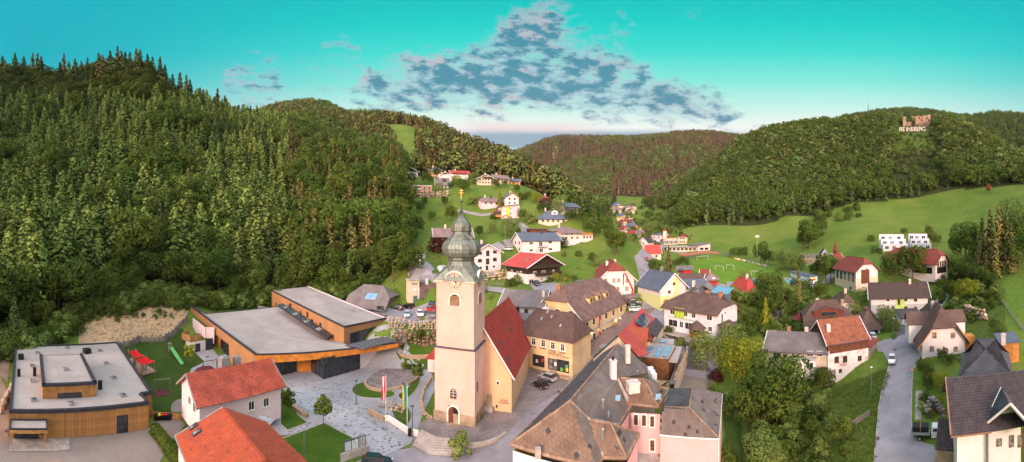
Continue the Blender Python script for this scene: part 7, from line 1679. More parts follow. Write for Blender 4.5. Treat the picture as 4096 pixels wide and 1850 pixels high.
# ------------------------------------------------------------------ trees
def fmat(n,c,c2,tr=.4,ov=.5,hu=.035):return mat(n,c,rough=.9,scale=.35,col2=c2,spec=.12,objvar=ov,hue=hu,transl=tr)
LF={'b':fmat('broadleaf_foliage',(0.144,0.213,0.036),(0.077,0.127,0.022)),'w':fmat('willow_foliage',(0.288,0.360,0.100),(0.169,0.278,0.054)),'y':fmat('bright_green_foliage',(0.360,0.360,0.036),(0.240,0.360,0.026)),
's':fmat('spruce_needles',(0.120,0.175,0.050),(0.065,0.105,0.032),.05),'u':fmat('brown_spruce_needles',(0.240,0.215,0.065),(0.125,0.135,0.040),.05),'l':fmat('larch_needles',(0.275,0.360,0.085),(0.165,0.245,0.058),.15),'d':fmat('dark_broadleaf_foliage',(0.109,0.149,0.025),(0.060,0.087,0.017)),
'c':fmat('golden_conifer_foliage',(0.360,0.360,0.031),(0.240,0.266,0.022),.1),'p':fmat('purple_foliage',(0.120,0.029,0.025),(0.071,0.020,0.018)),'q':fmat('russet_conifer_needles',(0.206,0.144,0.084),(0.106,0.081,0.054),.05,.5,.04),'f':fmat('far_foliage',(0.165,0.215,0.058),(0.090,0.125,0.035),.05,.6,.05),'o':fmat('far_conifer_needles',(0.204,0.160,0.054),(0.107,0.101,0.031),.05,.6,.05)}
bark_m=mat('bark',(.12,.085,.06),rough=1,scale=3,var=.3);barkg_m=mat('grey_bark',(.30,.25,.20),rough=1,scale=3,var=.3)
def cards(name,C,Nrm,S,m,asp=1.0,U=None,seed=0):
 """leaf clumps: one bent quad per point, shaded by the normal of the crown they sit on"""
 rg=np.random.default_rng(seed);n=len(C)
 q_=rg.normal(size=(n,3))*.75+Nrm;q_/=np.linalg.norm(q_,axis=1)[:,None]
 if U is None:U=rg.normal(size=(n,3))
 U=U-q_*(U*q_).sum(1)[:,None];U/=np.linalg.norm(U,axis=1)[:,None]+1e-9;V_=np.cross(q_,U)
 S=S[:,None];a,b_=U*S*.5*asp,V_*S*.5;k=rg.uniform(.55,1.1,(4,n,1))
 v=np.stack([C-a*k[0]-b_*.5,C+b_*-k[1]+a*.2,C+a*k[2]+b_*.3,C+b_*k[3]-a*.1],1).reshape(-1,3)
 me=bpy.data.meshes.new(name);me.vertices.add(4*n);me.vertices.foreach_set('co',v.ravel());me.loops.add(4*n);me.loops.foreach_set('vertex_index',np.arange(4*n,dtype=np.int32));me.polygons.add(n)
 me.polygons.foreach_set('loop_start',np.arange(0,4*n,4,dtype=np.int32));me.polygons.foreach_set('loop_total',np.full(n,4,dtype=np.int32));me.polygons.foreach_set('use_smooth',np.ones(n,dtype=bool));me.update(calc_edges=True)
 nn=Nrm+rg.normal(size=(n,3))*.35;nn/=np.linalg.norm(nn,axis=1)[:,None]
 me.normals_split_custom_set_from_vertices(np.repeat(nn,4,0).tolist());me.materials.append(m);return me
def broad(seed,n,s,m,rx=.42,low=.18,lumps=12,flat=1.0,name='crown'):
 """crown of a unit-high tree made of uneven lumps"""
 rg=np.random.default_rng(seed);L_=[]
 for i in range(lumps):
  a=i*2.4+rg.uniform(0,1);z=low+.16+(1-low-.28)*((i+.5)/lumps);w=rx*math.sqrt(max(.08,1-((z-(low+.38))/(.68))**2));r_=rg.uniform(.11,.20)*(rx/.42);L_.append((math.cos(a)*(w-r_*.6),math.sin(a)*(w-r_*.6),z,r_*rg.uniform(.9,1.25)))
 L_.append((0,0,.84,.15*rx/.42));L_.append((0,0,.55,rx*.62))
 L_=np.array(L_);pk=rg.choice(len(L_),n,p=L_[:,3]**2/(L_[:,3]**2).sum());d=rg.normal(size=(n,3));d[:,2]+=.25;d/=np.linalg.norm(d,axis=1)[:,None]
 rr=L_[pk,3]*rg.uniform(.62,1.06,n)**.6;C=L_[pk,:3]+d*rr[:,None]*np.array([1,1,.85]);cen=np.array([0,0,low+.3]);o_=C-cen;o_/=np.linalg.norm(o_,axis=1)[:,None]+1e-9
 return cards(name,C,d*.75+o_*.5,s*rg.uniform(.7,1.35,n),m,seed=seed)
def conif(seed,lv,k,m,r0=.19,low=.08,s=.045,droop=.35,pw=.85,thin=0.0,name='crown'):
 rg=np.random.default_rng(seed);C,N_,U,S_=[],[],[],[]
 for i in range(lv):
  f=i/lv;z=low+(1-low)*f;r_=r0*(1-f)**pw*rg.uniform(.75,1.15)+.008
  if thin and f<.3:r_*=.75
  for j in range(k):
   a=rg.uniform(0,6.283);rj=r_*rg.uniform(.7,1.15);m_=3 if rj>.06 else 2
   for t_ in range(m_):
    q_=(t_+.6)/m_;C.append((math.cos(a)*rj*q_,math.sin(a)*rj*q_,z-droop*rj*q_**1.5+rg.uniform(-.006,.006)));N_.append((math.cos(a)*.9,math.sin(a)*.9,.55));U.append((math.cos(a),math.sin(a),-droop));S_.append(s*rg.uniform(.7,1.3)*(1.1-.45*f))
 return cards(name,np.array(C),np.array(N_),np.array(S_),m,1.5,np.array(U),seed)
def trunk_mesh(seed,limbs,r=.014,top=.9,m=bark_m,name='trunk'):
 rr=random.Random(seed);b=MB();pts=[(0,0,-.06),(rr.uniform(-.01,.01),rr.uniform(-.01,.01),.3),(rr.uniform(-.02,.02),rr.uniform(-.02,.02),.6),(0,0,top)]
 for i,(a,c)in enumerate(zip(pts,pts[1:])):b.tube(a,c,r*(1.25-i*.33),r*(.92-i*.3),6)
 for i in range(limbs):a=i*2.4;z=.28+.06*i;b.tube((0,0,z),(math.cos(a)*.22,math.sin(a)*.22,z+.2),r*.5,r*.15,4)
 me=bpy.data.meshes.new(name);me.from_pydata(b.v,[],b.f);me.materials.append(m);return me
KIND={}
def proto(key,name,crowns,trunk):KIND[key]=(name,crowns,trunk)
proto('B','broadleaf_tree',[broad(i,2600,.045,LF['b'],.35+.03*(i%3),lumps=13+i)for i in range(4)],trunk_mesh(1,5,.018,.75))
proto('D','broadleaf_tree',[broad(20+i,2000,.052,LF['d'],.40+.03*i)for i in range(3)],trunk_mesh(2,5,.018,.75))
proto('W','willow_tree',[broad(30+i,3000,.040,LF['w'],.46,low=.06,lumps=16)for i in range(3)],trunk_mesh(3,4,.018,.7))
proto('Y','lime_tree',[broad(40+i,3400,.036,LF['y'],.44,low=.14,lumps=17)for i in range(2)],trunk_mesh(4,5,.02,.75))
proto('S','spruce_tree',[conif(50+i,34,9,LF['s'],.17+.02*i)for i in range(3)],trunk_mesh(5,0,.012,.97))
proto('U','spruce_tree',[conif(60+i,36,9,LF['u'],.145+.02*i,s=.042)for i in range(3)],trunk_mesh(6,0,.012,.97))
proto('L','larch_tree',[conif(70+i,30,9,LF['l'],.165+.02*i,low=.24,s=.046,droop=.15,pw=.62,thin=1)for i in range(4)],trunk_mesh(7,0,.011,.97,barkg_m))
proto('C','golden_conifer',[conif(80,40,12,LF['c'],.22,low=.03,s=.05)],trunk_mesh(8,0,.012,.9))
proto('P','purple_leaved_shrub',[broad(90,1500,.08,LF['p'],.5,low=0)],trunk_mesh(9,3,.02,.6))
proto('G','round_shrub',[broad(95+i,1300,.085,LF['b' if i<2 else 'w'],.55,low=-.05,lumps=9)for i in range(4)],trunk_mesh(10,3,.02,.6))
proto('H','yellow_shrub',[broad(99,1200,.09,LF['c'],.5,low=-.05,lumps=8)],trunk_mesh(10,3,.02,.6))
proto('M','young_tree',[broad(110+i,900,.062,LF['b' if i else 'y'],.24,low=.28,lumps=10)for i in range(3)],trunk_mesh(11,4,.009,.85))
TI=[0]
def plant(key,loc,h,label,group=None,wide=1.0,var=None,name=None):
 nm,cr,tk=KIND[key];TI[0]+=1;i=TI[0]
 o=thing(name or nm,label,nm.split('_')[-1],loc,group,rz=(i*2.39)%6.28);o.scale=(h*wide,h*wide,h)
 for part,me in(('trunk',tk),('crown',cr[(i if var is None else var)%len(cr)])):p_=bpy.data.objects.new(part,me);COL.objects.link(p_);p_.parent=o
 return o
def scatter(name,label,pts,sc,mesh,group_name=None):
 """one uncountable wood: geometry nodes put a crown on every point"""
 me=bpy.data.meshes.new(name);me.from_pydata([tuple(p_)for p_ in pts],[],[]);at=me.attributes.new('sc','FLOAT','POINT');at.data.foreach_set('value',np.array(sc,dtype=np.float32))
 ro=me.attributes.new('ro','FLOAT','POINT');ro.data.foreach_set('value',RNG.uniform(0,6.28,len(pts)).astype(np.float32))
 o=bpy.data.objects.new(name,me);COL.objects.link(o);o['kind']='stuff';o['label']=label
 src=[ob for ob in bpy.data.objects if ob.data is mesh]
 ng=bpy.data.node_groups.new(name,'GeometryNodeTree');ng.interface.new_socket('Geometry',in_out='INPUT',socket_type='NodeSocketGeometry');ng.interface.new_socket('Geometry',in_out='OUTPUT',socket_type='NodeSocketGeometry')
 N_=ng.nodes;L_=ng.links;gi,go=N_.new('NodeGroupInput'),N_.new('NodeGroupOutput');oi=N_.new('GeometryNodeObjectInfo');oi.inputs[0].default_value=src[0];ip=N_.new('GeometryNodeInstanceOnPoints')
 a1,a2=N_.new('GeometryNodeInputNamedAttribute'),N_.new('GeometryNodeInputNamedAttribute');a1.inputs[0].default_value='sc';a2.inputs[0].default_value='ro';cx=N_.new('ShaderNodeCombineXYZ');cs=N_.new('ShaderNodeCombineXYZ')
 L_.new(gi.outputs[0],ip.inputs['Points']);L_.new(oi.outputs['Geometry'],ip.inputs['Instance']);L_.new(a2.outputs[0],cx.inputs[2]);L_.new(cx.outputs[0],ip.inputs['Rotation'])
 for i in range(3):L_.new(a1.outputs[0],cs.inputs[i])
 L_.new(cs.outputs[0],ip.inputs['Scale']);L_.new(ip.outputs[0],go.inputs[0]);md=o.modifiers.new('scatter','NODES');md.node_group=ng;return o
def pts_polar(px0,px1,r0,r1,sp,pad=0.0):
 """jittered points over a piece of the ground that is wooded"""
 out=[];x0,x1=sorted((az_(px0),az_(px1)));r=r0
 while r<r1:
  n=max(1,int((x1-x0)*r/sp));a=x0+(np.arange(n)+RNG.uniform(-.42,.42,n)+.5)*(x1-x0)/n;rr=r+RNG.uniform(-.42,.42,n)*sp
  ok=in_forest(CX+F*a,rr,pad);out+=[(math.sin(a_)*r_,math.cos(a_)*r_,CX+F*a_,r_)for a_,r_ in zip(a[ok],rr[ok])];r+=sp
 return out
# --- the wooded hill on the left: the 300 largest of each kind stand as trees of their own
near=sorted(pts_polar(-420,1668,88,345,5.6,2.0),key=lambda p_:p_[3]);cnt={};rest={}
lab={'B':'leafy green tree in the lower edge of the left hillside forest','D':'dark rounded broadleaf tree high on the left hillside','L':'slender pale green larch in the left hillside forest','U':'tall brownish spruce on the right flank of the left hillside','S':'dark green spruce in the left hillside forest'}
for x,y,px,r_ in near:
 z=hz(x,y);gy=CY+F*(HC-z)/r_;e=float(np.interp(px,FEX,FER));u_=random.random()
 if r_<e+14:k,h_=('B' if u_<.86 else 'S'),random.uniform(11,18)
 elif px>1150:k,h_=('U' if u_<.72 else 'B'),random.uniform(17,26)
 elif gy<470:k,h_=('D' if u_<.86 else 'U'),random.uniform(12,18)
 else:
  w_=.5+.5*math.sin(x*.045+1.3)*math.sin(y*.05)
  k='L' if u_<.66+.3*w_ else('B' if u_<.85 else 'S');h_=random.uniform(19,28)
 if r_>300 and px<1000 and gy<400:k,h_=('S' if u_<.5 else 'U' if u_<.7 else 'D'),random.uniform(13,21)
 if k=='B' and r_<e+6:h_*=.62
 vis=-40<px<4130
 if vis and cnt.get(k,0)<{'B':90,'U':150,'S':90,'D':60,'L':290}[k]:cnt[k]=cnt.get(k,0)+1;plant(k,(x,y,z-.3),h_,lab[k],{'B':'broadleaf trees of the left forest edge','D':'broadleaf trees of the left hilltop','L':'larches of the left hillside','U':'brown spruces of the left hillside','S':'green spruces of the left hillside'}[k],wide=random.uniform(.85,1.15)*(1.0 if k in 'BD' else 1.22))
 else:rest.setdefault(k,[]).append((x,y,z-.3,h_))
for i in range(34):
 px=(20,60,95,150,165,240,255,300,350,395,440,452,470,500,520,545,560,590,640,660,690,720,760,800,870,900,10,130,275,325,410,485,610,745)[i];g=GD(px,300+(i*37%15));plant('S' if i%3 else 'U',g-UP*.5,25+(i*53%80)/9,'tall dark spruce standing out on the left hilltop skyline','spruces on the left skyline',wide=1.25)
nm_={'B':'broadleaf_forest','D':'hilltop_broadleaf_forest','L':'larch_forest','U':'brown_spruce_forest','S':'spruce_forest'}
for k,v in rest.items():
 for i in range(2):
  s_=v[i::2];scatter(nm_[k],f'further {nm_[k].replace("_", " ")} of the left hillside',[p_[:3]for p_ in s_],[p_[3]for p_ in s_],KIND[k][1][i])
# --- woods farther off: lighter crowns, many of them
lo={}
for i,(k,ms)in enumerate((('f',[broad(200+i,420,.10,LF['f'],.46,low=0,lumps=8)for i in range(3)]),('g',[broad(205+i,420,.10,LF['b'],.46,low=0,lumps=8)for i in range(2)]),('o',[conif(210+i,16,6,LF['o'],.20,low=.1,s=.10)for i in range(2)]),('q',[conif(218+i,16,6,LF['q'],.21,low=.1,s=.10)for i in range(2)]),('t',[conif(215,16,6,LF['s'],.20,low=.05,s=.10)]))):lo[k]=ms
hold={}
def far_tree(k,i,loc,h_,label):
 m=lo[k][i];nm='broadleaf_tree' if k in 'fg' else 'spruce_tree';o=thing(nm,label,'tree',loc);o.scale=(h_,)*3
 p_=bpy.data.objects.new('crown',m);COL.objects.link(p_);p_.parent=o;t_=bpy.data.objects.new('trunk',KIND['S'][2]);COL.objects.link(t_);t_.parent=o
def wood(px0,px1,r0,r1,sp,hmin,hmax,mixf,tag_):
 P_=pts_polar(px0,px1,r0,r1,sp,1.0);B_={}
 for x,y,px,r_ in P_:
  if px<1668 and r_<345:continue
  s_=math.sin(x*.013+2)+math.sin(y*.017+x*.006);k=mixf(px,r_,s_,random.random());B_.setdefault((k,random.randrange(len(lo[k]))),[]).append((x,y,hz(x,y)-.5,random.uniform(hmin,hmax)*(.42 if 3550<px<3760 and 370<r_<440 else 1)))
 for(k,i),v in sorted(B_.items()):
  if(k,i)not in hold:hold[(k,i)]=1;x,y,z,h_=v[0];far_tree(k,i,(x,y,z),h_,f'single {"leafy" if k in "fg" else "conical"} {dict(f="olive", g="deep green", o="brown", t="blue-green", q="russet")[k]} tree bordering the {tag_} woods, {"narrow" if i == 0 else "wide" if i == 1 else "squat"}');v=v[1:]
  scatter({'f':'olive_broadleaf_forest','g':'green_broadleaf_forest','o':'brown_conifer_forest','q':'russet_conifer_forest','t':'dark_conifer_forest'}[k],f'{dict(f="olive broadleaf", g="green broadleaf", o="brown conifer", q="russet conifer", t="dark conifer")[k]} wood on the {tag_} hillside',[p_[:3]for p_ in v],[p_[3]for p_ in v],lo[k][i])
wood(900,2440,286,1250,8.0,14,23,lambda px,r,s,u:('o' if s>-.2 else 'g')if u<.6 else('f' if u<.88 else 't'),'middle')
wood(2330,4400,318,690,6.6,12,20,lambda px,r,s,u:('g' if u<.66 else 'f' if u<.95 else 'o')if s>-.7 else('o' if u<.22 and r>390 else 't' if u<.5 else 'g'),'castle')
wood(1950,4300,690,2300,14,17,27,lambda px,r,s,u:('t' if u<.6 else 'g')if px>3350 else('f' if u<.45 else 'q')if s>.4 else('q' if u<.78 else 'o' if u<.9 else 'f'),'distant')
# --- trees of the village and gardens: crop key, then x, base y, top y, kind
TL="""D1110,650,335Y;D1350,905,455B;D880,565,300W;D1050,470,250W;D1265,290,70C;D1380,230,5S;D1290,200,-30B;D1150,930,665B;D1600,860,720W;D1230,1190,940W;D1000,880,720B;D1660,720,540B;D1310,1260,1060W;D1005,1160,1060G;D935,625,545P;D695,400,338G;D620,318,255G;D660,335,300P;D860,420,330G;D1430,640,480B;D1560,1010,860B;D1180,1020,900S;D1330,1080,930B;D1450,900,760W;D1030,780,690G;D910,690,625W;
H790,565,285U;H690,560,400B;H650,480,400B;H915,470,375D;H740,365,300S;H1440,592,485W;H1640,745,500B;H1890,775,470U;H1730,810,640S;H1800,790,640B;H1350,392,300B;H1420,402,290B;H1570,432,255B;H1640,452,320D;H1740,474,320W;H1820,492,330W;H1880,482,360D;H2120,595,360B;H1985,305,70B;H1930,308,170B;H2050,250,110B;H620,205,95W;H350,352,158B;H292,245,145B;H2020,540,420B;H690,702,665G;H1960,700,560B;H2060,760,590B;H1560,620,540G;H1380,700,650G;H1480,760,700G;H850,470,400B;H760,600,500B;H1700,640,540B;H1540,800,640W;H580,120,60B;H500,190,120B;H1400,860,780G;H1600,900,760B;H1480,960,870B;H1380,960,900G;H1790,900,780B;H1900,880,790B;H2000,860,740W;H1850,640,560B;
G310,292,190B;G440,302,180B;G520,242,150B;G160,252,150B;G540,352,275W;G745,372,240B;G840,292,190W;G980,472,375S;G1058,502,340C;G885,470,395G;G820,462,405G;G590,472,390B;G640,605,470B;G1000,612,540B;G995,702,620W;G1140,755,568W;G880,742,640B;G1020,332,240B;G1100,312,250B;G1200,362,290B;G1170,292,240C;G1340,312,210Y;G1360,452,360Y;G1430,352,290B;G1500,362,265W;G1590,362,265W;G1690,422,310B;G1400,532,450B;G1560,562,430W;G1450,542,450B;G1240,602,500B;G1700,602,490D;G1760,642,520B;G1770,502,390S;G1850,562,450B;G1900,642,520B;G1950,702,560B;G2045,885,688B;G1972,772,655B;G1985,642,500S;G1290,420,350B;G420,470,400B;G380,540,430B;G250,420,280B;G200,330,170B;G690,300,215Y;G1800,700,600B;G1870,740,640B;G1640,600,510B;G1580,820,740G;G1240,420,360G;G1310,620,540G;G640,330,270B;G260,560,400B;G330,720,560D;G480,600,520B;
G1530,1102,1035Y;G1610,1102,1045G;G1660,1082,1045H;G1552,1112,1078H;G1608,1118,1072H;G1715,1012,975W;G1150,1155,1085G;G1200,1132,1062G;G1840,962,870D;G1895,992,885W;G1832,912,885H;G1755,1010,990H;G1240,880,850G;G1690,1120,1060B;G1480,1120,1070G;G1840,985,955H;G530,880,740P;G1720,900,850G;G1600,900,860G;
I1340,985,612U;I1290,1005,648U;I1390,965,608U;I1245,1005,690U;I1200,965,720S;I1430,935,690B;I1475,905,600W;I1150,965,710B;I1110,1052,912B;I1180,1082,952B;I1240,1085,960B;I1160,1112,1040Y;I1328,1163,1112G;I1050,1002,925D;I1122,905,775D;I1270,1060,900U;I1320,1040,760U;I1220,1050,860U;I1170,1010,850U;I1460,985,780B;I1410,1010,720U;I1300,1090,1000B;I240,862,700B;I218,866,770B;I312,782,700B;I282,702,648B;I365,1062,905B;I735,1065,890B;I842,1065,850B;I540,1086,985W;I792,786,745D;I600,822,785G;I650,912,860B;I622,890,850G;I952,842,770B;I982,852,785B;I938,800,730B;I100,985,870W;I158,992,890W;I280,1010,950B;I1000,1110,1040B;I1060,1130,1050B;I700,1010,940B;
L90,745,595W;L330,985,770W;L410,1052,1005G;L430,985,900W;L1090,725,495Y;L960,685,540B;L800,655,600G;L850,640,590G;L770,690,640G;L1350,1005,860B;L1400,1085,930B;L1250,932,880S;L1312,1163,1110Y;L1000,760,660G;L1180,700,640G;L1240,820,740G;L170,990,930B;L20,620,560B;L1190,840,760W;L30,860,700W;L150,700,600W;
E1050,602,480B;E1160,502,400B;E1160,692,560Y;E1130,792,710Y;E1392,502,415P;E1480,472,380Y;E1062,682,570B;E790,272,135W;E490,1035,850B;E402,1035,968W;E352,705,540B;E1010,545,480B;E1210,520,440B;E1290,490,445G;E1040,760,700G;E520,1100,1030G;E250,1080,960B;E150,1000,840B;E1080,860,810G;E1440,500,450G;E560,960,900G;E1030,820,760G;E430,950,850G;E330,900,780B;E300,800,680B;E585,205,150P;E240,280,200G;E60,960,700B;E110,760,620B;
B920,962,735M;B700,882,708M;B1505,682,545M;B1515,442,325M;B92,562,425M;C375,1112,995G;C515,852,770S;C495,892,855G;B1445,586,550G;C515,120,60W;C560,150,108W;C20,600,540M;B640,200,80B;B1200,110,20B;F1600,1090,930B;F1642,1112,985B;F1572,1130,960B;F1612,1000,860B;F1590,930,800B;F1622,860,730B;F1560,1080,900B"""
LABS={}
def wh(px,py):
 for x0,y0,x1,y1,w in((0,0,1700,1300,'on the slope behind the car park'),(1600,0,2120,740,'among the uphill houses'),(1600,740,2040,960,'on the hillside meadow'),(2040,0,2400,900,'between the hillside villas'),(1600,960,2120,1240,'beside the hillside road'),(2120,900,2420,1240,'in the chalet garden'),(2400,0,2600,1100,'above the village street'),(2600,0,2800,1140,'between street and football pitch'),(2800,0,3250,1110,'along the far side of the pitch'),(3250,0,3700,1000,'on the open meadow'),(3700,0,4100,1240,'in the grove at the right'),(2580,1140,3080,1400,'in the gardens behind the bakery'),(3080,1000,3420,1300,'among the willows near the pool'),(3420,1000,3700,1240,'by the deep red roofed halls'),(2650,1400,3000,1900,'beside the pink house'),(3000,1300,3480,1900,'in the stream gully'),(3480,1240,4100,1500,'near the road junction'),(3480,1500,4100,1900,'in the garden right of the road'),(0,1240,2700,1900,'on the church and plaza grounds')):
  if x0<=px<x1 and y0<=py<y1:return w
 return 'in the village'
ADJ={'B':'green broadleaf tree','D':'dark broadleaf tree','W':'pale feathery willow','Y':'bright yellow-green tree','S':'dark narrow spruce','U':'tall brownish spruce','C':'golden cone-shaped conifer','P':'purple-leaved shrub','G':'rounded green shrub','H':'bright yellow shrub','M':'slim staked young tree'}
ents=[]
for e in TL.replace('\n','').split(';'):
 if e:
  k=e[0];kind=e[-1];x,yb,yt=[float(v)for v in e[1:-1].split(',')];px,pb=q(k,x,yb);pt=q(k,x,yt)[1];ents.append((px,pb,pt,kind))
grp={}
for e in ents:grp.setdefault((e[3],wh(e[0],e[1])),[]).append(e)
for(kind,w),es in grp.items():
 es.sort(key=lambda e:e[0]);n=len(es)
 for i,(px,pb,pt,kd)in enumerate(es):
  g=G(px,pb);D_=math.hypot(g.x,g.y);h_=max(1.0,(pb-pt)/F*D_*1.04)
  pos='' if n==1 else ', leftmost of its kind' if i==0 else ', rightmost of its kind' if i==n-1 else f', {i + 1}. from the left'
  plant(kind,g-UP*.15,h_,f'{ADJ[kind]} {w}{pos}',f'{ADJ[kind]}s {w}' if n>1 else None,wide={'B':1.0,'W':1.0,'G':1.2,'D':1.15,'Y':1.05,'P':1.2}.get(kind,1.0))
# undergrowth that nobody could count: fringe of bushes along wood edges and the gully
fr_=[]
for px in np.arange(-300,1640,3.2):r_=float(np.interp(px,FEX,FER))+random.uniform(-5,5);a=az_(px);x,y=math.sin(a)*r_,math.cos(a)*r_;fr_.append((x,y,hz(x,y)-.3,random.uniform(2.2,5.5)))
for i in range(110):px,D_=random.uniform(2990,3300),random.uniform(52,79);a=az_(px);x,y=math.sin(a)*D_,math.cos(a)*D_;fr_.append((x,y,hz(x,y)-.2,random.uniform(1.2,3.6)))
for i in range(150):px,D_=random.uniform(3760,4000),random.uniform(98,150);a=az_(px);x,y=math.sin(a)*D_,math.cos(a)*D_;fr_.append((x,y,hz(x,y)-.2,random.uniform(1.0,3.2)))
for i in range(170):px,D_=random.uniform(2900,3420),random.uniform(96,134);a=az_(px);x,y=math.sin(a)*D_,math.cos(a)*D_;fr_.append((x,y,hz(x,y)-.2,random.uniform(1.5,4.2)))
for i in range(70):px,D_=random.uniform(2230,2480),random.uniform(238,290);a=az_(px);x,y=math.sin(a)*D_,math.cos(a)*D_;fr_.append((x,y,hz(x,y)-.2,random.uniform(4,10)))
for i in range(170):px,D_=random.uniform(2395,2640),random.uniform(235,700);a=az_(px);x,y=math.sin(a)*D_,math.cos(a)*D_;fr_.append((x,y,hz(x,y)-.2,random.uniform(3,6.5)))
for i in range(110):px,D_=random.uniform(2600,2790),random.uniform(290,420);a=az_(px);x,y=math.sin(a)*D_,math.cos(a)*D_;fr_.append((x,y,hz(x,y)-.2,random.uniform(1,4)))
for px0,px1,d0,d1,n_,h0,h1 in((330,740,106,121,34,.8,2.4),(3592,3722,438,500,60,1.5,4),(2610,2740,330,480,90,1.5,4),(3260,3440,300,335,40,2,6)):
 for i in range(n_):px,D_=random.uniform(px0,px1),random.uniform(d0,d1);a=az_(px);x,y=math.sin(a)*D_,math.cos(a)*D_;fr_.append((x,y,hz(x,y)-.2,random.uniform(h0,h1)))
for i in range(3):s_=fr_[i::3];scatter('undergrowth','low bushes and scrub filling wood edges, gully and garden banks',[p_[:3]for p_ in s_],[p_[3]for p_ in s_],KIND['G'][1][i])
# tall grass tufts on the near meadows
gm=cards('grass_tuft',RNG.uniform(-.4,.4,(26,3))*[1,1,.12]+[0,0,.1],np.tile([0,0,1.0],(26,1)),np.full(26,.16),mat('grass_blades',(.14,.20,.035),objvar=.5,spec=.1),.5,np.tile([.2,0,1.0],(26,1)),5)
g0=bpy.data.objects.new('grass_tuft',gm);COL.objects.link(g0);g0.location=G(3420,1720);g0['kind']='stuff'
gp=[]
while len(gp)<3500:
 px,D_=random.uniform(3180,3560),random.uniform(52,86);a=az_(px);x,y=math.sin(a)*D_,math.cos(a)*D_;p_=project((x,y,hz(x,y)))
 if inpoly(p_[0],p_[1],[(3200,1900),(3200,1620),(3380,1540),(3540,1480),(3560,1500),(3505,1640),(3490,1900)]):gp.append((x,y,hz(x,y)+.03))
scatter('grass','tall meadow grass between gully and road',gp,RNG.uniform(.7,1.5,len(gp)),gm)
# ------------------------------------------------------------------ vehicles
tyre_m=mat('tyre',(.012,.012,.012),rough=.8);rim_m=mat('alloy_rim',(.5,.5,.52),rough=.3,metal=.6);tail_m=mat('tail_lamp',(.45,.01,.01),rough=.2);head_m=mat('head_lamp',(.7,.72,.75),rough=.1)
def paint(n,c):return mat(n+'_paint',c,rough=.25,var=.03,spec=.6)
def vehicle(name,label,cat,p0,p1,m,L=4.3,W_=1.8,H_=1.5,group=None,van=False,away=True):
 """p0 rear, p1 front: ground points (x, y) of the middle line or near wheels"""
 d=Vector((p1[0]-p0[0],p1[1]-p0[1],0)).normalized();s_=Vector((-d.y,d.x,0));c=Vector(((p0[0]+p1[0])/2,(p0[1]+p1[1])/2,0))
 c.z=hz(c.x,c.y)+.1;o=thing(name,label,cat,c,group);X=lambda x,y,z:c+d*x*L+s_*y*W_/2+UP*z
 secs=[(-.5,.84,.45,.78),(-.47,.94,.3,.92),(-.3,1,.25,.96),(.2,1,.25,.94),(.36,.97,.25,.84),(.47,.88,.3,.68),(.5,.78,.42,.6)]if not van else[(-.5,.95,.35,1.3),(-.46,1,.3,1.4),(.2,1,.3,1.35),(.36,.98,.3,1.1),(.48,.88,.35,.85),(.5,.8,.45,.7)]
 b=MB();rings=[[X(x,-w,z0),X(x,-w*1.0,(z0+z1)/2),X(x,-w*.92,z1),X(x,w*.92,z1),X(x,w,(z0+z1)/2),X(x,w,z0)]for x,w,z0,z1 in secs]
 for r0,r1 in zip(rings,rings[1:]):
  for i in range(6):b.face([r0[i],r0[(i+1)%6],r1[(i+1)%6],r1[i]])
 b.face(rings[0]);b.face(rings[-1]);b.build('body',m,o)
 zb=1.3 if van else.9;f0,f1,g0,g1=(-.49,.38,-.48,.2)if van else(-.44,.24,-.33,.06)
 b=MB();b.hexa([X(f0,-.9,zb-.03),X(f1,-.88,zb-.1),X(f1,.88,zb-.1),X(f0,.9,zb-.03)],[X(g0,-.74,H_-.06),X(g1,-.74,H_-.06),X(g1,.74,H_-.06),X(g0,.74,H_-.06)]);b.build('glasshouse',glass_m if not van else m,o)
 if van:b=MB();b.hexa([X(.22,-.9,1.3),X(.39,-.88,1.22),X(.39,.88,1.22),X(.22,.9,1.3)],[X(.16,-.8,H_-.3),X(.23,-.8,H_-.3),X(.23,.8,H_-.3),X(.16,.8,H_-.3)]);b.build('windscreen',glass_m,o)
 b=MB();b.hexa([X(g0-.01,-.76,H_-.07),X(g1+.01,-.76,H_-.07),X(g1+.01,.76,H_-.07),X(g0-.01,.76,H_-.07)],[X(g0+.02,-.66,H_),X(g1-.02,-.66,H_),X(g1-.02,.66,H_),X(g0+.02,.66,H_)]);b.build('roof',m,o)
 for x in(-.31,.31):
  for y in(-1,1):k=MB();a=X(x,y*.84,.33);k.tube(a,a+s_*y*.17,.34,n=12);wl=k.build('wheel',tyre_m,o);k=MB();a=X(x,y*.84,.33)+s_*y*.16;k.tube(a,a+s_*y*.03,.21,n=10);k.build('rim',rim_m,wl)
 for y in(-.7,.7):
  k=MB();k.box(X(-.485,y,.82),d*.05,s_*.17,UP*.09);k.build('tail_lamp',tail_m,o);k=MB();k.box(X(.475,y*.95,.64),d*.07,s_*.2,UP*.07);k.build('head_lamp',head_m,o)
 for x in(-.505,.505):k=MB();k.box(X(x,0,.5),d*.015,s_*.26,UP*.06);k.build('number_plate',wframe_m,o)
 return o
g2=lambda k,x,y:tuple(G(*q(k,x,y)))[:2]
blk,slv,wht,rdp,lbl,gryp=paint('black',(.012,.012,.016)),paint('silver',(.42,.40,.42)),paint('white',(.75,.78,.8)),paint('red',(.5,.01,.02)),paint('light_blue',(.42,.55,.66)),paint('grey',(.16,.15,.15))
vehicle('parked_car','silver hatchback SUV parked before the shop bench','car',g2('U',1150,590),g2('U',690,440),slv,4.5,1.85,1.66)
vehicle('parked_car','small black car parked next to the silver SUV on the square','car',g2('U',880,840),g2('U',480,660),blk,3.8,1.7,1.6)
pk='cars in the car park behind the church'
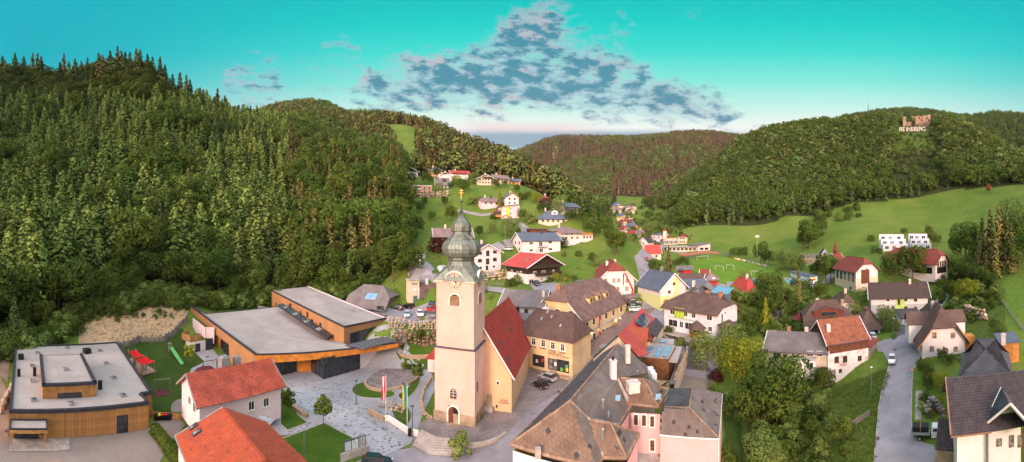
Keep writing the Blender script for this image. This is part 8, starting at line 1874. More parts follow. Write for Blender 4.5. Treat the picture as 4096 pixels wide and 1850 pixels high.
for(a,b_,m,lab_)in(((500,440),(330,380),blk,'black estate car near the timber frame in the car park'),((690,400),(560,350),blk,'black hatchback beside the transformer tower'),((600,510),(590,600),lbl,'pale blue car facing the boulder pile'),((825,495),(850,590),wht,'white car with dark windows facing the boulder pile'),((150,470),(20,420),blk,'black car half hidden behind the school roof, upper one'),((30,520),(190,545),gryp,'dark grey car at the school wall, lower one'),((1060,330),(1040,405),blk,'black SUV beside the church tower top right of the lot'),((1110,440),(1020,465),rdp,'small red car half hidden by the church tower'),((1090,500),(1075,610),gryp,'grey car lowest beside the church tower')):vehicle('parked_car',lab_,'car',g2('S',*a),g2('S',*b_),m,4.2,group=pk)
vehicle('parked_car','red car standing at the bend of the village street','car',g2('H',605,412),g2('H',606,396),rdp,4.0)
vehicle('parked_car','light blue car behind the old barn gable','car',g2('E',700,352),g2('E',680,325),lbl,4.4)
vehicle('car','white compact SUV coming down the right-hand road','car',g2('E',824,480),g2('E',822,525),wht,3.7,1.7,1.6)
vehicle('parked_car','black car on the chalet driveway','car',g2('G',1352,1135),g2('G',1388,1158),blk,4.6)
vehicle('parked_car','white car beside the long white hillside house','car',g2('G',1100,852),g2('G',1155,852),wht,4.0)
vehicle('parked_car','dark blue car on the upper hillside road','car',g2('G',1212,672),g2('G',1208,700),gryp,4.0)
vehicle('delivery_van','white delivery van with blue lettering parked by the hillside bend','van',g2('Q',225,815),g2('Q',320,835),wht,5.6,2.0,2.4,van=True)
for i,(x,y,m)in enumerate(((500,775,slv),(503,795,blk),(500,815,mat('green_white_paint',(.3,.5,.3))),(505,835,wht))):vehicle('parked_car',f'{("silver", "black", "pale green", "white")[i]} car in the row beside the inn end wall','car',g2('H',x-14,y+8),g2('H',x+22,y-2),m,4.2,group='cars parked beside the inn')
p_=Pz(*q('R',790,1130),0);vehicle('parked_car','black car cut off by the bottom edge below the plaza','car',(p_.x-2.3,p_.y-2.2),(p_.x+1.4,p_.y-1.2),blk,4.4)
# pick-up truck at the right
p0,p1=Pz(*q('T',480,885),0),Pz(*q('T',1000,890),0);d=(p1-p0).normalized();s_=Vector((-d.y,d.x,0));s_=s_ if s_.dot(p0)>0 else-s_;c=p0+d*1.6+s_*.9
o=thing('flatbed_truck','white double-cab flatbed truck with a strapped black crate','truck',dnz(c,0));X=lambda x,y,z:dnz(c,z+.1)+d*x+s_*y
def bx(n,x0,x1,y0,y1,z0,z1,m,par=o):b=MB();b.box(X((x0+x1)/2,(y0+y1)/2,(z0+z1)/2),d*(x1-x0)/2,s_*(y1-y0)/2,UP*(z1-z0)/2);return b.build(n,m,par)
bx('bed',-2.9,.05,-.95,.95,.85,.95,steel_m);bx('side_board',-2.9,.05,-.98,-.93,.85,1.3,steel_m);bx('side_board',-2.9,.05,.93,.98,.85,1.3,steel_m);bx('tail_board',-2.94,-2.88,-.95,.95,.85,1.3,steel_m);bx('chassis',-2.6,2.8,-.5,.5,.5,.8,black_m)
b=MB();b.hexa([X(.25,-.92,.4),X(3.0,-.92,.4),X(3.0,.92,.4),X(.25,.92,.4)],[X(.25,-.92,1.3),X(2.7,-.92,1.3),X(2.7,.92,1.3),X(.25,.92,1.3)]);b.hexa([X(.27,-.9,1.3),X(2.6,-.9,1.3),X(2.6,.9,1.3),X(.27,.9,1.3)],[X(.4,-.8,1.98),X(1.95,-.8,1.98),X(1.95,.8,1.98),X(.4,.8,1.98)]);b.build('cab',wht,o)
for x0,x1 in((.5,1.25),(1.4,2.1)):bx('side_window',x0,x1,-.9,-.86,1.38,1.82,glass_m)
for x in(-1.6,2.3):
 for y in(-.85,.85):b=MB();a=X(x,y-.12,.26);b.tube(a,a+s_*.24,.36,n=12);w=b.build('wheel',tyre_m,o);b=MB();b.tube(a-s_*.02,a+s_*.02,.2,n=10);b.build('rim',rim_m,w)
cr=thing('black_crate','black tarpaulin-covered crate strapped on the truck bed','crate',X(-1.4,0,.95));bx('cover',-2.7,-.15,-.8,.8,.96,2.0,black_m,cr);bx('strap',-1.5,-1.42,-.83,.83,.95,2.03,owood_m,cr)
# ------------------------------------------------------------------ plaza furniture
def post(name,label,k,x,y,h_,r,m,cat='lamp',head=None,group=None):
 g=G(*q(k,x,y));o=thing(name,label,cat,g,group);b=MB();b.tube(g,g+UP*h_,r,r*.75,8);b.build('post',m,o)
 if head:b=MB();head(b,g+UP*h_);b.build('lamp_head',steel_m if m is not drab_m else drab_m,o)
 return o,g
hd=lambda b,p_:b.lathe(p_-UP*.05,[(.1,0),(.35,.12),(.3,.3),(.05,.38)],10)
for k,x,y,h_,lab_ in(('B',1124,808,4.6,'dark slim lamp post at the corner of the small oval lawn'),('B',1418,800,3.8,'dark slim lamp post standing by the oval timber stage'),('R',1240,770,5.0,'dark slim lamp post beside the litter bin and church steps')):post('lamp_post',lab_,k,x,y,h_,.09,drab_m,head=lambda b,p_:b.box(p_,(.3,0,0),(0,.12,0),UP*.1),group='dark lamp posts on the plaza')
for k,x,y,h_,lab_ in(('B',800,1180,5.2,'curved-arm street lamp on the lawn at the bottom edge'),('E',685,703,5.0,'street lamp on the grass verge left of the road'),('E',832,338,5.0,'street lamp beside the round shrub at the junction'),('G',917,530,6,'street lamp on the uphill meadow'),('Q',222,700,5,'street lamp at the hillside bend'),('Q',70,905,6,'lamp behind the transformer tower'),('G',1100,800,8,'tall pole beside the hillside road')):post('street_lamp',lab_,k,x,y,h_,.07,steel_m,head=hd,group='street lamps')
o,g=post('floodlight_mast','tall floodlight mast beside the football pitch','H',1540,440,16.5,.16,steel_m,'mast');b=MB();b.box(g+UP*16.6,(1.2,0,0),(0,.3,0),UP*.5);b.build('floodlights',wframe_m,o)
for k,x,y,yt,lab_,cols,wv in(('B',1308,870,622,'tall flagpole with a hanging red white red flag',[(.5,.01,.04),(.75,.72,.72),(.5,.01,.04)],1),('B',1440,930,680,'tall flagpole with a green and yellow village flag',[(.03,.22,.19),(.03,.22,.19),(.75,.5,.02)],1)):
 g=G(*q(k,x,y));D_=math.hypot(g.x,g.y);h_=(q(k,x,y)[1]-q(k,x,yt)[1])/F*D_;o=thing('flagpole',lab_,'flagpole',g);b=MB();b.tube(g,g+UP*h_,.06,.04,8);b.build('pole',wframe_m,o)
 b=MB();ex=Vector((-math.cos(az_(q(k,x,y)[0])),math.sin(az_(q(k,x,y)[0])),0));vs=[]
 for i in range(9):
  for j in range(4):w=.42+.16*j/3*math.sin(i*.7);vs.append(g+UP*(h_-.25-i*h_*.073)+ex*(.05+j*.27*(1-.02*i))+Vector((0,.16*math.sin(i*.6+j*2.2),0)))
 for i in range(8):
  for j in range(3):b.face([vs[i*4+j],vs[i*4+j+1],vs[i*4+j+5],vs[i*4+j+4]],j)
 b.build('flag',[mat('flag_%d_%d'%(x,j),c_,var=.05)for j,c_ in enumerate(cols)],o)
# oval timber stage in a stone rim
c=Pz(*q('B',1357,640),0);a0,a1=Pz(*q('B',1258,600),0),Pz(*q('B',1465,660),0);ra,rb=(a1-a0).length/2,(Pz(*q('B',1340,560),0)-Pz(*q('B',1370,735),0)).length/2*.95
u=(a1-a0).normalized();v=Vector((-u.y,u.x,0));o=thing('open_air_stage','oval grey timber stage sunk inside a low stone rim','stage',dnz(c,.1));E2=lambda t_,k=1.0,z=0:dnz(c,z)+u*math.cos(t_)*ra*k+v*math.sin(t_)*rb*k
n_=30
for i in range(n_):
 y0,y1=-1+2*i/n_,-1+2*(i+.9)/n_;x0=math.sqrt(max(0,1-min(1,max(abs(y0),abs(y1)))**2));b=MB()
 if x0>.08:b.hexa([dnz(c,z)+u*x*ra+v*y*rb for x,y,z in((-x0,y0,.1),(x0,y0,.1),(x0,y1,.1),(-x0,y1,.1))],[dnz(c,.32)+u*x*ra+v*y*rb for x,y in((-x0,y0),(x0,y0),(x0,y1),(-x0,y1))]);b.build('deck_board',gwood_m,o)
for i in range(64):
 t_=i/64*6.283
 b=MB();b.hexa([E2(t_+.004,1.02,0),E2(t_+.094,1.02,0),E2(t_+.094,1.12,0),E2(t_+.004,1.12,0)],[E2(t_+.004,1.02,.55),E2(t_+.094,1.02,.55),E2(t_+.094,1.12,.57),E2(t_+.004,1.12,.57)])
 if not(2.6<t_<3.9):b.build('rim_stone',rock_m,o)
def boulders(name,label,pts,rows,s_,m,cat='wall',seed=0,sp=1.5,group=None):
 """a dry wall or heap: every boulder is a part"""
 rr=random.Random(seed);o=thing(name,label,cat,Vector(pts[0]),group);meshes=[]
 for i in range(7):b=MB();b.blob((0,0,0),1,.8,.75,seed*9+i,rough=.25);me=bpy.data.meshes.new('boulder');me.from_pydata(b.v,[],b.f);me.materials.append(m);meshes.append(me)
 k=0
 for a,e in zip(pts,pts[1:]):
  a,e=Vector(a),Vector(e);n=max(1,int((e-a).length/(s_*sp)))
  for r_ in range(rows):
   for i in range(n):
    k+=1
    if k>290:return o
    p_=a.lerp(e,(i+rr.uniform(.2,.8))/n);p_=Vector((p_.x,p_.y,hz(p_.x,p_.y)))+Vector((-math.sin(0)*.1,r_*s_*.35,s_*(.35+r_*1.15)));q__=bpy.data.objects.new('boulder',meshes[k%7]);COL.objects.link(q__);q__.parent=o;q__.location=p_-o.location;f_=s_*rr.uniform(.7,1.15);q__.scale=(f_,f_,f_*rr.uniform(.75,1));q__.rotation_euler=(rr.uniform(-.4,.4),rr.uniform(-.4,.4),rr.uniform(0,6.28))
 return o
bo_m=mat('pale_boulder',(.46,.36,.26),rough=.95,var=.25,objvar=.5,bump=.6,bscale=4);bd_m=mat('brown_boulder',(.26,.18,.12),rough=.95,var=.3,objvar=.5,bump=.6,bscale=4);bg_m=mat('grey_boulder',(.22,.21,.20),rough=.95,var=.3,objvar=.5)
gg=lambda k,*v:[G(*p_)for p_ in qs(k,*v)]
boulders('boulder_wall','brown boulder retaining wall between the car park and the church lawn',gg('S',330,1050,700,1040,1110,1040,1400,1040),4,.72,bd_m,seed=1)
boulders('boulder_pile','loose pale boulder pile along the car park edge, left heap',gg('S',215,760,400,770,560,750),5,.5,bo_m,'boulder pile',2)
boulders('boulder_pile','loose pale boulder pile along the car park edge, right heap',gg('S',620,775,860,790,1150,780,1500,770),4,.5,bo_m,'boulder pile',3)
boulders('boulder_wall','tan boulder wall below the tall white gabled house',gg('G',865,1105,1000,1100,1120,1090),4,.85,bo_m,seed=4)
boulders('boulder_wall','pale boulder wall below the modern orange-panelled house',gg('N',230,660,450,672,700,665,870,660),3,1.3,bo_m,seed=5)
boulders('boulder_wall','dark boulder wall beside the garden path right of the road',gg('E',1060,880,1100,800,1180,870),4,.5,bg_m,seed=6)
boulders('boulder_pile','pale rockery above the white house at the junction',gg('L',1080,830,1180,870,1290,890),3,.9,bo_m,'rockery',7)
boulders('boulder_wall','old stone wall at the far left behind the kindergarten',[P(0,1490,66),P(70,1400,82)],4,.6,bo_m,seed=8)
boulders('boulder_pile','pale stones in the rose bed below the flagpoles',gg('R',690,290,930,330,1100,380),3,.42,bo_m,'rock bed',9)
boulders('cemetery_wall','pale stone wall round the village cemetery',gg('K',720,540,880,540,1090,560),3,.8,bo_m,seed=10)
boulders('stone_edge','curved stone edging left of the church tower',[Pz(*q('C',x,y),0)for x,y in((195,650),(150,720),(130,800),(150,870),(205,915))],2,.33,rock_m,'stone edging',11)
# graves
gv=[thing('gravestone','small upright gravestone in the crowded village cemetery','gravestone',G(*q('K',700,430)),'gravestones in the cemetery')]
b=MB();b.box(gv[0].location+UP*.55,(.4,0,0),(0,.12,0),UP*.55);b.build('headstone',bg_m,gv[0]);b=MB();b.box(gv[0].location+Vector((0,-.9,.12)),(.45,0,0),(0,.8,0),UP*.1);b.build('grave_bed',stonepave_m,gv[0])
for i in range(110):x,y=random.uniform(650,1150),random.uniform(400,490);copy_thing(gv[0],G(*q('K',x,y)),rz=random.uniform(-.3,.3),scale=random.uniform(.8,1.5))
# concrete retaining wall behind the school, timber palisade, garden fence
def wallrun(name,label,pts,tops,m,cat='wall',th=.35,group=None):
 o=thing(name,label,cat,Vector(pts[0]),group);b=MB();pts=[Vector(p_)for p_ in pts]
 for a,e,t0,t1 in zip(pts,pts[1:],tops,tops[1:]):d=(e-a).cross(UP).normalized()*th/2;b.hexa([a-d-UP,e-d-UP,e+d-UP,a+d-UP],[a-d+UP*t0,e-d+UP*t1,e+d+UP*t1,a+d+UP*t0])
 b.build('wall_body',m,o);return o
wallrun('retaining_wall','pale sprayed concrete retaining wall behind the school',[GD(x,D_)-UP*3 for x,D_ in((728,117),(760,121),(900,126),(1095,133),(1240,137))],[5.0,6.0,5.8,5.4,4],conc_m)
o=thing('palisade','wavy palisade of weathered upright logs below the tan rock face','palisade',G(*q('O',200,90)));pp=[q('A',x,y)for x,y in((785,405),(860,395),(930,365),(1010,368),(1090,360),(1150,325),(1200,275),(1250,215))];pw=[G(*p_)for p_ in pp]
for a,e in zip(pw,pw[1:]):
 n=max(2,int((e-a).length/.34))
 for i in range(n):p_=a.lerp(e,i/n);p_=dnz(p_,hz(p_.x,p_.y));b=MB();b.tube(p_-UP*.3,p_+UP*random.uniform(1.3,2.1)+Vector((random.uniform(-.06,.06),0,0)),.15,.13,5);b.build('log',gwood_m,o)
def fence(name,label,pts,h_,m,sp=.25,rails=2,th=.03,group=None,cat='fence',w=.07):
 pts=[Vector(p_)for p_ in pts];o=thing(name,label,cat,pts[0],group);n=0
 for a,e in zip(pts,pts[1:]):
  d=(e-a).normalized()
  for r_ in range(rails):b=MB();z=UP*h_*(r_+.7)/rails*.9;b.tube(a+z,e+z,th,n=4);b.build('rail',m,o)
  for i in range(int((e-a).length/sp)+1):
   n+=1
   if n<280:p_=a+d*sp*i;b=MB();b.box(p_+UP*h_/2,d*w/2,d.cross(UP)*.03,UP*h_/2);b.build('post',m,o)
 return o
fence('board_fence','low larch board fence behind the waste bins',[Pz(*q('O',x,y),0)for x,y in((350,1070),(745,1105))],1.1,lwood_m,.22,2,w=.18)
fence('meadow_fence','grey rail fence running down the meadow at the right edge',gg('E',1555,100,1620,200,1700,300),1.3,gwood_m,2.4,3,.06,w=.14)
fence('paddock_fence','timber slat fence on the grass bank left of the road',gg('E',550,940,676,860),1.3,gwood_m,2.2,5,.07,w=.14)
fence('picket_fence','dark picket fence in the garden right of the road',gg('E',1040,780,1090,840,1185,850),1.0,bwood_m,.25,w=.12)
fence('court_fence','tall green wire fence round the tennis court',gg('H',1143,332,1325,372),3.6,mat('green_wire',(.08,.18,.13)),2.2,6,.03)
fence('court_fence','dark netted fence between tennis court and pitch',gg('H',935,388,1325,382),2.2,drab_m,1.0,6,.08)
fence('ball_fence','wire fence behind the advertising boards of the pitch',gg('H',1330,392,1480,430,1660,475),2.6,steel_m,2.4,3)
fence('road_railing','pale railing along the hillside road',gg('H',580,430,600,500,630,600),1.0,steel_m,2.0,2)
fence('timber_fence','wooden rail fence below the tan boulder wall',gg('G',870,1140,1000,1148,1125,1160),1.2,gwood_m,1.6,2,.06,w=.12)
fence('steel_railing','grey steel railing on the curved ramp wall by the church',[Pz(*q('C',x,y),0)+UP*.5 for x,y in((405,1050),(480,1045),(560,1020),(620,990),(655,965))],1.0,steel_m,.9,2,.03)
wallrun('ramp_wall','low curved pale wall of the church forecourt',[Pz(*q('C',x,y),0)for x,y in((335,1118),(405,1078),(480,1072),(560,1050),(620,1020),(658,990))],[.9,.8,.7,.6,.5,.4],conc_m)
for i in range(7):
 z=.12*(i+1);f0=i/7;b=MB();A=[Pz(*q('C',x,y),0)for x,y in((80,1060),(190,1120),(325,1125))];B_=[Pz(*q('C',x,y),0)for x,y in((130,990),(230,1040),(335,1050))]
 if i==0:st=thing('church_steps','broad curved pale stone steps up to the church square','steps',A[1])
 for j in(0,1):a,e,a2,e2=A[j].lerp(B_[j],f0),A[j+1].lerp(B_[j+1],f0),B_[j],B_[j+1];b.hexa([dnz(p_,z-.13)for p_ in(a,e,e2,a2)],[dnz(p_,z)for p_ in(a,e,e2,a2)])
 b.build('step',conc_m,st)
wallrun('fountain_wall','low pale wall with dark seats beside the flagpoles',[Pz(*q('R',x,y),0)for x,y in((800,520),(850,500),(1180,720),(1340,760))],[1.0,1.0,1.0,1.0],trim_m)
wallrun('stone_wall','golden dry-stone wall on the plaza',[Pz(*q('R',x,y),0)for x,y in((545,385),(795,525))],[.9,.9],rock_m,th=.5)
wallrun('stone_wall','low dry-stone seat wall by the small lawn',[Pz(*q('B',x,y),0)for x,y in((735,835),(820,890))],[.8,.6],rock_m,th=.7)
wallrun('stone_wall','low curved stone wall under the school terrace lawn',[G(*q('B',x,y))for x,y in((1395,500),(1430,515),(1588,510))],[.6,.6,.6],rock_m,th=.5)
wallrun('notice_wall','stained low concrete wall under the information boards',[Pz(*q('R',x,y),0)for x,y in((90,1160),(550,1000))],[1.1,1.1],conc_m)
o=thing('information_board','steel-framed information boards with maps on the low wall','notice board',Pz(*q('R',300,1090),0));a,e=Pz(*q('R',150,1120),0),Pz(*q('R',490,1010),0);d=(e-a).normalized()
for i in range(4):b=MB();p_=a.lerp(e,i/3);b.tube(p_,p_+UP*2.6,.06);b.build('post',drab_m,o)
for i,m in enumerate((mat('map_print',(.5,.6,.5),scale=6,col2=(.35,.45,.5)),mat('leaflet_print',(.6,.7,.72),scale=8,var=.4),mat('poster_print',(.18,.16,.3),scale=5,col2=(.5,.45,.3)))):b=MB();b.box(a.lerp(e,(i+.5)/3)+UP*1.75,d*(e-a).length/6*.88,d.cross(UP)*.04,UP*.62);b.build('panel',m,o)
b=MB();b.tube(a+UP*2.6,e+UP*2.6,.1);b.build('top_rail',drab_m,o)
g=Pz(*q('R',1198,750),0);o=thing('litter_bin','black cylindrical litter bin beside the plaza lamp post','bin',g);b=MB();b.lathe(g,[(.28,0),(.3,1.2),(.28,1.25)],12);b.build('bin_body',black_m,o)
o=thing('bench','dark slatted bench against the shop wall','bench',Pz(*q('C',948,612),0));a,e=Pz(*q('C',922,612),0),Pz(*q('C',975,628),0);d=(e-a).normalized();n2=d.cross(UP)
for z,y,n in((.45,0,'seat'),(.8,-.25,'backrest')):b=MB();b.box((a+e)/2+UP*z-n2*y,d*(e-a).length/2,n2*(.25 if n=='seat' else.03),UP*(.03 if n=='seat' else.25));b.build(n,dwood_m,o)
for p_ in(a,e):b=MB();b.box(p_+UP*.22,d*.04,n2*.22,UP*.22);b.build('leg',black_m,o)
# darker paving stones scattered over the plaza band
b=MB();dk=mat('dark_paver',(.2,.2,.2),objvar=.3);k=0
for i in range(420):
 p_=Pz(*q('B',random.uniform(700,1420),random.uniform(640,1130)),0);s2=project(p_);
 if inpoly(p_.x,p_.y,plaza)and not inpoly(p_.x,p_.y,lawn1):a=R(37);b.box(dnz(p_,hz(p_.x,p_.y)+.105),(.2*math.cos(a),.2*math.sin(a),0),(-.12*math.sin(a),.12*math.cos(a),0),UP*.012)
b.build('dark_pavers',dk,kind='stuff',label='darker paving stones set into the plaza')
# ------------------------------------------------------------------ kindergarten garden
sail_m=mat('red_sailcloth',(.75,.01,.02),rough=.8,var=.05,transl=.3)
for lab_,cs in(('red shade sail over the sand pit, rear one',((45,205),(140,190),(240,270),(110,290))),('red shade sail over the sand pit, front one',((125,310),(270,278),(380,345),(215,385)))):
 z_=3.0;cp=[Pz(*q('O',x,y),z_+hz(*tuple(G(*q('O',x,y+90)))[:2]))for x,y in cs];o=thing('shade_sail',lab_,'shade sail',dnz(cp[0],0),'red shade sails');b=MB();n=6
 f=lambda u_,v_:cp[0].lerp(cp[1],u_).lerp(cp[3].lerp(cp[2],u_),v_)-UP*.9*(u_*(1-u_)+v_*(1-v_))
 for i in range(n):
  for j in range(n):b.face([f(i/n,j/n),f((i+1)/n,j/n),f((i+1)/n,(j+1)/n),f(i/n,(j+1)/n)])
 b.build('cloth',sail_m,o,True)
 for p_ in cp:b=MB();g=Vector((p_.x,p_.y,hz(p_.x,p_.y)));b.tube(g,p_+UP*.2,.14,.11,6);b.build('post',gwood_m,o)
def swing(lab_,k,a,e,h_,m):
 a,e=G(*q(k,*a)),G(*q(k,*e));o=thing('swing_frame',lab_,'swing',a);d=(e-a).normalized();n2=d.cross(UP)
 for p_ in(a,e):
  for s2 in(-1,1):b=MB();b.tube(p_+n2*s2*.8,p_+UP*h_,.07);b.build('leg',m,o)
 b=MB();b.tube(a+UP*h_,e+UP*h_,.08);b.build('crossbar',m,o)
 for t_ in(.3,.62):p_=a.lerp(e,t_);b=MB();b.tube(p_+UP*.5,p_+UP*h_,.02,n=3);b.tube(p_+d*.4+UP*.5,p_+d*.4+UP*h_,.02,n=3);b.box(p_+d*.2+UP*.48,d*.25,n2*.1,UP*.03);b.build('swing_seat',black_m,o,kind='stuff')
swing('wooden swing frame on the dark red rubber mat','O',(375,760),(580,735),2.7,gwood_m);swing('wooden swing frame on the round red play surface','O',(1010,480),(1190,455),2.4,bwood_m)
o=thing('slide','long bright green slide on the kindergarten lawn','slide',G(*q('O',745,395)));a,e=G(*q('O',590,225))+UP*1.3,G(*q('O',740,398))+UP*.25;gm_=mat('green_plastic',(.12,.45,.12),rough=.4);b=MB();d=(e-a).normalized();n2=d.cross(UP).normalized()*.42;b.slab([a-n2,a+n2,e+n2,e-n2],.06);sl_=b.build('chute',gm_,o)
for s2 in(-1,1):b=MB();b.tube(a+n2*s2+UP*.12,e+n2*s2+UP*.12,.09,n=5);b.build('side_rim',gm_,o)
b=MB();b.box(a-d*.5-UP*.5,d*.4,n2,UP*1.2);b.build('ladder_tower',gwood_m,o)
bm2=MB()
for i,(m,lab_)in enumerate(((black_m,'black-lidded'),(yelp_m,'yellow-lidded'),(redp_m,'red-lidded left'),(redp_m,'red-lidded right'),(dwood_m,'brown-lidded'))):
 g=Pz(*q('O',402+43*i,1112-2*i),0);o=thing('wheelie_bin',f'{lab_} wheelie bin in the row by the board fence','bin',g,'waste bins by the board fence');b=MB();b.hexa([g+Vector(v_)for v_ in((-.25,-.25,.05),(.25,-.25,.05),(.25,.25,.05),(-.25,.25,.05))],[g+Vector(v_)for v_ in((-.3,-.35,1.0),(.3,-.35,1.0),(.3,.35,1.0),(-.3,.35,1.0))]);b.build('bin_body',black_m,o);b=MB();b.box(g+UP*1.06,(.32,0,0),(0,.38,0),UP*.05);b.build('lid',m,o)
o=plant('G',Pz(690,1800,0),1.6,'clipped dark green hedge running to the bottom edge beside the orange wing',name='hedge')
hp=[Pz(620+9*i,1735+12*i,0)for i in range(12)];scatter('hedge_foliage','leafy hedge between gravel yard and orange wing',[p_.lerp(hp[min(i+1,11)],f_)for i,p_ in enumerate(hp)for f_ in(0,.33,.66)],[1.7]*36,KIND['G'][1][0])
# ------------------------------------------------------------------ pitch, hill sights, crane
for k,a,e,h_,lab_ in(('H',(1032,408),(1128,404),2.4,'full-size white goal at the far end of the pitch'),('H',(1190,488),(1255,500),2.2,'small white training goal, left one'),('H',(1282,480),(1345,492),2.2,'small white training goal, right one'),('H',(1490,545),(1550,545),2.4,'white goal at the near end of the pitch')):
 a,e=G(*q(k,*a)),G(*q(k,*e));o=thing('goal',lab_,'goal',a,'goals on the football pitch');b=MB();b.tube(a,a+UP*h_,.055,n=5);b.build('goal_post',wframe_m,o);b=MB();b.tube(e,e+UP*h_,.055,n=5);b.build('goal_post',wframe_m,o);b=MB();b.tube(a+UP*h_,e+UP*h_,.055,n=5);b.build('crossbar',wframe_m,o)
bl=gg('H',1345,396,1460,420,1530,442,1645,468);bc=[yelp_m,wframe_m,orange_m,wframe_m,grn_m,wframe_m,redp_m,wframe_m,lbl]
for i in range(14):
 t_=i/14*3;j=min(2,int(t_));p0=bl[j].lerp(bl[j+1],t_-j);t2=(i+.92)/14*3;j=min(2,int(t2));p1=bl[j].lerp(bl[j+1],t2-j);o=thing('advertising_board',f'{("yellow", "white", "orange", "white", "green", "white", "red", "white", "blue")[i % 9]} advertising board, {i + 1}. from the left behind the pitch','advertising board',p0,'advertising boards round the pitch');b=MB();dd=(p1-p0).cross(UP).normalized()*.04;b.hexa([p0-dd,p1-dd,p1+dd,p0+dd],[p_+UP*1.1 for p_ in(p0-dd,p1-dd,p1+dd,p0+dd)]);b.build('board',bc[i%9],o)
lt_m=mat('white_letter',(.80,.70,.64))
for i,ch_ in enumerate('REINSBERG'):
 px,py=q('I',773+16.6*i,193-(1.5 if i>4 else 0));p_=G(px,py,400);p_+=UP*1.5;o=thing('hillside_letter',f'big white letter {ch_}, {i + 1}. of REINSBERG on the castle hill','letter',p_,'letters spelling REINSBERG');a=az_(px);text('letter_face',ch_,p_+UP*3.0,(math.cos(a),-math.sin(a),0),UP,7.8,lt_m,o,.4)
 b=MB();b.tube(p_-UP*4,p_+UP*2,.15);b.build('support',gwood_m,o)
ru_m=mat('ruin_masonry',(.42,.28,.19),rough=1,scale=.4,var=.3,fine=.4,fscale=2);o=thing('castle_ruin','roofless castle ruin with broken walls on the wooded hilltop','castle ruin',P(*q('I',870,145),520));rr=random.Random(9)
for x0,x1,yt,D_ in((785,803,97,512),(803,835,126,524),(835,866,96,530),(866,905,94,514),(905,946,88,522),(860,925,112,508)):
 b=MB();n=7;base=[P(*q('I',x0+(x1-x0)*i/n,150),D_)for i in range(n+1)];dd=Vector((0,1.6,0));b.face([base[-1]-UP*8,base[0]-UP*8]+[x for i in range(n)for x in(dnz(base[i],P(*q('I',0,yt+(rr.uniform(0,9)if 0<i<n-1 else 0)),D_).z),)*1]+[dnz(base[-1],P(*q('I',0,yt),D_).z)]);wl=b.build('ruined_wall',ru_m,o);md=wl.modifiers.new('thickness','SOLIDIFY');md.thickness=2.2
for x,y in((850,108),(880,106),(893,118),(925,104),(936,120)):b=MB();p_=P(*q('I',x,y),506);b.box(p_,(.7,0,0),(0,.6,0),UP*1.2);b.build('window_hole',black_m,o)
g=P(*q('I',583,105),540);o=thing('lattice_mast','tall slim transmitter mast on the ridge left of the castle','mast',g);h_=77/1.4541/F*540;n2=[Vector((.8,0,0)),Vector((-.4,.7,0)),Vector((-.4,-.7,0))];b=MB()
for v_ in n2:b.tube(g+v_*1.4-UP*8,g+v_*.8+UP*h_,.16,n=4)
b.build('mast_legs',drab_m,o,kind='stuff');b=MB()
for i in range(14):z0,z1=h_*i/14,h_*(i+1)/14;b.tube(g+n2[i%3]+UP*z0,g+n2[(i+1)%3]+UP*z1,.12,n=3)
b.build('lattice',drab_m,o,kind='stuff');b=MB();b.tube(g+UP*h_,g+UP*(h_+5),.12);b.build('antenna',drab_m,o)
g=P(*q('I',1283,528),330);o=thing('lookout_hut','small reddish timber lookout hut on the meadow skyline','hut',g);b=MB();b.box(g+UP*2.4,(2.4,0,0),(0,2,0),UP*2.2);b.build('hut_body',bwood_m,o);b=MB();b.box(g+UP*5.4,(.9,0,0),(0,1,0),UP*.9);b.build('turret',bwood_m,o)
rm=redp_m;g=G(*q('H',478,700));o=thing('loader_crane','red folding loader crane reaching up beside the shuttered white house','crane',g);a,m1,m2,m3=[P(*q('H',x,y),118)for x,y in((480,700),(488,655),(425,518),(408,620))];kn=P(*q('H',412,520),118)
for p_,e,w in((a,m1,.35),(m1,m2,.3),(m2,kn,.22)):b=MB();b.tube(p_,e,w,w*.8,5);b.build('boom',rm,o)
b=MB();b.tube(kn,m3,.2,.14,5);b.build('jib',black_m,o);b=MB();b.box(dnz(a,a.z-.3),(2.6,.6,0),(-.3,1.2,0),UP*.5);b.build('base_frame',gwood_m,o)
a=P(*q('D',1330,985),62);e=P(*q('D',1586,990),63);o=thing('footbridge','narrow red footbridge beam across the stream gully','footbridge',a);b=MB();b.box((a+e)/2,(e-a)/2,Vector((0,.4,0)),UP*.12);b.build('deck',mat('red_painted_steel',(.35,.03,.03)),o);b=MB();b.tube(a+UP*.9,e+UP*.9,.05);b.build('handrail',MATS['red_painted_steel'],o)
g=G(*q('E',957,640));o=thing('give_way_sign','red and white triangular give way sign right of the road','road sign',g);b=MB();b.tube(g,g+UP*2.6,.04);b.build('post',steel_m,o)
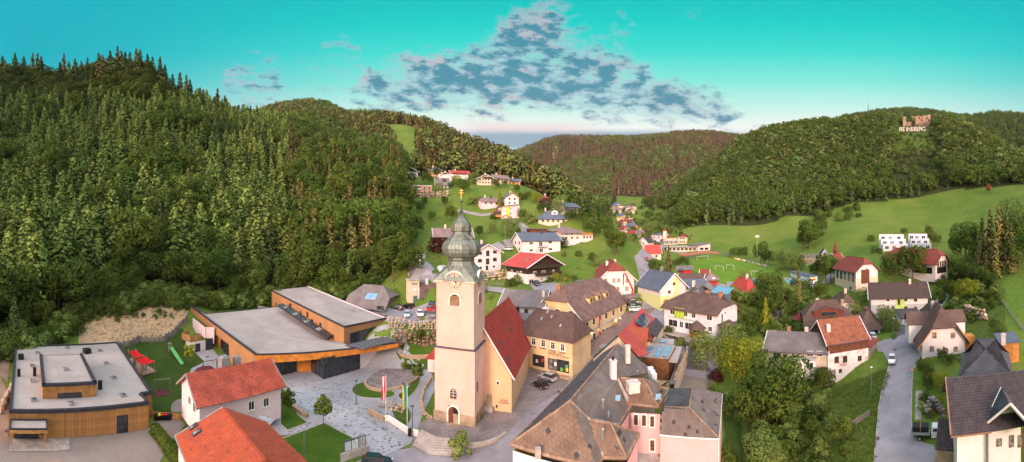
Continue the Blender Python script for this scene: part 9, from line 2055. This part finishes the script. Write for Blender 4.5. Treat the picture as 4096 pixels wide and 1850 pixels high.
for r_,m,y in((.45,redp_m,0),(.27,wframe_m,-.03)):b=MB();a=az_(3648);rt=Vector((math.cos(a),-math.sin(a),0));bk=Vector((math.sin(a),math.cos(a),0))*y;c=g+UP*2.75+bk;b.hexa([c+rt*x*r_+UP*z*r_ for x,z in((-1,.6),(1,.6),(0,-1.1))],[c+rt*x*r_+UP*z*r_-bk.normalized()*.02 if y else c+rt*x*r_+UP*z*r_+Vector((.02,.02,0))for x,z in((-1,.6),(1,.6),(0,-1.1))]);b.build('sign_face',m,o)
text('van_lettering','INSTALLATION',P(*q('Q',250,790),116.2),(1,-.02,0),UP,.45,MATS['rblue_m']if 'rblue_m' in MATS else rblue_m,[x for x in bpy.data.objects if x.name=='delivery_van'][0])
for k,x,y,w_ in(('C',762,572,'near the shop corner'),('C',985,730,'in the middle of the square'),('E',845,420,'in the road beside the white SUV'),('E',838,347,'at the junction'),('E',725,1010,'at the left kerb of the road'),('O',1063,292,'in the kindergarten path'),('V',105,325,'on the sandy track')):
 g=G(*q(k,x,y))+UP*.12;o=thing('manhole_cover',f'round rusty manhole cover {w_}','manhole cover',g,'manhole covers');b=MB();b.lathe(g,[(.42,0),(.42,.03)],14);b.build('cover_plate',mat('rusty_iron',(.13,.07,.055),var=.3),o)
# broken rock over the cut
b=MB();rr=random.Random(31)
for i in range(900):
 px,D_=rr.uniform(330,735),rr.uniform(97,122);g=GD(px,D_);y=project(g)[1]
 if np.interp(px,[330,400,520,700,735],[1300,1262,1232,1212,1228])<y<np.interp(px,[330,473,602,680,740],[1375,1372,1358,1335,1285]):b.blob(g+UP*rr.uniform(-.7,-.2),rr.uniform(.6,1.9),rr.uniform(.5,1.3),rr.uniform(.5,1.1),i,rough=.3)
b.build('rock_outcrop',mat('broken_tan_rock',(.54,.38,.21),rough=1,scale=.3,col2=(.38,.28,.16),fine=.5,fscale=3,objvar=0),kind='stuff',label='broken tan rock face behind the kindergarten garden')
# evening air
hzb=MB();hzb.abox(-3600,-3600,-9,3600,3600,520);hm=bpy.data.materials.new('evening_air');hm.use_nodes=True;t=NT(hm.node_tree)
vv_=t.n('ShaderNodeVolumePrincipled',i={'Color':(.82,.80,.88,1),'Density':.000028,'Anisotropy':.1});t.n('ShaderNodeOutputMaterial',i={1:vv_.outputs[0]});hzb.build('haze',hm,kind='stuff',label='thin pale evening haze over the valley')
